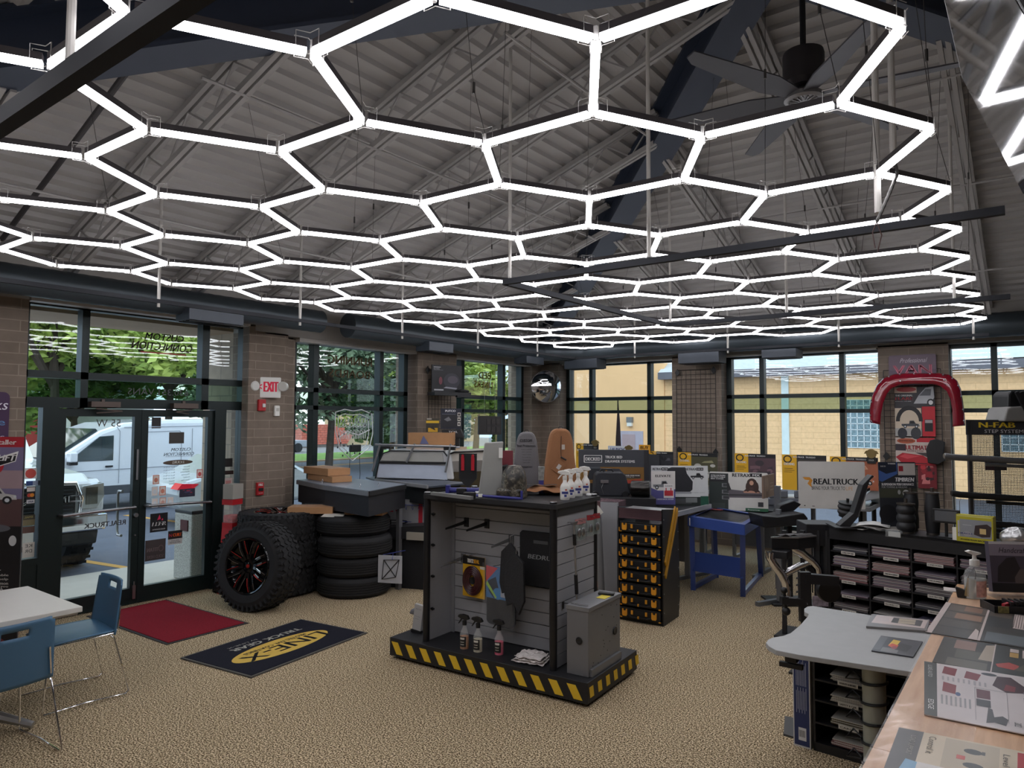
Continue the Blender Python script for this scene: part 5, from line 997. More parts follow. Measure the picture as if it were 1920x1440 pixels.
# spray bottles on the base
def spray(label, M, liquid, lab, h=.19, clear=True, head=BLACK, group=None, s=1.0, wide=1.0):
    t = thing('spray_bottle', label, 'bottle', group=group, M=M @ Matrix.Diagonal((s*wide, s*wide, s, 1)))
    pr = [(.001, 0), (.033, 0), (.036, .008), (.036, h*.60), (.03, h*.72), (.016, h*.86), (.014, h), (.001, h)]
    if clear:
        MB().lathe(pr, n=24).build('bottle_shell', mat('clear_pet', (230, 232, 232), .06, alpha=.22, spec=.8), t, smooth=True); MB().lathe([(.001, .003), (.0335, .003), (.0335, h*.52), (.001, h*.52)], n=24).build('liquid', liquid, t, smooth=True)
    else: MB().lathe(pr, n=24).build('bottle_shell', liquid, t, smooth=True)
    m_ = MB(); m_.M = Matrix.Diagonal((1, .62, 1, 1)); 
    hd = MB().cyl((0, 0, h-.005), (0, 0, h+.03), .017, n=16).prism([(-.055, h+.055), (-.05, h+.07), (-.01, h+.078), (.03, h+.07), (.045, h+.045), (.02, h+.035), (-.02, h+.04)], -.012, .012, 'XZ').prism([(-.03, h+.045), (-.055, h+.005), (-.05, h+.0), (-.018, h+.04)], -.006, .006, 'XZ')
    hd.build('trigger_head', head, t, bevel=.003)
    if lab:
        mb = MB(); c2 = lab[0]; mb.grid(lambda u, v: (.0368*math.sin((u-.5)*1.7), -.0368*math.cos((u-.5)*1.7), h*(.12+.42*v)), 8, 1); L = mb.build('label', C(c2, .5), t)
        for q in lab[1:]:
            m2 = MB(); m2.grid(lambda u, v: (.0374*math.sin((q[0]+(q[1]-q[0])*u)*1.7), -.0374*math.cos((q[0]+(q[1]-q[0])*u)*1.7), h*(q[2]+(q[3]-q[2])*v)), 6, 1); m2.build('print', C(q[4], .5), L)
    return t
LQ = [mat('amber_liquid', (180, 112, 50), .2), mat('cream_liquid', (206, 196, 164), .3), mat('pink_liquid', (222, 36, 92), .2)]
for x, y, q, lab in ((.68, .11, 0, 'amber cleaner spray bottle, leftmost on the island base'), (.81, .11, 1, 'cream coloured cleaner spray bottle, middle of three on the base'), (.98, .15, 2, 'pink cleaner spray bottle, right of three on the base')):
    spray(lab, isl(x, y, .17, math.radians(8)), LQ[q], [(34, 32, 32), (-.3, .3, .42, .5, (206, 200, 190)), (-.25, .25, .30, .33, (190, 184, 170)), (-.25, .25, .2, .23, (190, 184, 170))], h=.185)
t = thing('folded_paper_bags', 'crumpled stack of white printed plastic bags on the base near the right post', 'bag', M=isl(1.27, .15, .17, math.radians(8)))
for k in range(3):
    r = random.Random(k); MB().grid(lambda u, v: ((u-.5)*(.25-.02*k), (v-.5)*(.17-.01*k), .006+.016*k+.014*r.random()+.02*math.sin(3*u)*v), 12, 8).build('bag_layer', mat('bag_white', (214, 206, 202), .5, bump=.3), t, solid=.003)
t = thing('steel_lockbox', 'tall grey steel cabinet box standing on the right end of the base', 'box', M=isl(1.60, .09, .171))
BXM = mat('box_grey', (116, 116, 118), .45, .2, var=.04)
MB().box(0, 0, 0, .17, .52, .47).build('box_body', BXM, t, bevel=.003); MB().box(-.005, -.005, .445, .178, .525, .475).build('lid', mat('box_lid', (124, 124, 126), .4, .2), t, bevel=.002)
MB().lathe([(.022, -.004), (.026, -.006), (.016, -.008), (.001, -.004)], (.10, 0, .24), axis='Y').build('round_port', BLACK, t); MB().lathe([(.001, .172), (.03, .174), (.028, .18), (.001, .178)], (0, .42, .22), axis='X').build('round_port', BLACK, t)
MB().cyl((.02, .03, .482), (.15, .03, .482), .004).cyl((.02, .03, .475), (.02, .03, .486), .003).cyl((.15, .03, .475), (.15, .03, .486), .003).build('handle', CHROME, t); MB().box(.09, .28, .476, .16, .38, .478).build('yellow_note', mat('sticky_yellow', (222, 200, 70), .7), t)
m_ = MB(); r = random.Random(2)
for k in range(16): m_.cbox((.1708, r.uniform(.05, .48), r.uniform(.05, .42)), (.002, .006, .006))
m_.build('rivet_holes', BLACK, t); MB().box(.17, .02, 0, .19, .5, .05).build('foot_flange', BXM, t)
tag(MB().cbox((0, 0, .008), (.12, .05, .016)).build('key_fob', BLACK, bevel=.005), 'small black fob in a clear pack on top of the grey box', 'key fob').matrix_world = isl(1.71, .50, .648, .3)
# wiper pole and hanging blister packs on the right side panel
t = thing('telescopic_pole', 'long silver telescopic pole with black grips hanging on the right side panel', 'pole', M=isl(1.56, .27, .45)); MB().tube([(0, .06, 0), (0, 0, .73)], .008, n=10).build('pole_tube', ALU, t); MB().tube([(0, .042, .22), (0, .028, .36)], .014, n=10).tube([(0, .012, .58), (0, .006, .66)], .013, n=10).build('grip', BLACK, t); MB().box(-.012, -.025, .73, .012, .03, .75).build('head', STEEL, t); MB().tube([(-.06, .01, .74), (.0, .01, .745), (.03, .01, .755)], .004).build('peg', STEEL, t)
for y, z, lab in ((.36, 1.05, 'clear blister pack of fittings nearest the pole'), (.42, 1.05, 'second clear blister pack of fittings behind the first'), (.55, 1.06, 'red topped blister pack in the middle of the side panel'), (.66, 1.06, 'red topped blister pack nearest the rear post')):
    t = thing('blister_pack', lab, 'package', group='blister packs on the side panel', M=isl(1.55, y, z, math.radians(70))); MB().box(-.035, 0, 0, .035, .002, .16).build('card', mat('clear_card', (150, 160, 156), .15, alpha=.5), t); MB().box(-.035, -.002, .12, .035, 0, .16).build('header', mat('card_red', (150, 44, 50), .5) if y > .5 else mat('card_pink', (170, 120, 120), .5), t); MB().ball((0, -.01, .06), .02, sc=(1, .5, 1.6)).build('fitting', STEEL, t); MB().cyl((0, -.05, .15), (0, .04, .15), .0025).build('peg', STEEL, t)
tag(MB().tube([(0, 0, 0), (.14, 0, 0), (.16, 0, .02)], .003, n=6).box(-.01, -.01, -.04, .0, .012, .01).build('display_hook', BLACK), 'thin black wire hook low on the right side panel', 'hook').matrix_world = isl(1.515, .2, .62, math.radians(10))
# ---- on top of the island
def tray_sign(label, M):
    t = thing('tow_hook_display', label, 'display', M=M); MB().box(-.08, 0, 0, .08, .015, .22).build('back_plate', BLACK, t); 
    for s in (-1, 1): MB().box(s*.045-.014, -.012, .07, s*.045+.014, 0, .19).lathe([(.006, -.02), (.012, -.02), (.012, 0), (.006, 0)], (s*.045, 0, .2), axis='Y').build('red_hook', mat('hook_red', (176, 30, 44), .35), t)
    MB().prism([(-.08, 0), (.08, 0), (.0, -.09)], -.0, .01, 'XZ').build('base_arm', BLACKM, t); return t
tray_sign('black plate with two red tow hooks on the island left', T(*at(877, 897, 6.3), math.radians(34)))
t = MB().beam(atz(810, 925, ZT+.014), atz(885, 934, ZT+.014), .03, .025).build('rail_sample', mat('rail_silver2', (150, 152, 152), .35, .6)); tag(t, 'flat silver rail sample lying across the front left edge of the island', 'rail')
t = thing('ratchet_bar', 'blue and silver ratcheting cargo bar lying on the island', 'cargo bar', M=T(*atz(848, 926, ZT), math.radians(31)))
BLU = mat('bar_blue', (42, 44, 120), .4); MB().cyl((-.02, 0, .03), (.36, 0, .03), .022).box(-.05, -.03, 0, -.02, .03, .07).build('blue_tube', BLU, t, smooth=False); MB().cyl((.2, -.06, .015), (.52, -.06, .02), .016).cyl((.34, .02, .05), (.6, .0, .05), .016).build('silver_tube', STEEL, t, smooth=True); MB().box(.04, -.04, 0, .12, .04, .05).box(.5, -.08, 0, .56, -.03, .04).build('clamp', BLACK, t, bevel=.006)
t = thing('ratchet_bar', 'second blue cargo bar lying along the front edge of the island top', 'cargo bar', M=T(*(atz(893, 934, ZT)+Vector((0,0,.005))), math.radians(24))); MB().cyl((0, 0, .015), (.36, 0, .0), .011).box(.35, -.01, -.07, .365, .01, .06).build('blue_tube', BLU, t); MB().box(-.1, -.02, -.005, -.01, .02, .04).build('clamp', BLACK, t, bevel=.005); MB().box(.02, -.013, .005, .05, -.0, .028).build('white_tag', WHITE, t)
# headwear-like camouflage cover
CAMO = bpy.data.materials.new('camouflage'); CAMO.use_nodes = True; nt_ = CAMO.node_tree; bb = nt_.nodes['Principled BSDF']; vo = nt_.nodes.new('ShaderNodeTexNoise'); vo.inputs['Scale'].default_value = 22; vo.inputs['Detail'].default_value = 4; rp = nt_.nodes.new('ShaderNodeValToRGB'); rp.color_ramp.interpolation = 'CONSTANT'
e = rp.color_ramp.elements; e[0].position = 0; e[0].color = (*lin((34, 32, 28)), 1); e[1].position = .46; e[1].color = (*lin((66, 60, 50)), 1); k = e.new(.55); k.color = (*lin((104, 98, 86)), 1); k = e.new(.62); k.color = (*lin((40, 44, 36)), 1)
tc_ = nt_.nodes.new('ShaderNodeTexCoord'); nt_.links.new(tc_.outputs['Object'], vo.inputs['Vector']); nt_.links.new(vo.outputs['Fac'], rp.inputs[0]); nt_.links.new(rp.outputs[0], bb.inputs['Base Color']); bb.inputs['Roughness'].default_value = .35; MATS['camouflage'] = CAMO
t = thing('camo_seat_cover', 'dark camouflage headrest cover in plastic standing on the island top', 'seat cover', M=T(*atz(964, 932, ZT+.002), math.radians(30)))
MB().lathe([(.001, .25), (.05, .245), (.085, .2), (.10, .12), (.10, .06), (.105, .02), (.1, 0)], n=24).build('cover_shell', CAMO, t, smooth=True); MB().box(-.13, -.1, 0, .07, -.02, .075).build('folded_front', CAMO, t, bevel=.02)
def seatcover(label, M, w, h, m, d=.09):
    t = thing('seat_cover', label, 'seat cover', M=M)
    P = [(-w*.5, 0), (-w*.46, h*.35), (-w*.34, h*.82), (-w*.27, h*.95), (-w*.15, h), (w*.15, h), (w*.27, h*.95), (w*.34, h*.82), (w*.44, h*.35), (w*.46, 0)]
    MB().prism(P, 0, d, 'XZ').build('cover_body', m, t, bevel=.02, smooth=False); MB().tube([(-.02, .03, h), (-.01, .03, h+.015), (.01, .03, h+.015), (.02, .03, h)], .003).build('hang_loop', BLACK, t); return t
GC = mat('grey_canvas', (112, 110, 112), .85, bump=.2, bscale=150); TN = mat('duck_canvas', (150, 104, 70), .85, bump=.25, bscale=150, var=.08)
P0 = atz(987, 922, ZT+.002); t = seatcover('tall grey canvas seat protector with printed text on the island top', T(*P0, math.radians(34)), .255, .50, GC)
TG = (44, 44, 48); lettering(t, [('CUSTOM', -.055, .415, .10, .024, TG, dict(bold=.04)), ('Seat Protectors', -.08, .375, .155, .018, TG, dict(bold=.05)), *[(s, -.045+.003*i, .35-.022*i, .09-.006*i, .007, TG) for i, s in enumerate(('machine washable', 'water repellent', 'snap on straps', 'front and rear', 'fits most seats', 'made to order'))], ('CANVASWORKS', -.06, .2, .11, .013, TG, dict(bold=.05))], off=.003)
P0 = atz(1052, 926, ZT+.002); t = seatcover('tall tan canvas seat cover with hanging tag on the island top', T(*P0, math.radians(42)), .29, .53, TN)
tg = MB(); tg.M = T(-.02, -.012, .22, 0, 0, math.radians(35)); tg.prism([(-.04, -.05), (.04, -.05), (.04, .05), (-.04, .05)], 0, .008, 'XZ'); g_ = tg.build('hang_tag', TN, t); m2 = MB(); m2.M = tg.M; m2.box(-.015, -.002, -.02, .015, 0, .02); m2.build('tag_label', C((196, 190, 184)), g_)
MB().tube([(0, -.01, .47), (-.005, -.012, .35), (.0, -.014, .29)], .002).tube([(-.005, -.013, .3), (.04, -.018, .275)], .007).build('cord_and_clip', BLACK, t); MB().box(.005, -.006, .36, .03, 0, .4).build('sewn_label', C((186, 178, 168)), t)
t = thing('seat_cover', 'tan canvas cover folded flat beside the camouflage one', 'seat cover', M=T(*atz(1016, 928, ZT+.002), math.radians(34)))
MB().grid(lambda u, v: (-.16+.33*u, -.05+.16*v, .075*math.sin(PI*u)**.35*math.sin(PI*(.08+.84*v))**.5+.008*math.sin(14*u+5*v)), 24, 12).build('folded_body', TN, t, smooth=True); MB().grid(lambda u, v: (-.12+.24*u, -.02+.07*v, .079+.004*math.sin(9*u)), 12, 4).build('grey_lining', mat('lining', (70, 64, 58), .9), t, smooth=True)
WB = mat('bottle_white', (222, 220, 214), .35)
for i, (bx, by) in enumerate(((1059, 937), (1070, 933), (1084, 930), (1098, 925), (1073, 929))):
    if i == 4: continue
    spray(['front white trigger bottle of the row on the island corner', 'second white trigger bottle, half hidden by the front one', 'third white trigger bottle of the row', 'rearmost white trigger bottle of the row'][i], T(*atz(bx, by, ZT), math.radians(36)), WB, [(226, 224, 220), (-.42, .4, .30, .42, (58, 66, 130)), (-.1, .2, .16, .27, (58, 66, 130)), (.0, .25, .46, .54, (196, 90, 70))], h=.175, clear=False, head=WB, group='white trigger bottles', s=.88, wide=1.12)
t = MB().lathe([(.02, 0), (.024, .01), (.018, .02), (.001, .02)]).build('reflector_pack', mat('tiny_white', (200, 200, 200))); tag(t, 'tiny clear pack of fittings behind the trigger bottles', 'package').matrix_world = T(*atz(1104, 930, ZT))
# left flank of the island: hanging long cards
t = thing('long_carton', 'narrow white carton leaning on the island base left of the post', 'box', M=isl(.06, .20, .17, math.radians(5), 0, math.radians(7))); MB().box(0, 0, .03, .085, .03, .24).build('carton', mat('carton_white', (176, 174, 172), .6), t); MB().box(-.01, -.005, 0, .09, .06, .03).build('black_foot', BLACK, t, bevel=.005)
lettering(t, [('wiper blade', .015, .2, .055, .008, (60, 60, 60)), ('fits most', .015, .14, .05, .006, (80, 80, 80)), ('trucks', .015, .12, .04, .006, (80, 80, 80))])
t = thing('bumper_guard', 'grey moulded guard lying on the far left side of the island base', 'car part', M=isl(-.06, .45, .22)); MB().prism([(-.15, .0), (-.12, .05), (.25, .16), (.28, .05), (.1, 0)], 0, .25, 'XZ').build('guard', mat('guard_grey', (112, 112, 116), .5), t, bevel=.02)
t = thing('panel_card', 'tall pale printed card hanging on the back of the island beside the left post', 'sign', M=isl(.20, .52, .3, math.radians(30))); MB().prism([(0, 0), (.1, 0), (.12, .95), (.08, .95)], 0, .006, 'XZ').build('card', mat('pale_card', (170, 168, 166), .7), t); MB().tube([(.02, -.01, .15), (.05, -.01, .45)], .008).ball((.05, -.01, .46), .02).build('black_tool', BLACK, t)
t = thing('tan_roll', 'tan rolled item just behind the island left corner', 'roll', M=isl(.02, .52, .17)); MB().cyl((0, 0, .05), (.22, .0, .05), .045).build('roll', TN, t, smooth=True)
t = thing('curved_fender', 'pale grey curved panel standing behind the island', 'car part', M=T(*atz(893, 932, ZT)+Vector((-.05, .08, 0)), math.radians(36))); MB().prism([(0, 0), (.02, .15), (.05, .42), (.2, .43), (.19, .3), (.2, 0)], 0, .03, 'XZ').build('panel', mat('panel_grey', (150, 150, 146), .4), t, bevel=.01); MB().box(.165, -.01, .3, .195, 0, .38).build('price_tag', WHITE, t)
t = thing('accessory_pile', 'dark stacked accessories and a red card behind the camouflage cover', 'display', M=T(*atz(925, 928, ZT)+Vector((0, .06, 0)), math.radians(36))); MB().prism([(-.06, 0), (-.03, .22), (.08, .24), (.1, .0)], 0, .08, 'XZ').build('black_case', BLACK, t, bevel=.01); MB().box(.03, .06, .1, .12, .07, .35).build('red_card', mat('red_card', (120, 48, 56), .5), t); MB().ball((.09, -.02, .05), .07, sc=(1.2, .7, .8)).build('beige_cap', mat('cap_beige', (150, 138, 126), .8), t)
t = thing('sponge_pack', 'blue based pack of pads between the two canvas covers', 'package', M=T(*atz(1022, 926, ZT), math.radians(36))); MB().box(-.05, 0, 0, .05, .05, .11).build('blue_base', mat('pack_blue', (54, 56, 130), .5), t); MB().box(-.055, 0, .11, .055, .05, .22).build('print_top', mat('pack_print', (120, 120, 116), .5, var=.9, scale=40), t)
# ================================================================== rack of organiser cases
t = thing('case_rack', 'black upright rack with pink-tinted aluminium top rail beside the island', 'rack', (-3.37, 6.24, 0), math.radians(4))
BK = mat('rack_black', (24, 24, 26), .4, .2)
SP2 = [(0, 0), (.0, 1.10), (.40, 1.06), (.43, .9), (.46, .2), (.42, .0)]
MB().prism(SP2, .0, .012, 'YZ').build('side_panel', BK, t); 
s2 = MB().prism(SP2, .452, .464, 'YZ').build('side_panel', BK, t)
m_ = MB()
for z in (.12, .3, .48, .66, .84, 1.0):
    m_.cyl((.464, .02, z), (.468, .02, z), .006, n=8).cyl((.464, .425-.05*abs(z-.5), z), (.468, .425-.05*abs(z-.5), z), .006, n=8)
m_.build('bolts', STEEL, s2)
MB().prism([(.03, .60), (.05, .56), (.34, 1.08), (.31, 1.10)], .465, .478, 'YZ').prism([(.03, .48), (.05, .44), (.39, 1.02), (.38, 1.08)], .465, .478, 'YZ').build('yellow_stripe', mat('stripe_mustard', (186, 134, 24), .4), s2)
PK = mat('pink_alu', (176, 140, 148), .25, .9)
MB().box(.012, -.005, .99, .452, .01, 1.085).box(.012, -.012, 1.075, .452, .0, 1.09).box(.012, -.012, .99, .452, 0, 1.0).build('front_rail', PK, t); MB().box(.012, .01, 1.06, .452, .35, 1.07).build('top_tray', ALU, t)
MB().box(.012, .01, .0, .452, .4, .03).build('bottom_shelf', BK, t)
YL = mat('latch_yellow', (226, 154, 40), .45)
def case(label, z, dx):
    c = thing('organiser_case', label, 'case', (-3.37, 6.24, z), math.radians(4), 'organiser cases in the rack')
    MB().box(.025+dx, -.02, 0, .44+dx, .34, .088).build('case_body', mat('case_body', (26, 26, 28), .5), c, bevel=.008); MB().box(.03+dx, -.024, .092, .435+dx, .3, .098).build('clear_lid', mat('smoke_lid', (60, 58, 58), .15, alpha=.8), c)
    MB().tube([(.12+dx, -.02, .025), (.15+dx, -.045, .02), (.31+dx, -.045, .02), (.34+dx, -.02, .025)], .007, n=8).build('carry_handle', BLACK, c)
    for x in (.055, .355): MB().prism([(0, .03), (.008, .018), (.042, .018), (.05, .03), (.05, .085), (.04, .085), (.036, .066), (.014, .066), (.01, .085), (0, .085)], -.032, -.02, 'XZ').build('latch', YL, c).matrix_local = T(x+dx, 0, 0)
    for x in (.145, .29): MB().box(x+dx, -.028, .04, x+.02+dx, -.018, .078).build('clip', YL, c)
    MB().box(.222+dx, -.052, .012, .236+dx, -.04, .034).box(.02+dx, -.026, .0, .05+dx, -.018, .008).box(.02+dx, -.026, .0, .028+dx, -.018, .04).box(.425+dx, -.026, -.002, .447+dx, -.018, .006).build('corner_trim', YL, c)
    return c
nm = ['bottom', 'second from the bottom', 'third from the bottom', 'fourth from the bottom', 'fourth from the top', 'third from the top', 'second from the top', 'top']
c0 = case('black organiser case with amber latches, bottom of the rack', .035, 0)
for k in range(1, 8):
    dup(c0, (-3.37+(.004 if k == 6 else 0), 6.24, .035+.118*k), label='black organiser case with amber latches, %s of the rack' % nm[k])
# neighbouring rack with wrapped pole
t = thing('accessory_rack', 'narrow rack with pink-tinted rail and red packets between the island and the case rack', 'rack', (-3.85, 6.45, 0), math.radians(10))
MB().box(.0, 0, 0, .30, .4, .9).build('rack_body', mat('rack_dark_grey', (66, 62, 64), .6), t); MB().box(-.02, -.02, .96, .33, .3, 1.10).build('top_rail', PK, t); MB().box(.16, -.03, .0, .34, .02, 1.1).build('grey_side', GREYP, t)  # rack body in one even dark grey
m_ = MB(); 
for k in range(7): m_.box(.02, -.03, .1+.12*k, .13, -.005, .18+.12*k)
m_.build('red_packets', mat('packet_mix', (150, 80, 76), .5, var=.9, scale=30), t)
t = thing('wrapped_pole', 'long plastic-wrapped grey pole with white tag leaning on the rack', 'pole', (-3.66, 6.36, 0), math.radians(10)); MB().tube([(.06, -.06, 0), (.03, -.03, .5), (.0, -.02, 1.02)], .035, n=10).build('pole', mat('wrapped_grey', (120, 120, 122), .3, bump=.4, bscale=18), t, smooth=True); MB().beam((-.06, -.07, .96), (.05, -.07, 1.05), .004, .09).build('paper_tag', mat('tag_white', (206, 202, 194), .8), t)
# ================================================================== displays along the back and middle
def aty(px, py, Y): d = ray_(px, py); return d*(Y/d.y)+Vector((0, 0, 1.95))
def uscale(sh, w, h):
    o = []
    for s in sh:
        if s[0] == 'r' or s[0] == 'e': o.append((s[0], s[1], s[2]*w, s[3]*h, s[4]*w, s[5]*h))
        else: o.append(('p', s[1], [(p[0]*w, p[1]*h) for p in s[2]]))
    return o
def ub(name, label, cat, px, F=None, Y=None, bg=(200, 200, 200), sh=(), tx=(), rz=None, tilt=0, t=.01, group=None, legs=None, rad=0):
    x0, y0, x1, y1 = px
    if Y is not None: a = aty(x0, y1, Y); b = aty(x1, y0, Y); w = b.x-a.x; h = b.z-aty(x1, y1, Y).z; a.z = (a.z+aty(x1, y1, Y).z)/2; r = 0
    else: a = at(x0, y1, F); w = (x1-x0)*F/1320; h = (y1-y0)*F/1320; r = YAW
    if rz is not None: w = w/max(.3, math.cos(rz-r)); r = rz
    o = sign(name, label, cat, tuple(a), r, w, h, t, bg, uscale(sh, w, h), [(s[0], s[1]*w, s[2]*h, s[3]*w, s[4]*h, *s[5:]) for s in tx], tilt, group, rad)
    if legs is not None:
        m_ = MB(); m_.cyl((w*.2, t+.02, legs-a.z), (w*.2, t+.01, h*.6), .008).cyl((w*.8, t+.02, legs-a.z), (w*.8, t+.01, h*.6), .008); m_.build('support_leg', BLACK, o)
    return o
K1 = (24, 24, 27); WH = (228, 228, 226); BO = dict(bold=.05)
def disp_table(label, x0, y0, x1, y1, z, top=(34, 35, 38), rail_c=None, cat='display table', leg=(128, 129, 132)):
    """truck bed cover demonstration table standing on twin steel legs"""
    t = thing('cover_display_table', label, cat, ((x0+x1)/2, (y0+y1)/2, 0)); w, d = (x1-x0)/2, (y1-y0)/2
    MB().box(-w, -d, z-.03, w, d, z).build('cover_top', C(top, .35), t, bevel=.004)
    m_ = MB().box(-w-.01, -d-.015, z-.05, w+.01, -d, z+.005).box(w, -d, z-.05, w+.015, d, z+.005).box(-w-.015, -d, z-.05, -w, d, z+.005); m_.build('side_rail', C(rail_c or (150, 152, 155), .35, .5), t, bevel=.003)
    L = C(leg, .4, .6)
    for s in (-1, 1):
        m_ = MB().box(s*(w-.12)-.02, .0, .03, s*(w-.12)+.02, .05, z-.04).box(s*(w-.12)-.02, -d+.05, 0, s*(w-.12)+.02, d-.02, .04); m_.build('leg', L, t)
    MB().box(-w+.1, .01, .2, w-.1, .04, .5).build('cross_panel', C((96, 97, 100), .5), t); return t
disp_table('black cover display table under the first back window', -6.3, 9.75, -4.95, 10.45, .98); disp_table('black cover display table in front of the wire grid pier', -4.75, 9.6, -3.85, 10.35, .95)
disp_table('black cover display table under the left half of the middle back window', -3.65, 9.6, -2.75, 10.3, .92); disp_table('black cover display table under the right half of the middle back window', -2.55, 9.5, -1.7, 10.2, .90)
RTT = ('RealTruck', )
def rt(label, px, Y, seed, cols, legs=None, hdr=True, sub='TRUXEDO'):
    sh = [rect(0, .88, 1, .12, K1), rect(0, 0, .34, .88, (222, 170, 30)), rect(0, .80, .34, .2, (222, 170, 30)), ell(.13, .87, .10, .11, K1), ell(.13, .87, .07, .075, (222, 170, 30)), rect(.34, .0, .66, .88, cols[0])]+cam_like(seed, .35, .02, .64, .8, cols, 16)
    sh += [s for s in truck_pic(.42, .15, .5, .32, cols[1])]+[rect(.05, .60, .2, .012, K1), rect(.05, .55, .24, .01, K1), rect(.05, .50, .18, .01, K1)]
    return ub('cover_poster', label, 'poster', px, Y=Y, bg=(60, 60, 62), sh=sh, tx=[('REALTRUCK  '+sub, .26, .915, .5, .045, WH, BO), ('EXTANG', .05, .70, .24, .07, WH, BO)], group='yellow and black cover posters', legs=legs)
rt('dark roll cover poster with orange corner on the wire grid pier', (1272, 848, 1345, 908), 10.42, 5, [(76, 74, 52), (186, 184, 176), (60, 62, 50), (150, 146, 110)])
rt('yellow and black poster with a dark truck, left in the middle back window', (1378, 850, 1454, 912), 10.25, 6, [(84, 62, 68), (52, 46, 52), (120, 90, 96), (60, 50, 56)])
rt('yellow and black poster half hidden behind the white logo board', (1467, 852, 1549, 920), 10.0, 7, [(60, 54, 50), (44, 42, 44), (90, 76, 60)])
rt('yellow and black poster with red desert rocks right of the logo board', (1557, 856, 1646, 918), 9.8, 8, [(168, 96, 66), (196, 128, 100), (120, 60, 44), (206, 160, 130)])
rt('grey cover poster peeking out right of the drawer system board', (1215, 846, 1262, 892), 10.5, 9, [(44, 44, 50), (84, 84, 90), (30, 30, 34)]); rt('dark cover poster behind the tan seat cover', (1080, 831, 1122, 880), 10.5, 10, [(56, 58, 62), (40, 42, 46), (90, 92, 96)])
for i, (x, y, Y, lab) in enumerate(((1116, 832, 10.48, 'small round bronze dealer badge standing near the corner window'), (1179, 843, 10.44, 'small round bronze dealer badge above the drawer system board'), (1634, 857, 9.78, 'small round bronze dealer badge on the desert rock poster'))):
    t = thing('dealer_badge', lab, 'badge', tuple(aty(x, y+12, Y)), group='round dealer badges'); MB().box(-.05, 0, 0, .05, .01, .08).build('badge_base', BLACK, t); MB().lathe([(.001, -.01), (.055, -.01), (.06, 0), (.055, .01), (.001, .01)], (0, 0, .12), axis='Y').prism([(-.085, .12), (-.06, .16), (.06, .16), (.085, .12)], -.005, .005, 'XZ').build('badge_disc', mat('bronze', (128, 108, 66), .4, .5), t); lettering(t, [('DEALER', -.03, .03, .06, .02, (200, 196, 186))], off=.002)
ub('launch_card', 'white card with blue launch lettering behind the drawer system board', 'sign', (1140, 836, 1173, 850), Y=10.5, bg=(214, 218, 226), tx=[('LAUNCH', .15, .35, .75, .4, (50, 64, 120), BO)]); ub('yellow_card', 'orange card with black lettering by the corner window mullion', 'sign', (1198, 834, 1219, 850), Y=10.48, bg=(226, 160, 40), tx=[('BUY', .15, .5, .7, .35, K1, BO), ('NOW', .2, .1, .6, .3, K1, BO)])
t = tag(MB().box(-6.3, 10.46, 0, -4.9, 10.5, 1.4).build('display_backing', mat('backing_dark', (52, 52, 56), .7)), 'dark backing board of the displays under the corner window', 'display'); 
# DECKED drawer system display
dk = thing('drawer_system_display', 'large truck bed drawer system board with hay field picture', 'display', tuple(at(1085, 960, 8.5)), YAW-.05); dk.location.z = 0
zb, zt_ = 1.081, at(1085, 843, 8.5).z
w = 130*8.5/1320; h = zt_-zb
panel(dk, w, h, .04, (60, 62, 68), uscale([rect(0, .0, .93, .60, (128, 92, 40)), rect(.0, .0, .93, .22, (40, 38, 40)), poly([(.12, .30), (.16, .56), (.36, .56), (.42, .44), (.60, .42), (.62, .28)], (40, 42, 48)), poly([(.38, .42), (.42, .56), (.58, .56), (.66, .42)], (52, 54, 62)), poly([(.13, .56), (.14, .60), (.30, .60), (.32, .56)], (74, 78, 84)), rect(.93, 0, .07, 1, (40, 40, 44)),
    rect(.08, .70, .25, .012, WH), rect(.08, .86, .25, .012, WH), rect(.075, .705, .01, .16, WH), rect(.325, .705, .01, .16, WH), rect(.58, .34, .3, .1, (56, 50, 48)), poly([(.6, .28), (.9, .33), (.9, .25), (.7, .22)], (176, 66, 50))], w, h),
    [('DECKED', .10*w, .745*h, .21*w, .075*h, WH, BO), ('TRUCK BED', .38*w, .80*h, .24*w, .06*h, WH, BO), ('DRAWER SYSTEMS', .38*w, .70*h, .42*w, .06*h, WH, BO), ('SEE YOUR GEAR MORE', .61*w, .39*h, .26*w, .03*h, WH, BO), ('starting at', .63*w, .36*h, .16*w, .018*h, WH)]).matrix_local = T(.0, 0, zb)
MB().box(.02, -.55, .932, w, .3, 1.08).build('drawer_unit', BLACKM, dk, bevel=.005)
t = thing('portable_toolbox', 'black wheeled tool case with steel latch standing before the drawer board', 'toolbox', tuple(at(1113, 933, 8.1)), YAW); t.location.z = 1.081; zz = 1.08
MB().prism([(0, .03), (.02, .24), (.05, .27), (.33, .27), (.37, .24), (.40, .12), (.43, .03), (.40, 0), (.03, 0)], 0, .2, 'XZ').build('case_shell', mat('case_charcoal', (38, 40, 46), .55), t, bevel=.012)
MB().box(.08, -.012, .15, .17, 0, .185).lathe([(.02, -.02), (.018, -.01), (.001, -.022)], (.10, 0, .168), axis='Y').build('latch_plate', STEEL, t); MB().tube([(.08, .1, .27), (.1, .1, .30), (.22, .1, .30), (.24, .1, .27)], .01).tube([(.12, .03, .27), (.12, .03, .31)], .006).build('handle', BLACK, t)
for x in (.02, .36): MB().lathe([(.001, -.03), (.035, -.03), (.04, -.02), (.04, .0), (.001, .0)], (x, 0, .02), axis='Y').build('wheel', BLACK, t)
MB().tube([(.11, -.01, .15), (.09, -.015, .1), (.11, -.01, .03)], .002).build('cable', STEEL, t)
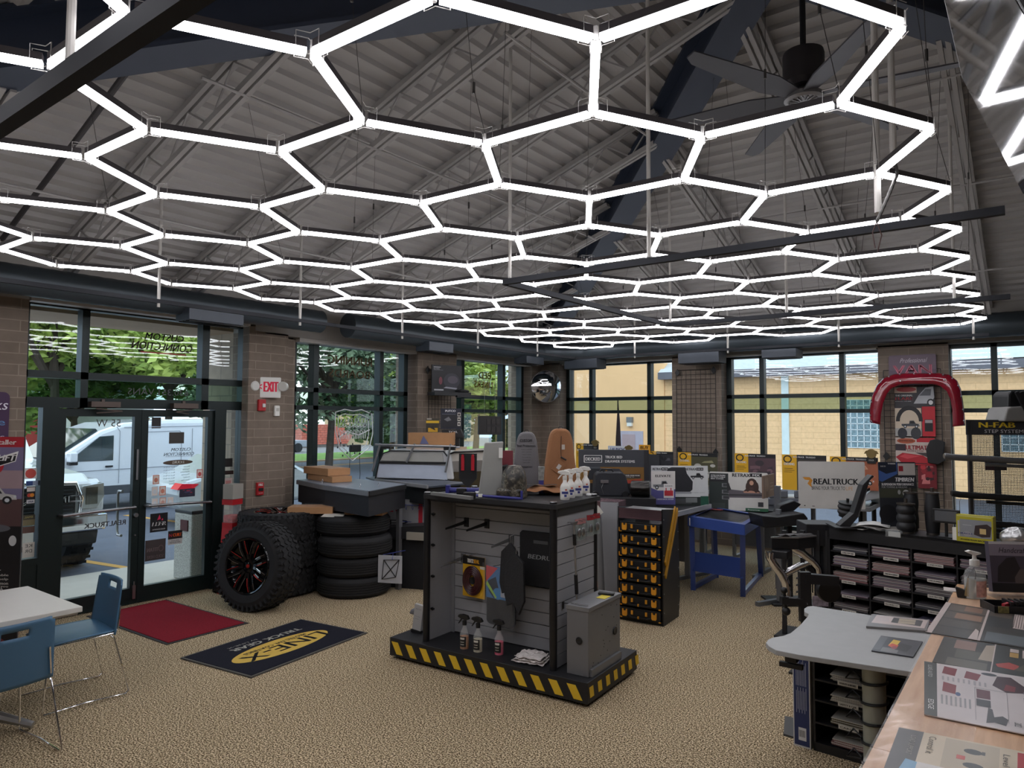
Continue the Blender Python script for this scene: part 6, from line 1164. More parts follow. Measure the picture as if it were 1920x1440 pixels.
t = thing('exhaust_canister', 'dark steel cylinder lying beside the wheeled tool case', 'cylinder', tuple(at(1184, 938, 8.1)), YAW-.3); t.location.z = 1.081; MB().lathe([(.001, 0), (.085, 0), (.09, .01), (.09, .2), (.085, .21), (.001, .21)], (0, 0, .09), axis='X', n=32).build('canister', mat('dark_chrome', (62, 60, 58), .2, .9), t, smooth=True); MB().lathe([(.065, .212), (.07, .216), (.075, .212)], (0, 0, .09), axis='X', n=32).build('end_ring', STEEL, t)
zt = zz-.0
t = thing('cover_display_table', 'black bed cover on a table with a silver front rail left of the blue table', 'display table', (0, 0, 0)); Pq = [atz(p[0], p[1], .93) for p in ((1108, 955), (1245, 968), (1332, 947), (1318, 934), (1115, 930))]
MB().prism([(p.x, p.y) for p in Pq], .90, .93, 'XY').build('cover_top', C((36, 37, 41), .4), t); a, b = Pq[1], Pq[2]; MB().beam((a.x, a.y, .92), (b.x, b.y, .92), .03, .05).build('front_rail', mat('rail_silver', (176, 178, 182)), t); MB().beam((Pq[0].x, Pq[0].y, .92), (a.x, a.y, .92), .02, .05).build('side_rail', BLACKM, t)
for (x, y) in ((1289, 1085), (1150, 1075)):
    q = atz(x, y, 0); m_ = MB().box(q.x-.025, q.y-.025, .03, q.x+.025, q.y+.025, .9); m_.beam((q.x-.1, q.y-.30, .02), (q.x+.1, q.y+.42, .02), .05, .04); m_.build('leg', mat('leg_grey', (124, 125, 128), .4, .5), t)
q = atz(1289, 1085, 0); MB().box(q.x-.6, q.y, .2, q.x, q.y+.03, .85).build('cross_panel', C((90, 90, 94)), t)
# cover posters on that table
ub('elevate_card', 'white and purple rack brochure holder card with a red truck', 'sign', (1221, 884, 1266, 946), F=8.25, bg=(90, 88, 140), rad=.02, sh=[rect(0, .42, 1, .58, (214, 210, 206)), *truck_pic(.08, .45, .8, .28, (120, 122, 126)), poly([(0, .0), (0, .5), (.35, .4), (1, .46), (1, 0)], (84, 82, 136)), rect(.52, .2, .42, .42, (222, 218, 216)), rect(.55, .26, .36, .16, (190, 50, 60)), rect(.60, .36, .04, .14, (190, 50, 60)), rect(.8, .36, .04, .14, (190, 50, 60))], tx=[('ELEVATE', .18, .82, .64, .07, (60, 56, 60), BO), ('ELEVATE', .58, .54, .3, .03, (60, 56, 60), BO), ('THE CROSS RACK SYSTEM', .08, .14, .84, .04, (226, 224, 236), BO)])
ub('retrax_board', 'wide pale retractable cover board with two black trucks', 'sign', (1222, 874, 1328, 948), F=8.5, bg=(206, 208, 208), tilt=-.05, sh=[poly([(.28, .92), (.36, .96), (.60, .96), (.63, .80), (.73, .6), (.72, .40), (.66, .33), (.40, .33), (.3, .6)], (40, 41, 46)), rect(.34, .30, .36, .05, (150, 152, 156)), *truck_pic(.69, .66, .24, .17, (48, 48, 52)), rect(0, 0, .86, .22, (36, 44, 42)), rect(.86, 0, .14, .24, (34, 84, 66)), rect(.3, .05, .4, .13, (70, 72, 74)), rect(.60, .08, .2, .12, (120, 124, 124)), rect(.8, .88, .12, .07, K1), rect(.18, .88, .12, .07, K1)],
   tx=[('RETRAX', .60, .885, .20, .06, (60, 62, 66), BO), ('RETRAX', .03, .885, .16, .06, (60, 62, 66), BO), ('ONE XR', .81, .9, .1, .03, WH, BO), ('PRO MX', .19, .9, .1, .03, WH, BO), ('retractable covers', .68, .32, .25, .02, (120, 120, 124))])
ub('retrax_board', 'retractable cover board picturing a long-haired woman leaning on a truck bed', 'sign', (1330, 885, 1427, 955), F=8.85, rz=YAW-.35, tilt=-.08, bg=(206, 204, 198), rad=.02, sh=[rect(0, .0, .33, .96, (36, 46, 44)), rect(0, .74, .30, .2, K1), rect(.22, .60, .13, .1, (120, 122, 124)), rect(.24, .615, .1, .075, (56, 58, 62)), rect(.22, .43, .13, .1, (120, 122, 124)), rect(.24, .445, .1, .075, (56, 58, 62)), rect(.22, .28, .13, .1, (120, 122, 124)), rect(.24, .295, .1, .075, (56, 58, 62)),
   poly([(.33, .55), (1, .47), (1, .36), (.34, .33)], (92, 86, 92)), poly([(.33, .42), (1, .44), (1, .41), (.33, .38)], (52, 48, 52)), poly([(.30, .86), (.38, .54), (.31, .50)], (40, 40, 42)), ell(.73, .72, .085, .13, (60, 38, 30)), ell(.725, .73, .035, .06, (196, 150, 124)), poly([(.58, .50), (.66, .62), (.8, .62), (.88, .49)], (70, 46, 44)), poly([(.58, .50), (.72, .53), (.86, .49), (.85, .47), (.60, .47)], (190, 140, 116)), ell(.80, .62, .045, .14, (60, 38, 30)), ell(.66, .62, .035, .12, (60, 38, 30)), rect(.83, .12, .09, .12, (50, 50, 54)), rect(.62, 0, .38, .08, (40, 96, 66)), rect(.70, .89, .2, .09, K1), rect(.05, .04, .22, .14, (52, 60, 58))],
   tx=[('RETRAX', .40, .88, .30, .09, (30, 30, 32), BO), ('MX', .745, .905, .12, .055, WH, BO), ('ULTRA LOW PROFILE', .03, .89, .25, .03, WH, BO), ('RETRACTABLE', .03, .845, .25, .03, WH, BO), ('BED COVER', .03, .80, .22, .03, WH, BO), ('Panasonic' if False else 'Powertrax', .66, .02, .2, .035, WH)])
t = thing('cover_display_table', 'black cover table carrying the board with the long-haired woman', 'display table', (0, 0, 0)); q = at(1380, 965, 9.25); MB().box(q.x-.55, q.y-.25, .80, q.x+.55, q.y+.35, .84).build('cover_top', C((36, 37, 41), .4), t); MB().box(q.x-.5, q.y, .0, q.x-.45, q.y+.04, .8).box(q.x+.3, q.y, .0, q.x+.35, q.y+.04, .8).box(q.x-.5, q.y-.3, 0, q.x-.45, q.y+.3, .04).box(q.x+.3, q.y-.3, 0, q.x+.35, q.y+.3, .04).build('leg', mat('leg_grey', (124, 125, 128)), t)
# blue step-shaped table
BLT = mat('blue_laminate', (56, 78, 146), .3, coat=.3)
t = thing('blue_display_table', 'bright blue display table with a black recessed top and splayed legs', 'display table', (0, 0, 0))
Q = [atz(*p, .86) for p in ((1290, 968), (1396, 984), (1427, 965), (1335, 950))]; cen = sum((Vector(q) for q in Q), Vector())/4
def shrink(q, k): return cen+(q-cen)*k
mb = MB()
for i in range(4):
    a, b = Q[i], Q[(i+1) % 4]; a2, b2 = shrink(a, .86), shrink(b, .86); mb.add([a, b, b2, a2, a-Vector((0, 0, .11)), b-Vector((0, 0, .11))], [(0, 1, 2, 3), (0, 4, 5, 1)])
mb.build('blue_rim', BLT, t, solid=.008)
mb = MB().prism([tuple(shrink(q, .90))[:2] for q in Q], .80, .845, 'XY'); mb.build('black_top', C((34, 34, 36), .35), t)
a, b, c, d_ = [shrink(q, .62) for q in Q]; MB().add([(a.x, a.y, .848), (b.x, b.y, .848), ((b.x+c.x)/2, (b.y+c.y)/2, .848), ((a.x+d_.x)/2, (a.y+d_.y)/2, .848)], [(0, 1, 2, 3)]).build('dark_recess', C((14, 14, 16), .3), t)
F2 = [atz(*p, 0) for p in ((1300, 1106), (1393, 1118), (1427, 1080), (1342, 1083))]
for i in range(4): a = Q[i]*.9+cen*.1; a.z = .76; m_ = MB().beam(a, F2[i]+Vector((0, 0, .0)), .055, .05); m_.build('leg', BLT, t)
for i, j in ((0, 3), (1, 2)): MB().beam(F2[i]+Vector((0, 0, .03)), F2[j]+Vector((0, 0, .03)), .04, .05).build('foot_rail', BLT, t)
a, b = F2[0].lerp(Q[0], .33), F2[1].lerp(Q[1], .33); a.z = b.z = .34; MB().beam(a, b, .02, .22).build('cross_board', BLT, t)
q = Q[0]; MB().box(0, -.003, 0, .012, 0, .085).build('white_strip', WHITE, t).matrix_local = T(q.x+.02, q.y-.012, .76, math.radians(-12))
r_ = thing('red_leaflet', 'small red and grey leaflet on the back of the blue table', 'leaflet', tuple(shrink(Q[3], .7)+Vector((0, 0, -.008)))); MB().box(-.08, -.04, 0, .08, .04, .006).build('leaflet', mat('leaflet_red', (140, 70, 74), .6, var=.6, scale=30), r_)
# grey frames behind
t = thing('grey_stand', 'grey square-tube stand with long feet between the blue table and the step demo', 'stand', (0, 0, 0)); GL = mat('stand_grey', (118, 120, 124), .4, .5)
for (x, y, zt2) in ((1462, 1150, 1.0), (1380, 1010, .85), (1405, 1013, .85)):
    q = atz(x, y-18 if x == 1462 else y-4, 0); MB().box(q.x-.025, q.y-.025, .03, q.x+.025, q.y+.025, zt2).beam((q.x-.16, q.y-.25, .022), (q.x+.05, q.y+.2, .022), .05, .044).build('leg', GL, t)
ub('wood_sign', 'wood grain sample sign seen edge-on on a grey post', 'sign', (1432, 893, 1474, 935), F=8.2, rz=YAW+.95, bg=(122, 100, 84), t=.02, sh=[rect(.1, .0, .08, 1, (146, 124, 106)), rect(.35, 0, .05, 1, (104, 84, 70)), ell(.3, .6, .15, .35, (140, 118, 100)), rect(.6, .3, .3, .02, (170, 156, 140)), rect(.6, .45, .3, .02, (170, 156, 140)), rect(.6, .6, .3, .02, (170, 156, 140))])
q = at(1458, 935, 8.3); tag(MB().box(q.x-.03, q.y-.03, 0, q.x+.03, q.y+.03, q.z+.15).build('sign_post', GL), 'grey square post carrying the wood sample sign', 'post')
tag(MB().prism([(-.30, 0), (.32, .02), (.36, .10), (.30, .16), (.1, .14), (-.1, .12), (-.34, .14)], -.2, .2, 'XZ').build('bumper_sample', BLACKM, bevel=.01), 'black angular truck bumper sample left of the white logo board', 'car part').matrix_world = T(*at(1457, 985, 7.6), YAW+.15) @ Matrix.Diagonal((.75, .75, .9, 1))
tag(MB().box(-.02, -.02, 0, .02, .02, .86).box(-.25, -.2, 0, .25, .2, .02).build('bumper_stand', BLACKM), 'black stand under the angular bumper sample', 'stand').matrix_world = T(*(Vector((at(1480, 985, 7.7).x, at(1480, 985, 7.7).y, 0))), YAW)
tag(MB().prism([(0, 0), (.2, .03), (.28, .10), (.2, .14), (.05, .09)], 0, .12, 'XZ').box(.0, .0, -.05, .06, .1, .0).build('winch_shell', BLACK, bevel=.01), 'small black scoop shaped part on the bumper sample', 'car part').matrix_world = T(*at(1455, 963, 7.7), YAW)
tag(MB().box(-.3, 0, 0, .35, .5, .10).box(-.25, -.01, .10, .0, .02, .2).box(.08, -.01, .10, .3, .02, .2).build('truck_bed_rack', mat('bed_grey', (120, 124, 134), .3, .3), bevel=.02), 'pale grey cover with black slotted frame left of the logo board', 'display').matrix_world = T(*at(1478, 948, 9.3), YAW)
ub('logo_board', 'large white board with orange arrow logo and black truck slogan', 'sign', (1498, 866, 1615, 953), F=8.1, rz=YAW-.12, bg=(208, 205, 200), t=.012, rad=.015, sh=[poly([(.06, .665), (.17, .665), (.215, .60), (.19, .53), (.205, .44), (.135, .53), (.165, .60), (.10, .61)], (222, 152, 60)), rect(.08, .05, .02, .02, K1), rect(.2, .045, .04, .012, K1)], tx=[('REALTRUCK', .23, .515, .67, .125, (30, 32, 36), BO), ('BRING YOUR TRUCK TO', .20, .40, .50, .075, (50, 52, 56)), ('LIFE', .715, .40, .10, .075, (226, 168, 110))], legs=.0)
t = thing('tailgate_lamp', 'white and black tailgate assembly on black legs behind the logo board', 'car part', tuple(at(1612, 960, 8.9)), YAW); t.location.z = 0
MB().prism([(0, .92), (.02, .98), (.22, 1.14), (.30, 1.14), (.33, .9), (.30, .90), (.26, .98), (.05, .94)], 0, .3, 'XZ').build('white_shell', mat('shell_white', (196, 198, 202), .3), t, bevel=.01); MB().box(.05, .1, 0, .09, .14, .92).box(.22, .1, 0, .26, .14, .92).prism([(.05, 1.08), (.25, 1.18), (.27, 1.16), (.06, 1.05)], -.02, 0, 'XZ').build('black_frame', BLACK, t)
# ---- pier with the flare display
ub('van_sign', 'dark sign with pink serif VAN lettering at the top of the right pier', 'sign', (1667, 664, 1755, 722), Y=10.86, bg=(96, 78, 94), rad=.03, sh=[rect(.02, .5, .96, .46, (104, 86, 100)), rect(.02, .05, .96, .45, (88, 72, 88))], tx=[('Professional', .24, .74, .55, .15, (206, 196, 206), dict(shear=.3)), ('VAN', .10, .36, .80, .30, (216, 120, 140), dict(bold=.05)), ('INTERIORS', .20, .10, .62, .12, (170, 160, 176))])
ub('flare_poster', 'grey and red fender flare poster with silver off-roader picture', 'poster', (1679, 724, 1752, 818), Y=10.84, bg=(52, 50, 54), sh=[rect(.0, .88, .56, .12, (196, 170, 150)), ell(.3, .95, .25, .05, (170, 60, 60)), rect(.68, 0, .32, .60, (188, 36, 48)), rect(.0, .0, .66, .57, (206, 190, 168)), poly([(.36+.34*math.cos(PI*i/12), .30+.32*math.sin(PI*i/12)) for i in range(13)]+[(.36-.24*math.cos(PI*i/12), .30+.23*math.sin(PI*i/12)) for i in range(13)], (30, 30, 33)), rect(.0, .0, .66, .16, (170, 168, 164)), ell(.18, .06, .12, .11, (50, 52, 58)), ell(.52, .06, .13, .12, (60, 62, 66)), *truck_pic(.16, .16, .46, .17, (66, 70, 76)),
    poly([(.48, .66), (.60, .82), (.78, .98), (.97, 1.0), (.99, .78), (.90, .66)], (176, 178, 182)), poly([(.62, .82), (.78, .95), (.92, .95), (.9, .82)], (96, 98, 104)), ell(.90, .68, .09, .075, (40, 40, 44)), ell(.90, .68, .055, .045, (206, 206, 206)), rect(.74, .10, .2, .24, (30, 28, 30)), rect(.75, .27, .18, .06, (170, 160, 160)), rect(.0, .70, .0, .0, K1)], tx=[('THE ORIGINAL', .02, .81, .44, .035, WH, BO), ('FLARE', .02, .735, .44, .06, (200, 60, 70), BO), ('protection and style', .02, .70, .4, .016, WH)])
ub('bed_cover_poster', 'red truck bed cover poster below the flare poster', 'poster', (1680, 820, 1752, 872), Y=10.84, bg=(196, 180, 170), sh=[ell(.28, .88, .24, .1, (178, 90, 60)), rect(.55, .84, .45, .16, (186, 36, 48)), rect(.0, .52, .27, .24, (52, 42, 50)), poly([(.0, .28), (.18, .44), (.7, .36), (1, .1), (1, 0), (.2, 0)], (176, 34, 46)), poly([(.1, .3), (.24, .4), (.62, .33), (.3, .22)], (206, 70, 78)), poly([(.5, .46), (1, .46), (1, .2), (.7, .36)], (70, 60, 60)), rect(.2, .05, .6, .03, (60, 20, 26))], tx=[('BUSHWACKER', .10, .86, .36, .05, (70, 40, 30), BO), ('ULTIMATE', .27, .56, .60, .16, (150, 36, 46), BO), ('RUGGED & STYLISH', .30, .49, .42, .05, (120, 50, 56), BO)])
ub('fender_poster', 'lower red fender poster partly hidden by the suspension sign', 'poster', (1722, 868, 1756, 916), Y=10.85, bg=(120, 30, 40), sh=cam_like(31, .05, .05, .9, .9, [(196, 50, 60), (60, 30, 34), (206, 120, 120), (150, 36, 46)], 16))
t = thing('fender_flare', 'glossy dark red arched fender flare mounted over the posters', 'fender flare', (0, 0, 0))
OUT = [(1632, 792), (1632, 765), (1636, 742), (1645, 722), (1658, 709), (1676, 702), (1700, 700), (1730, 700), (1760, 700), (1780, 703), (1795, 714), (1802, 730), (1806, 755), (1809, 780), (1810, 798)]
INN = [(1651, 796), (1653, 775), (1657, 755), (1664, 738), (1673, 728), (1688, 722), (1706, 720), (1728, 720), (1748, 720), (1764, 724), (1776, 734), (1783, 750), (1786, 768), (1787, 785), (1787, 800)]
PO = [aty(*p, 10.72) for p in OUT]; PI_ = [aty(*p, 10.66) for p in INN]; n_ = len(PO)-1
def fl_(u, v): 
    i = min(int(u*n_), n_-1); f = u*n_-i; a = PO[i].lerp(PO[i+1], f); b = PI_[i].lerp(PI_[i+1], f); p = a.lerp(b, v); return (p.x, p.y-.07*math.sin(PI*(v*.7+.15)), p.z)
MB().grid(fl_, 56, 12).build('flare_shell', mat('dark_red_gloss', (128, 14, 34), .2, coat=1.0, var=.02), t, smooth=True, solid=.006)
m_ = MB()
for i in range(1, n_*2, 2): u = i/(n_*2); p = fl_(u, .06); m_.ball((p[0], p[1]-.012, p[2]), .011, n=8, k=6)
m_.build('rivets', STEEL, t); a = aty(1690, 715, 10.7); MB().cyl((a.x, 10.6, a.z), (a.x, 10.88, a.z), .008).cyl((a.x+.5, 10.6, a.z), (a.x+.5, 10.88, a.z), .008).build('wall_pegs', STEEL, t)
tag(MB().prism([(0, .04), (.05, .16), (.12, .18), (.22, .14), (.2, .0), (.22, -.1), (.14, -.16), (.02, -.14)], 0, .03, 'XZ').build('black_bracket', BLACK, bevel=.008), 'black angular bracket hanging on the grid right of the red cover poster', 'bracket').matrix_world = T(*aty(1736, 848, 10.78))
# step bar stand at right
t = thing('step_bar_stand', 'perforated steel stand of step bars with yellow lettered header', 'display stand', tuple(at(1822, 1000, 7.35)), YAW-.15); t.location.z = 0; zq = at(1815, 815, 7.35).z; zh = at(1815, 787, 7.35).z
hd = panel(t, .85, zh-zq, .02, (40, 40, 44), [], [('N-FAB', .12, .075, .34, .055, (222, 190, 50), dict(bold=.08)), ('STEP SYSTEMS', .17, .02, .40, .035, (196, 196, 198))], name='header_board'); hd.matrix_local = T(-.03, -.02, zq)
PF = bpy.data.materials.new('perforated_steel'); PF.use_nodes = True; n_t = PF.node_tree; bs = n_t.nodes['Principled BSDF']; bs.inputs['Base Color'].default_value = (.05, .05, .055, 1); bs.inputs['Roughness'].default_value = .5; vt = n_t.nodes.new('ShaderNodeTexVoronoi'); vt.inputs['Randomness'].default_value = 0; vt.inputs['Scale'].default_value = 70; mt = n_t.nodes.new('ShaderNodeMath'); mt.operation = 'GREATER_THAN'; mt.inputs[1].default_value = .36
tcc = n_t.nodes.new('ShaderNodeTexCoord'); mpp = n_t.nodes.new('ShaderNodeMapping'); mpp.inputs['Scale'].default_value = (1, 0, 1); n_t.links.new(tcc.outputs['Object'], mpp.inputs[0]); n_t.links.new(mpp.outputs[0], vt.inputs['Vector']); n_t.links.new(vt.outputs['Distance'], mt.inputs[0]); n_t.links.new(mt.outputs[0], bs.inputs['Alpha'])
MB().add([(.02, .0, .75), (.84, .0, .75), (.84, .0, zq), (.02, .0, zq)], [(0, 1, 2, 3)]).build('perforated_panel', PF, t); MB().box(-.015, -.02, 0, .02, .02, zh).box(.82, -.02, 0, .85, .02, zh).box(0, 0, .2, .84, .03, .75).build('upright', mat('upright_grey', (70, 70, 72), .4, .5), t)
for z, m2, x0 in ((zq-.24, STEEL, -.28), (zq-.62, BLACK, -.22), (zq-.90, BLACK, -.05), (zq-1.02, BLACK, .0)):
    b_ = MB().tube([(x0, -.10, z+.02), (x0+.06, -.12, z+.01), (.6, -.12, z-.03), (1.0, -.12, z-.03)], .032, n=12).tube([(.1, -.11, z-.06), (.7, -.11, z-.09)], .018).build('step_bar', mat('bar_grey', (112, 112, 114), .3, .6) if m2 is STEEL else BLACK, t, smooth=True)
    MB().lathe([(.001, 0), (.026, 0), (.03, .01)], (x0-.008, -.10, z+.02), axis='X').build('end_cap', m2, b_)
tag(MB().prism([(0, 0), (.04, .13), (.08, .15), (.5, .17), (.5, .0)], -.1, .2, 'XZ').build('grey_step_box', mat('step_grey', (128, 126, 124), .5), bevel=.015), 'grey moulded shelf box resting on top of the step bar stand', 'car part').matrix_world = T(*at(1870, 790, 7.3), YAW)
tag(MB().prism([(0, 0), (.01, .16), (.04, .2), (.18, .2), (.24, .14), (.26, 0)], -.05, .2, 'XZ').build('black_pad', BLACK, bevel=.02), 'black rounded pad on the grey moulded box at the right edge', 'car part').matrix_world = T(*at(1884, 769, 7.3), YAW)
t = MB()
for k in range(4): t.beam((.05*k, 0, .0), (-.10+.05*k, 0, .22), .02, .03)
tag(t.build('slanted_slats', BLACKM), 'black slanted slats leaning at the upper right edge above the pad', 'car part').matrix_world = T(*at(1925, 775, 7.2), YAW)
ub('dark_leaflet', 'maroon leaflet behind the step bars', 'leaflet', (1848, 858, 1888, 882), F=7.6, bg=(44, 34, 36), sh=[rect(0, 0, .4, 1, (84, 26, 32))])
# ================================================================== hitch and step demo stand
def PX(F): return lambda x, y: at(x, y, F)
t = thing('hitch_step_demo', 'black demo stand with ribbed step pad and bent chrome side tubes', 'display stand', (0, 0, 0))
g = PX(6.3)
TP = [(1446, 1008), (1497, 1010), (1505, 992), (1457, 990)]
a, b, c, d_ = [g(*p) for p in TP]; z0 = (a.z+b.z)/2
P4 = [a, b, b+Vector((.10, .20, .0)), a+Vector((.10, .20, 0))]
for p in P4: p.z = z0
MB().prism([(p.x, p.y) for p in P4], z0-.10, z0, 'XY').build('step_box', BLACK, t, bevel=.006)
mb = MB(); 
def _pad(u, v):
    p = P4[0].lerp(P4[1], .04+.92*u).lerp(P4[3].lerp(P4[2], .04+.92*u), .05+.9*v); return (p.x, p.y, z0+.012+.018*abs(math.sin(3*PI*u)))
mb.grid(_pad, 30, 4).build('rubber_tread', mat('tread_rubber', (84, 82, 82), .5), t, smooth=True)
for i in range(4): a2, b2 = P4[i], P4[(i+1) % 4]; MB().beam(a2+Vector((0, 0, .004)), b2+Vector((0, 0, .004)), .012, .012).build('step_edge', mat('edge_steel', (150, 148, 146), .35, .7), t) if i in (0, 1, 3) else None
MB().cbox(tuple(g(1466, 1038)), (.14, .16, .07)).build('step_bracket', BLACK, t, bevel=.01)
g2 = PX(6.2)
MB().tube([g2(1444, 1035), g2(1443, 1045), g2(1450, 1057), g2(1464, 1075), g2(1473, 1092), g2(1476, 1108), g2(1475, 1120)], .035, n=16).build('chrome_tube', CHROME, t, smooth=True)
g3 = PX(6.5)
MB().tube([g3(1482, 1026), g3(1500, 1035), g3(1522, 1052), g3(1533, 1064), g3(1535, 1078)], .042, n=16).tube([g3(1472, 1075), g3(1498, 1062), g3(1520, 1054)], .033, n=14).build('chrome_tube', CHROME, t, smooth=True)
MB().tube([g3(1534, 1078), g3(1534, 1086)], .036, n=16).beam(g3(1512, 1060), g3(1530, 1085), .07, .04).build('mounting_arm', BLACK, t)
for x0, x1 in ((1478, 1470), (1510, 1505), (1530, 1536), (1552, 1549)):
    q = g3(x1, 1100); r2 = g3(x0, 1028); MB().beam(Vector((q.x, q.y, 0)), Vector((q.x+(r2.x-q.x)*.3, q.y, .95)), .035, .035).build('stand_leg', BLACKM, t)
q = g3(1500, 1100); MB().box(q.x-.18, q.y-.2, 0, q.x+.2, q.y+.2, .02).build('stand_base', BLACKM, t)
t = thing('adjustable_hitch', 'black adjustable drop hitch with two tow balls and wire pins', 'tow hitch', (0, 0, 0)); g = PX(5.6)
a, b = g(1508, 1072), g(1510, 1165)
MB().beam(a, b, .085, .05, up=(.6, -.8, 0)).build('drop_plate', BLACKM, t); MB().beam(g(1508, 1084), g(1570, 1089), .06, .075).beam(g(1520, 1078), g(1552, 1080), .05, .012).build('receiver_bar', BLACKM, t)
MB().beam(g(1464, 1125), g(1502, 1128), .06, .05).build('ball_mount', BLACKM, t); c = g(1470, 1107); MB().ball(c, .026, n=20, k=14).cyl(c, g(1472, 1124), .012).lathe([(.02, 0), (.03, .004), (.03, .012), (.02, .016)], g(1472, 1121)).build('upper_ball', BLACK, t, smooth=True)
c = g(1474, 1146); MB().ball(c, .033, n=20, k=14).cyl(c, g(1472, 1128), .014).build('lower_ball', BLACK, t, smooth=True)
for k in (0, 1): q = g(1503, 1122+14*k); MB().tube([q, q+Vector((.03, 0, -.01)), q+Vector((.045, 0, -.04)), q+Vector((.025, 0, -.05)), q+Vector((.01, 0, -.02))], .0025, n=5).build('wire_pin', STEEL, t)
m_ = MB(); 
for k in range(5): q = g(1496, 1083+13*k); m_.cyl(q+Vector((-.0, -.03, 0)), q+Vector((0, -.0, 0)), .007, n=8)
m_.build('pin_holes', C((60, 60, 62)), t)
q = g(1512, 1160); MB().box(q.x-.03, q.y-.02, 0, q.x+.04, q.y+.04, q.z).box(q.x-.1, q.y-.15, 0, q.x+.15, q.y+.15, .015).build('stand_post', BLACKM, t)
tag(MB().box(0, 0, 0, .30, .30, .20).build('control_box', BLACKM, bevel=.008), 'black box between the step demo and the black literature shelf', 'box').matrix_world = T(*g3(1512, 1024), YAW-.1)
q = g3(1520, 1024); tag(MB().box(q.x-.0, q.y+.1, 0, q.x+.24, q.y+.3, q.z-.002).build('box_pedestal', mat('flat_black', (22, 22, 26), .7)), 'dark pedestal under the black box beside the literature shelf', 'pedestal')  # pedestal shares the even near-black of the tray cabinet
m_ = MB(); m_.M = T(*PX(5.75)(1556, 1108), YAW); m_.lathe([(.001, 0), (.09, 0), (.095, .01), (.095, .05), (.09, .06), (.001, .06)], axis='Y', n=32); m_.build('round_disc', BLACK, bpy.data.objects['adjustable_hitch'], smooth=True)
tag(MB().box(0, 0, 0, .14, .01, .09).build('floor_leaflet', mat('leaflet_mix', (130, 120, 130), .6, var=.9, scale=30)), 'small printed leaflet standing behind the hitch', 'leaflet').matrix_world = T(*PX(6.4)(1524, 1137), YAW)
# ================================================================== black literature sorter
SA = math.radians(-11); SM = T(-1.575, 6.86, 0, SA)
def so(x, y, z, rz=0, rx=0, ry=0): return SM @ T(x, y, z, rz, rx, ry)
t = thing('literature_sorter', 'wide black literature sorter full of brochures with white shelf labels', 'shelf', M=so(0, 0, 0)); SB = mat('sorter_black', (25, 25, 28), .45, var=.05)
CW, NC = .335, 5; RP = .127; SW = CW*NC+.04
MB().box(0, 0, .98, SW, .38, 1.0).box(0, 0, .89, SW, .02, 1.0).box(0, 0, 0, .02, .38, 1.0).box(SW-.02, 0, 0, SW, .38, 1.0).box(0, .36, 0, SW, .38, 1.0).box(0, 0, 0, SW, .38, .05).build('cabinet', SB, t)
m_ = MB()
for c_ in range(1, NC): m_.box(.02+CW*c_-.006, .01, .05, .02+CW*c_+.006, .36, .89)
m_.build('dividers', SB, t)
TXT = [['LUND STEP LINE', 'LUND RAM WHITE', 'LUND FENDER', 'STEEL WORKS CAT', 'RETRAX', ''], ['LUND COMMERCIAL', 'LUND RAM ALUMINUM', 'LUND INTERIOR', 'BOX FRONT CUT', 'ROLL-N-LOCK', ''], ['LUND FORD', 'LUND ALUMINUM', 'DECK PRO LINK', 'SAFETY CHROME', 'BOX', ''], ['LUND CREW LINE', 'LUND CARGO', 'WEATHER', 'LINER', 'BED', ''], ['', '', '', '', '', '']]
PAL = [[(70, 74, 80), (96, 92, 96), (60, 66, 76)], [(150, 110, 110), (130, 126, 150), (166, 150, 146)], [(150, 96, 98), (176, 160, 156), (120, 80, 84)], [(130, 104, 112), (150, 140, 150), (90, 84, 92)], [(80, 80, 84), (140, 130, 130), (70, 66, 70)]]
r = random.Random(21)
for c_ in range(NC):
    for k in range(6):
        z = .89-.10-RP*k; x = .02+CW*c_
        if z < .03: continue
        MB().box(x+.006, .0, z-.012, x+CW-.006, .36, z).build('shelf', SB, t)
        if c_ == 4: continue
        nlay = r.randint(2, 6) if k < 3 else r.randint(1, 4); h = 0; cols = PAL[(c_+k) % 5]
        st = tag(MB().box(0, 0, 0, .001, .001, .001).build('brochure_stack', SB), '', 'brochures') if False else None
        mb = MB(); mats = [C(q, .4) for q in cols]+[C((186, 182, 178), .5)]
        for n in range(nlay*2):
            th = .0065; j = r.uniform(-.008, .008); mb.box(-.145+j, .0+abs(j), h, .145+j, .24, h+th*.8, n % 4); h += th
        nm_c = ['first', 'second', 'third', 'fourth'][c_]; nm_r = ['top', 'second', 'third', 'fourth', 'fifth', 'lowest'][k]
        s_ = mb.build('brochure_stack', mats); s_.matrix_world = so(x+CW/2, .015, z+.001); tag(s_, 'brochure stack, %s slot of the %s column from the left, black sorter' % (nm_r, nm_c), 'brochures', 'brochures in the black sorter')
        if TXT[c_][k]:
            L = panel(t, .12, .027, .001, (206, 202, 192), [], [(TXT[c_][k], .01, .008, .1, .011, (40, 40, 40), BO)], name='shelf_label'); L.matrix_local = T(x+.10+(.02 if c_ else 0), -.002, z-.022)
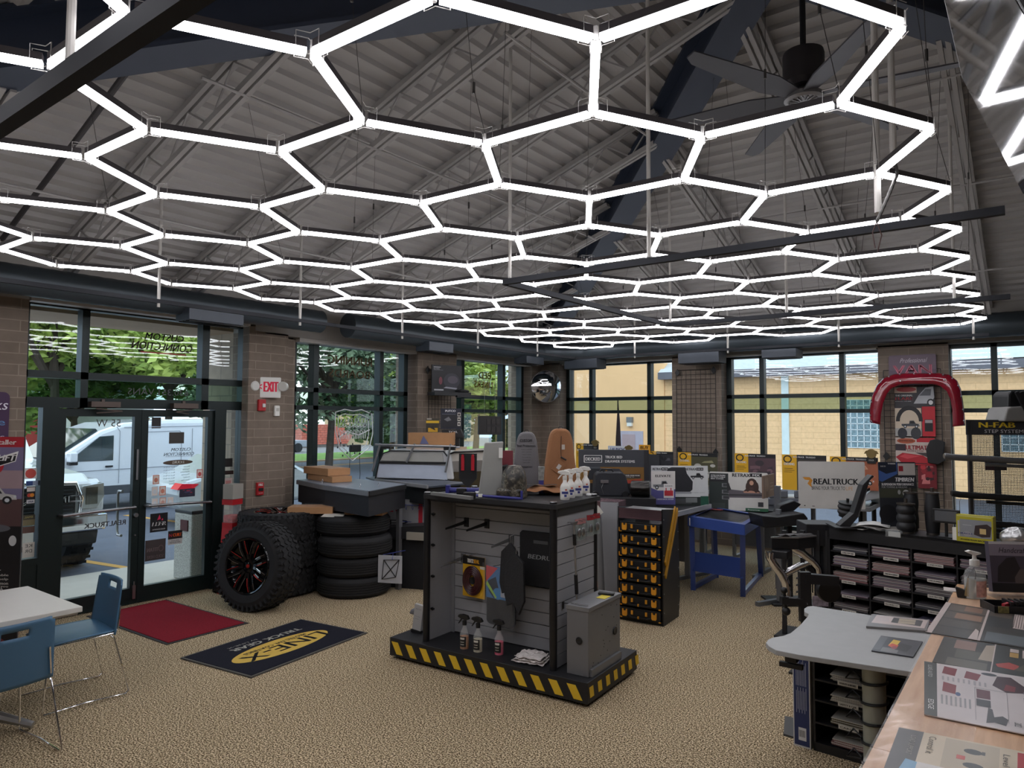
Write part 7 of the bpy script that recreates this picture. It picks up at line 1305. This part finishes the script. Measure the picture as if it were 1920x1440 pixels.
# things on top of the sorter
t = thing('tall_black_panel', 'tall black folded panel standing like an open laptop on the sorter left end', 'display', M=so(.20, .04, 1.001, math.radians(40))); MB().prism([(-.10, 0), (-.02, .0), (.06, .10), (.16, .42), (.20, .46), (.18, .47), (.10, .38), (.02, .13), (-.1, .02)], 0, .12, 'XZ').build('folded_panel', BLACKM, t, bevel=.004); MB().prism([(.05, .10), (.13, .34), (.135, .33), (.06, .10)], -.003, 0, 'XZ').build('grey_inlay', C((74, 72, 72)), t); MB().box(-.16, -.08, 0, .1, .2, .012).build('base_plate', BLACKM, t)
def airspring(label, M, r_, h, cap=STEEL, lobes=2, group='rubber air springs'):
    t = thing('air_spring', label, 'air spring', group=group, M=M); pr = [(.001, .01), (r_*.8, .01)]; n = 8*lobes
    for i in range(n+1): u = i/n; pr.append((r_*(.84+.16*abs(math.sin(PI*u*lobes))), .02+(h-.05)*u))
    pr += [(r_*.8, h-.02), (.001, h-.02)]
    MB().lathe(pr, n=32).build('bellows', mat('bellows_rubber', (30, 30, 33), .55, var=.08), t, smooth=True); MB().lathe([(.001, 0), (r_*.85, 0), (r_*.85, .014), (.001, .014)], n=32).lathe([(.001, h-.02), (r_*.95, h-.02), (r_*.95, h-.008), (.03, h-.004), (.001, h-.004)], n=32).cyl((.0, 0, h-.01), (0, 0, h+.03), .014).build('end_plate', cap, t); return t
DP = mat('plate_dark', (96, 90, 84), .35, .8)
airspring('large double-bellows air spring right of the suspension sign', so(.62, .12, 1.001), .075, .26, DP, 3); airspring('tall slim air spring behind the small monitor', so(.80, .20, 1.001), .058, .36, DP, 1); airspring('air spring standing far back behind the large one', so(.60, .30, 1.001), .06, .34, DP, 2)
airspring('wide air spring with chrome band in front of the logo board', T(*at(1588, 968, 7.05), YAW, .15), .09, .15, BLACK, 2)
tag(MB().box(-.02, -.02, 0, .02, .02, 1.0).box(-.2, -.2, 0, .2, .2, .02).build('spring_stand', STEEL), 'thin steel stand under the air spring by the logo board', 'stand').matrix_world = T(at(1588, 968, 7.05).x, at(1588, 968, 7.05).y, 0)
t = ub('suspension_sign', 'dark suspension sign with white lettering and blue corner on the sorter', 'sign', (1653, 868, 1723, 991), F=6.2, bg=(40, 42, 48), t=.008, tilt=-.06, sh=[poly([(0, 1), (.5, 1), (.5, .82), (.08, .70), (0, .72)], (64, 92, 150)), poly([(0, 1), (.48, 1), (.48, .86), (.2, .82), (0, .88)], (30, 36, 52)), rect(.52, .80, .46, .18, (190, 184, 180)), rect(.54, .86, .12, .08, (150, 40, 50)), rect(0, .46, 1, .14, (66, 68, 56)), ell(.70, .53, .09, .05, (200, 200, 198)), ell(.70, .53, .05, .028, (90, 90, 88)), ell(.52, .545, .04, .035, (170, 170, 168)), ell(.2, .22, .24, .14, (28, 28, 31)), rect(0, .74, .0, .0, K1)],
    tx=[('TIMBREN', .42, .705, .50, .06, (226, 226, 226), dict(bold=.06, shear=.15)), ('SUSPENSION PERFORMANCE', .06, .645, .86, .035, (226, 226, 226), BO), ('FOR TOWING & HAULING', .06, .605, .68, .03, (186, 186, 186)), ('SES', .05, .925, .14, .02, (206, 206, 206), BO), ('TIMBREN', .25, .965, .2, .02, (226, 226, 226), BO)], rad=.01)
for i, (x, y) in enumerate(((.22, .05), (.34, .02), (.46, .07), (.36, .05))):
    o = MB().grid(lambda u, v: ((u-.5)*.26, (v-.5)*.18, .004*i+.02*math.sin(PI*u)*(i % 2)+.008*v), 10, 6).build('paper_sheet', C([(196, 192, 186), (120, 116, 112), (140, 136, 130), (206, 204, 200)][i], .4), solid=.002, smooth=True); o.matrix_world = so(x, y+.05, 1.004+.006*i, .2*i-.3)
    tag(o, ['white sheet at the left end of the sorter top', 'curled grey brochure under the black panel', 'glossy curled brochure in front of the suspension sign', 'white glossy sheet lying over the grey brochures'][i], 'paper', 'papers on the sorter top')
t = thing('card_holder', 'small clear card holder with white cards on the sorter front edge', 'card holder', M=so(.50, -.01, .97)); MB().box(0, 0, 0, .12, .04, .055).build('clear_box', CLEAR, t); MB().box(.02, .005, .005, .115, .02, .045).build('cards', mat('card_pale', (190, 190, 186), .7), t)
t = thing('small_monitor', 'small grey screen on a bracket in front of the slim air spring', 'screen', M=so(.86, .06, 1.001)); MB().cyl((.07, .04, 0), (.07, .04, .17), .012).box(0, 0, 0, .14, .12, .01).build('stand', BLACK, t); MB().box(-.02, 0, .12, .18, .02, .235).build('bezel', BLACK, t, bevel=.006); MB().box(.0, -.003, .138, .16, 0, .22).build('screen', mat('screen_grey', (92, 94, 98), .15), t)
t = thing('product_box', 'yellow and grey boxed backup camera set at the right end of the sorter', 'box', M=so(1.03, .0, 1.001)); zt = .21
panel(t, .25, .21, .08, (182, 172, 36), uscale([rect(.10, .18, .86, .66, (140, 142, 146)), rect(.02, .94, .94, .04, (206, 200, 120)), poly([(.48, .30), (.52, .64), (.84, .72), (.96, .62), (.92, .26), (.7, .22)], (56, 40, 38)), rect(.64, .34, .17, .2, (206, 178, 120)), rect(.18, .62, .24, .02, (176, 178, 182)), ell(.30, .3, .12, .09, (160, 156, 160)), rect(.04, .18, .05, .6, (176, 176, 186))], .25, .21), [('POWERTRAIN BACKEYES', .03, .012, .20, .012, (40, 40, 20), BO), ('ORACLE', .012, .06, .10, .012, (40, 50, 110), dict(bold=.05))], name='box_face')
MB().box(-.035, .02, 0, -.002, .05, .10).build('white_star_card', WHITE, t)
tag(MB().tube([(0, 0, 0), (.0, .0, .10), (.01, 0, .12)], .002).build('pen', STEEL), 'thin rod rising behind the yellow box', 'rod').matrix_world = so(1.03, .1, 1.21)
t = thing('wrapped_parts', 'clear bag of glinting parts at the far right of the sorter', 'bag', M=so(1.42, .05, 1.001)); MB().grid(lambda u, v: (.12*math.cos(2*PI*u)*math.sin(PI*v)*(1+.2*math.sin(11*u)), .08*math.sin(2*PI*u)*math.sin(PI*v), .07-.07*math.cos(PI*v)+.01*math.sin(17*u)), 20, 10).build('film', mat('foil', (190, 190, 190), .2, .7, bump=.8, bscale=20), t, smooth=True)
# ================================================================== maple desk and things on it
MAP = bpy.data.materials.new('maple_laminate'); MAP.use_nodes = True; n_t = MAP.node_tree; bs = n_t.nodes['Principled BSDF']; wv = n_t.nodes.new('ShaderNodeTexNoise'); wv.inputs['Scale'].default_value = 3; wv.inputs['Detail'].default_value = 6; mpp = n_t.nodes.new('ShaderNodeMapping'); mpp.inputs['Scale'].default_value = (9, .8, 1); tcc = n_t.nodes.new('ShaderNodeTexCoord'); rp = n_t.nodes.new('ShaderNodeValToRGB')
rp.color_ramp.elements[0].position = .35; rp.color_ramp.elements[0].color = (*lin((198, 152, 112)), 1); rp.color_ramp.elements[1].position = .65; rp.color_ramp.elements[1].color = (*lin((224, 182, 142)), 1)
n_t.links.new(tcc.outputs['Object'], mpp.inputs[0]); n_t.links.new(mpp.outputs[0], wv.inputs['Vector']); n_t.links.new(wv.outputs['Fac'], rp.inputs[0]); n_t.links.new(rp.outputs[0], bs.inputs['Base Color']); bs.inputs['Roughness'].default_value = .35; MATS['maple'] = MAP
ZD = .75
t = thing('maple_desk', 'long maple laminate counter running into the right foreground', 'desk', (0, 0, 0))
MB().box(-.53, 2.93, ZD-.03, .75, 6.2, ZD).build('desk_top', MAP, t, bevel=.003); MB().box(-.53, 1.3, ZD-.03, .75, 2.926, ZD).build('desk_top', MAP, t, bevel=.003)
MB().box(-.45, 1.4, 0, .7, 6.1, ZD-.03).build('desk_body', mat('desk_body', (120, 96, 76), .6), t)
MB().grid(lambda u, v: (-.535+.30*u, 2.0+3.7*v, ZD+.0015+.0035*abs(math.sin(21*v+3*math.sin(9*u)))*(1-u)), 8, 160).build('film_cover', mat('desk_film', (245, 240, 235), .06, alpha=.16, spec=1.0), t, smooth=True)
def qpad(name, label, cat, cor, z, bg, quads=(), th=.004, texts=()):
    """flat printed pad whose corners (u0v0, u1v0, u1v1, u0v1) lie on the desk plane"""
    c4 = [Vector((p[0], p[1], 0)) for p in cor]; cols = [bg]; mb = MB()
    f = lambda u, v, k=0: (c4[0].lerp(c4[1], u)).lerp(c4[3].lerp(c4[2], u), v)+Vector((0, 0, th+k))
    mb.prism([(p.x, p.y) for p in c4], 0, th, 'XY')
    for i, (c, P) in enumerate(quads):
        if c not in cols: cols.append(c)
        if len(P) == 4 and not isinstance(P[0], tuple): u0, v0, u1, v1 = P; P = [(u0, v0), (u1, v0), (u1, v1), (u0, v1)]
        mb.add([f(u, v, .0002+.00005*i) for u, v in P], [tuple(range(len(P)))], cols.index(c))
    o = mb.build(name, [C(c, .3) for c in cols]); o.location = (0, 0, z); tag(o, label, cat)
    if texts:
        tb = MB(); tc2 = []
        for s, u, v, du, dv, c, rot in texts:
            if c not in tc2: tc2.append(c)
            vs, fs, x0, x1, y0, y1 = text_mesh(s); P = []
            for q in vs:
                a, b = (q[0]-x0)/(x1-x0), (q[1]-y0)/(y1-y0)
                P.append(f(u+a*du, v+b*dv, .0011) if not rot else f(u+b*du, v+dv-a*dv, .0011))
            tb.add(P, fs, tc2.index(c))
        tb.build('lettering', [C(c, .4) for c in tc2], o)
    return o
def dz(x, y, z=ZD): p = atz(x, y, z); return (p.x, p.y)
def EL_(cx, cy, rx, ry, n=14): return [(cx+rx*math.cos(2*PI*i/n), cy+ry*math.sin(2*PI*i/n)) for i in range(n)]
GD, GD2, PKW = (70, 68, 66), (92, 90, 86), (206, 190, 184)
P = [dz(1735, 1187), dz(1925, 1216), dz(1925, 1155), dz(1774, 1131)]
qpad('counter_mat', 'dark counter mat with four picture bands and white pattern blocks, farthest on the desk', 'counter mat', [P[0], (P[1][0]+.15, P[1][1]-.03), (P[2][0]+.15, P[2][1]-.03), P[3]], ZD+.003, GD, [(PKW, (.0, 0, .05, 1)), *[((84+8*i, 80+6*i, 76+5*i), (.06, .02+.245*i, .40, .23+.245*i)) for i in range(4)], ((150, 118, 98), (.15, .53, .38, .70)), ((146, 116, 100), (.2, .80, .36, .96)), (PKW, (.40, 0, .42, 1)), ((96, 86, 78), (.43, .78, .62, 1)), ((58, 60, 62), (.43, .45, .62, .77)), (PKW, (.64, .5, .78, .96)), (PKW, (.80, .5, .95, .96)), *[((70, 60, 54), [(.64+.02*i, .52), (.65+.02*i, .95), (.655+.02*i, .95), (.645+.02*i, .52)]) for i in range(15) if i not in (7,)], ((104, 110, 112), (.45, .02, .9, .28)), (PKW, [(.33, .0), (.40, .0), (.39, .25), (.36, .3)])])
P = [dz(1748, 1243), dz(1925, 1276), dz(1925, 1219), dz(1770, 1195)]
qpad('counter_mat', 'counter mat with hunting camouflage pictures and red shapes lying under two others', 'counter mat', [P[0], (P[1][0]+.15, P[1][1]), (P[2][0]+.15, P[2][1]), P[3]], ZD+.0015, (74, 70, 64), [((150, 120, 108), (.12, .62, .3, .95)), ((96, 92, 80), (.15, .3, .42, .6)), ((176, 160, 140), [(.34, .35), (.45, .35), (.45, .95), (.38, .9)]), ((110, 104, 92), (.1, .02, .42, .26)), (PKW, (.45, 0, .46, 1)), ((60, 58, 52), (.47, 0, 1, 1)), ((190, 150, 80), (.58, .62, .65, .78)), (PKW, (.58, .80, .65, .92)), (PKW, (.68, .64, .76, .92)), ((176, 70, 62), [(.48, .3), (.58, .42), (.66, .36), (.64, .2), (.5, .22)]), ((90, 84, 70), [(.62, .2), (.72, .5), (.84, .46), (.9, .2)]), ((190, 80, 76), EL_(.88, .45, .05, .1)), ((120, 120, 96), (.7, .02, .98, .18))])
P = [dz(1733, 1343), dz(1925, 1380), dz(1925, 1273), dz(1733, 1243)]
RDX, SLT = (128, 40, 46), (58, 62, 58)
qpad('counter_mat', 'white counter mat with green side band and dark red accessory pictures', 'counter mat', [P[0], (P[1][0]+.12, P[1][1]), (P[2][0]+.12, P[2][1]), P[3]], ZD+.005, (206, 196, 194), [(SLT, (0, 0, .10, 1)), (RDX, [(.14, .80), (.24, .78), (.26, .94), (.16, .96)]), (RDX, [(.31, .78), (.41, .76), (.44, .9), (.33, .93)]), (RDX, [(.14, .45), (.24, .43), (.25, .60), (.15, .63)]), ((70, 90, 130), EL_(.26, .44, .02, .035)), ((66, 34, 36), [(.52, .72), (.56, .92), (.66, .94), (.76, .78), (.74, .66), (.62, .62)]), (RDX, [(.60, .66), (.68, .66), (.69, .76), (.62, .78)]), ((58, 58, 60), EL_(.50, .93, .06, .03)), ((58, 58, 60), EL_(.80, .66, .06, .035)), ((96, 40, 46), (.40, .44, .50, .60)), ((70, 66, 66), [(.46, .05), (.48, .30), (.51, .28), (.52, .16), (.58, .2), (.62, .16), (.6, .06), (.52, .08)]), ((60, 58, 58), (.395, .30, .50, .42)), ((96, 36, 42), (.74, .42, .92, .58)), ((70, 68, 70), (.76, .22, .92, .40)), *[((150, 146, 146), (.13+.035*i, .22, .145+.035*i, .38)) for i in range(7)], *[((170, 164, 164), (.14+.04*i, .66, .155+.04*i, .74)) for i in range(9)], ((120, 116, 116), (.385, .06, .388, .62)), ((120, 116, 116), (.385, .615, .62, .62)), ((120, 116, 116), (.62, .1, .623, .62))],
     texts=[('EDGE', .03, .10, .045, .16, (226, 226, 222), 1), ('LUXE AUTO', .03, .68, .035, .25, (200, 200, 196), 1), ('2022', .66, .08, .05, .06, (60, 60, 60), 1)])
P = [dz(1655, 1450, ZD), dz(1925, 1520, ZD), dz(1925, 1412, ZD), dz(1686, 1367, ZD)]
qpad('counter_mat', 'cream and grey counter mat about levelling springs, nearest the camera', 'counter mat', [P[0], (P[1][0]+.12, P[1][1]), (P[2][0]+.12, P[2][1]), P[3]], ZD+.003, (206, 190, 164), [((74, 72, 72), (0, 0, .16, 1)), ((186, 172, 148), (.30, .3, .62, .97)), ((50, 54, 54), EL_(.47, .78, .055, .055)), ((50, 54, 54), EL_(.48, .5, .06, .055)), ((70, 70, 68), (.52, .75, .54, .82)), ((176, 40, 48), (.72, .0, 1, .96)), ((190, 176, 160), (.80, .4, .98, .84)), ((60, 56, 56), (.86, .5, .9, .7)), ((196, 90, 84), (.38, .58, .43, .66)), ((120, 166, 196), [(.07, .0), (.17, .0), (.17, .33), (.10, .35)]), ((216, 210, 204), (.17, 0, .42, .34))],
     texts=[('Control it', .20, .55, .045, .38, (90, 84, 76), 1), ('Level it', .64, .52, .04, .34, (90, 84, 76), 1), ('LOAD SUPPORT', .09, .45, .035, .42, (170, 168, 160), 1)])
# hand sanitiser
q = atz(1829, 1122, ZD); t = thing('sanitizer_bottle', 'clear pump bottle of hand sanitizer on the desk', 'bottle', M=T(q.x, q.y, ZD+.001, YAW) @ Matrix.Diagonal((.80, .5, .82, 1)))
MB().lathe([(.001, 0), (.085, 0), (.09, .01), (.09, .19), (.075, .23), (.035, .265), (.032, .28), (.001, .28)], n=32).build('bottle_shell', mat('clear_pet', (230, 232, 232)), t, smooth=True); MB().lathe([(.001, .004), (.084, .004), (.084, .165), (.001, .165)], n=32).build('gel', mat('gel', (206, 214, 214), .1, alpha=.45), t, smooth=True)
MB().lathe([(.001, .27), (.042, .27), (.042, .315), (.02, .32), (.015, .36), (.001, .36)], n=24).build('pump_cap', WHITE, t, smooth=True); MB().prism([(-.075, .385), (-.04, .395), (.05, .375), (.05, .365), (.0, .352), (-.05, .37)], -.03, .03, 'XZ').build('pump_head', WHITE, t, bevel=.006); MB().grid(lambda u, v: (.0905*math.sin((u-.2)*1.4), -.0905*math.cos((u-.2)*1.4), .02+.13*v), 8, 1).build('label', mat('label_rose', (190, 150, 144), .5, var=.5, scale=30), t)
q = atz(1815, 1120, ZD); t = thing('business_card_stand', 'black wire stand with a gold card in front of the sanitizer', 'card stand', M=T(q.x, q.y-.03, ZD+.001, YAW-.5)); MB().prism([(-.06, 0), (.04, .0), (.05, .035), (-.07, .07)], -.02, .02, 'XZ').build('stand_base', BLACK, t, bevel=.004); MB().prism([(-.02, .02), (.03, .01), (.045, .13), (.0, .14)], -.026, -.022, 'XZ').build('gold_card', mat('gold_card', (140, 122, 84), .4), t); MB().tube([(-.02, -.01, .04), (.01, -.01, .16), (.04, -.01, .21), (.05, -.01, .16), (.03, -.01, .04)], .004, n=6).build('wire_loop', BLACK, t)
o = MB().box(-.09, -.06, 0, .09, .06, .001).build('paper_sheet', mat('qr_paper', (206, 196, 190), .6)); q = atz(1797, 1108, ZD); o.matrix_world = T(q.x, q.y, ZD+.0045, .1); tag(o, 'pale paper sheet taped on the desk left of the sanitizer', 'paper')
q = atz(1862, 1118, ZD); t = thing('brochure_holder', 'clear and black holder with a dark handcrafted brochure picturing a leather shape', 'brochure holder', M=T(q.x, q.y, ZD, YAW-.12)); w = .30
panel(t, w, .34, .05, (70, 64, 76), uscale([rect(0, .72, 1, .28, (128, 120, 132)), rect(0, .95, 1, .05, (186, 182, 184)), poly([(.12, .2), (.16, .5), (.36, .68), (.54, .7), (.62, .5), (.8, .2)], (38, 34, 38)), poly([(.5, .3), (.62, .46), (.95, .5), (1, .2), (.5, .14)], (88, 78, 78)), rect(0, 0, 1, .18, (24, 24, 28))], w, .34), [('Handcrafted', .06, .265, .22, .035, (38, 34, 44), dict(shear=.25))], name='brochure').matrix_local = T(0, 0, .03, 0, -.12)
MB().box(-.02, -.10, 0, .36, .08, .03).build('holder_base', CLEAR, t)
t = thing('pen_tray', 'black wire desk tray with pens at the right edge of the desk', 'tray', M=T(*[atz(1862, 1150, ZD)[i] for i in (0, 1)], ZD, YAW-.15)); MB().box(0, -.02, 0, .5, .16, .006).box(0, -.02, 0, .5, -.014, .05).box(0, .15, 0, .5, .156, .05).box(0, -.02, 0, .006, .16, .05).build('tray_walls', BLACK, t)
m_ = MB()
for k in range(9): m_.box(.1+.035*k, -.01+.01*(k % 3), .05, .115+.035*k, .1, .075)
m_.build('binder_clips', BLACK, t); MB().box(.02, -.026, .01, .08, -.02, .05).build('yellow_badge', mat('badge_print', (110, 100, 60), .5, var=.8, scale=50), t); MB().beam((.06, .0, .05), (.14, .05, .06), .02, .02).build('red_pen', C((170, 40, 50)), t)
# ================================================================== grey shaped side table with brochure cabinet below
GT = mat('grey_laminate', (158, 158, 156), .45, var=.05, scale=12)
t = thing('grey_side_table', 'grey laminate table leaf with curved cut-out corners beside the desk', 'table', (0, 0, 0))
OUTL = [(1436, 1205), (1440, 1199), (1449, 1195), (1468, 1192), (1482, 1187), (1500, 1172), (1514, 1156), (1516, 1151), (1508, 1147), (1508, 1141), (1514, 1137), (1524, 1136), (1600, 1148), (1770, 1176), (1735, 1265), (1705, 1259), (1600, 1243), (1500, 1228), (1455, 1219), (1442, 1212)]
TPp = [dz(x, y, .748) for x, y in OUTL]
MB().prism(TPp, .722, .748, 'XY').build('table_top', GT, t, bevel=.003)
q = atz(1482, 1232, .7); MB().box(q.x-.03, q.y+.0, .67, q.x+.03, q.y+.05, .722).box(q.x-.06, q.y-.0, .64, q.x+.06, q.y+.03, .665).build('clamp_bracket', BLACK, t, bevel=.003)
MB().cyl((-.72, 4.05, 0), (-.72, 4.05, .72), .055, n=28).build('pedestal', mat('pole_grey', (150, 154, 146), .3, .4), t, smooth=True)
for k in range(6): MB().tube([(-.72+.062*math.cos(a), 4.05+.062*math.sin(a), .62-.1*k+.006*math.cos(a)) for a in [2*PI*i/20 for i in range(20)]], .007, n=6, closed=True).tube([(-.78, 4.04, .62-.1*k), (-.86, 4.08, .60-.1*k), (-.83, 4.1, .64-.1*k), (-.78, 4.04, .63-.1*k)], .005, n=5).build('cable_ring', BLACK, t)
MB().prism([(-.55, -.16), (-.62, .12), (.1, .2), (.1, -.2)], 0, .012, 'XY').build('foot_plate', mat('foot_dark', (62, 62, 62), .5), t).matrix_local = T(-.78, 4.75, 0)
qpad('brochure', 'white and grey brochure with bottle pattern lying at the back of the grey table', 'brochure', [dz(1624, 1178, .748), dz(1738, 1187, .748), dz(1743, 1166, .748), dz(1634, 1155, .748)], .749, (130, 126, 124), [(PKW, [(.06, .3), (.1, .95), (.98, .92), (.95, .18)]), ((80, 78, 78), [(.38, .45), (.40, .88), (.9, .86), (.88, .32)]), ((186, 172, 150), (.50, .42, .78, .84)), ((70, 64, 56), (.50, .62, .78, .64)), ((200, 186, 182), (.12, .5, .34, .85))], th=.012)
qpad('mouse_pad', 'dark rounded mouse pad with a yellow and red engine picture', 'mouse pad', [dz(1634, 1222, .748), dz(1712, 1234, .748), dz(1730, 1205, .748), dz(1652, 1194, .748)], .749, (66, 66, 72), [((92, 92, 96), (.0, .1, .18, .95)), ((120, 118, 118), (.2, .05, .6, .3)), ((220, 180, 40), [(.30, .45), (.34, .85), (.52, .82), (.5, .5)]), ((210, 80, 50), [(.30, .42), (.36, .6), (.56, .52), (.5, .3)]), ((40, 40, 46), [(.5, .25), (.56, .7), (.85, .6), (.8, .2)]), ((150, 60, 70), EL_(.47, .36, .07, .09))], th=.006)
t = thing('brochure_cabinet', 'small black open cabinet of brochures under the grey table', 'cabinet', (-1.13, 4.50, 0), math.radians(-3)); w = .52
MB().box(0, 0, 0, .012, .4, .66).box(w-.012, 0, 0, w, .4, .66).box(0, .39, 0, w, .4, .66).box(0, 0, 0, w, .4, .05).box(0, 0, .648, w, .4, .66).build('cabinet', SB, t)
for k, z in enumerate((.17, .30, .42, .54)): MB().box(.012, .0, z-.01, w-.012, .39, z).build('shelf', SB, t); L = panel(t, .11, .025, .001, (206, 202, 192), [], [(['CARGO', 'SAFETY & CAR', 'EXHAUST & INTAKE', 'BUMPERS & WINCHES'][k], .01, .007, .09, .011, (40, 40, 40), BO)], name='shelf_label'); L.matrix_local = T(.14, -.002, z-.004)
r = random.Random(8)
for k, (z, c) in enumerate(((.055, (150, 110, 110)), (.175, (96, 84, 60)), (.305, (186, 180, 166)), (.425, (170, 166, 160)))):
    mb = MB(); 
    for n in range(6): mb.box(-.12+r.uniform(-.01, .01), 0, .006*n, .12+r.uniform(-.01, .01), .25, .006*n+.004, n % 2)
    o = mb.build('brochure_stack', [C(c), C((200, 196, 186))]); o.matrix_world = T(-1.13, 4.50, 0, math.radians(-3)) @ T(.22, .02, z+.002); tag(o, 'pile of brochures on the %s shelf of the cabinet under the grey table' % ['lowest', 'second lowest', 'middle', 'upper'][k], 'brochures', 'brochures under the grey table')
t = thing('flat_box', 'tall white box with navy label and barcode standing against the small cabinet', 'box', (-1.245, 4.50, 0), math.radians(-3)); panel(t, .10, .60, .3, (196, 194, 190), [rect(.006, .01, .088, .58, (38, 50, 92)), rect(.03, .04, .045, .075, (206, 206, 206)), *[rect(.034+.004*i, .06, .002, .04, (40, 40, 44)) for i in range(9)], *[rect(.02+.008*i, .2+.02*(i % 2), .002, .13, (190, 196, 210)) for i in range(8)], *[rect(.02+.008*i, .36, .002, .12+.02*(i % 3), (190, 196, 210)) for i in range(8)]], name='box_face')
# ================================================================== tilted television close overhead at the right
th = math.radians(20); P1 = Vector((-.164, 2.475, 2.99)); ax = Vector((0, -1, 0)); dn = Vector((math.sin(th), 0, -math.cos(th))); nn = Vector((-math.cos(th), 0, -math.sin(th)))
TVM = Matrix((( ax.x, nn.x, dn.x, P1.x), (ax.y, nn.y, dn.y, P1.y), (ax.z, nn.z, dn.z, P1.z), (0, 0, 0, 1)))
t = thing('television', 'big glossy black television tilted down close overhead at the top right', 'television', M=TVM)
MB().box(0, -.05, 0, 1.23, 0, .70).build('tv_body', BLACK, t, bevel=.004)
MB().add([(.012, .001, .012), (1.218, .001, .012), (1.218, .001, .688), (.012, .001, .688)], [(0, 1, 2, 3)]).build('screen', mat('tv_glass', (10, 10, 12), .02, spec=1.0, coat=1.0, var=0, bump=.02, bscale=3), t)
m_ = MB().box(.5, -.12, .25, .75, -.05, .45); m_.build('wall_bracket', BLACKM, t)
q = TVM @ Vector((.62, -.12, .35)); tag(MB().cyl((q.x+.03, q.y, q.z), (q.x+.03, q.y, zroof(q.x, q.y)-.01), .022).build('ceiling_pole', BLACKM), 'black pole that hangs the television from the roof', 'pole')
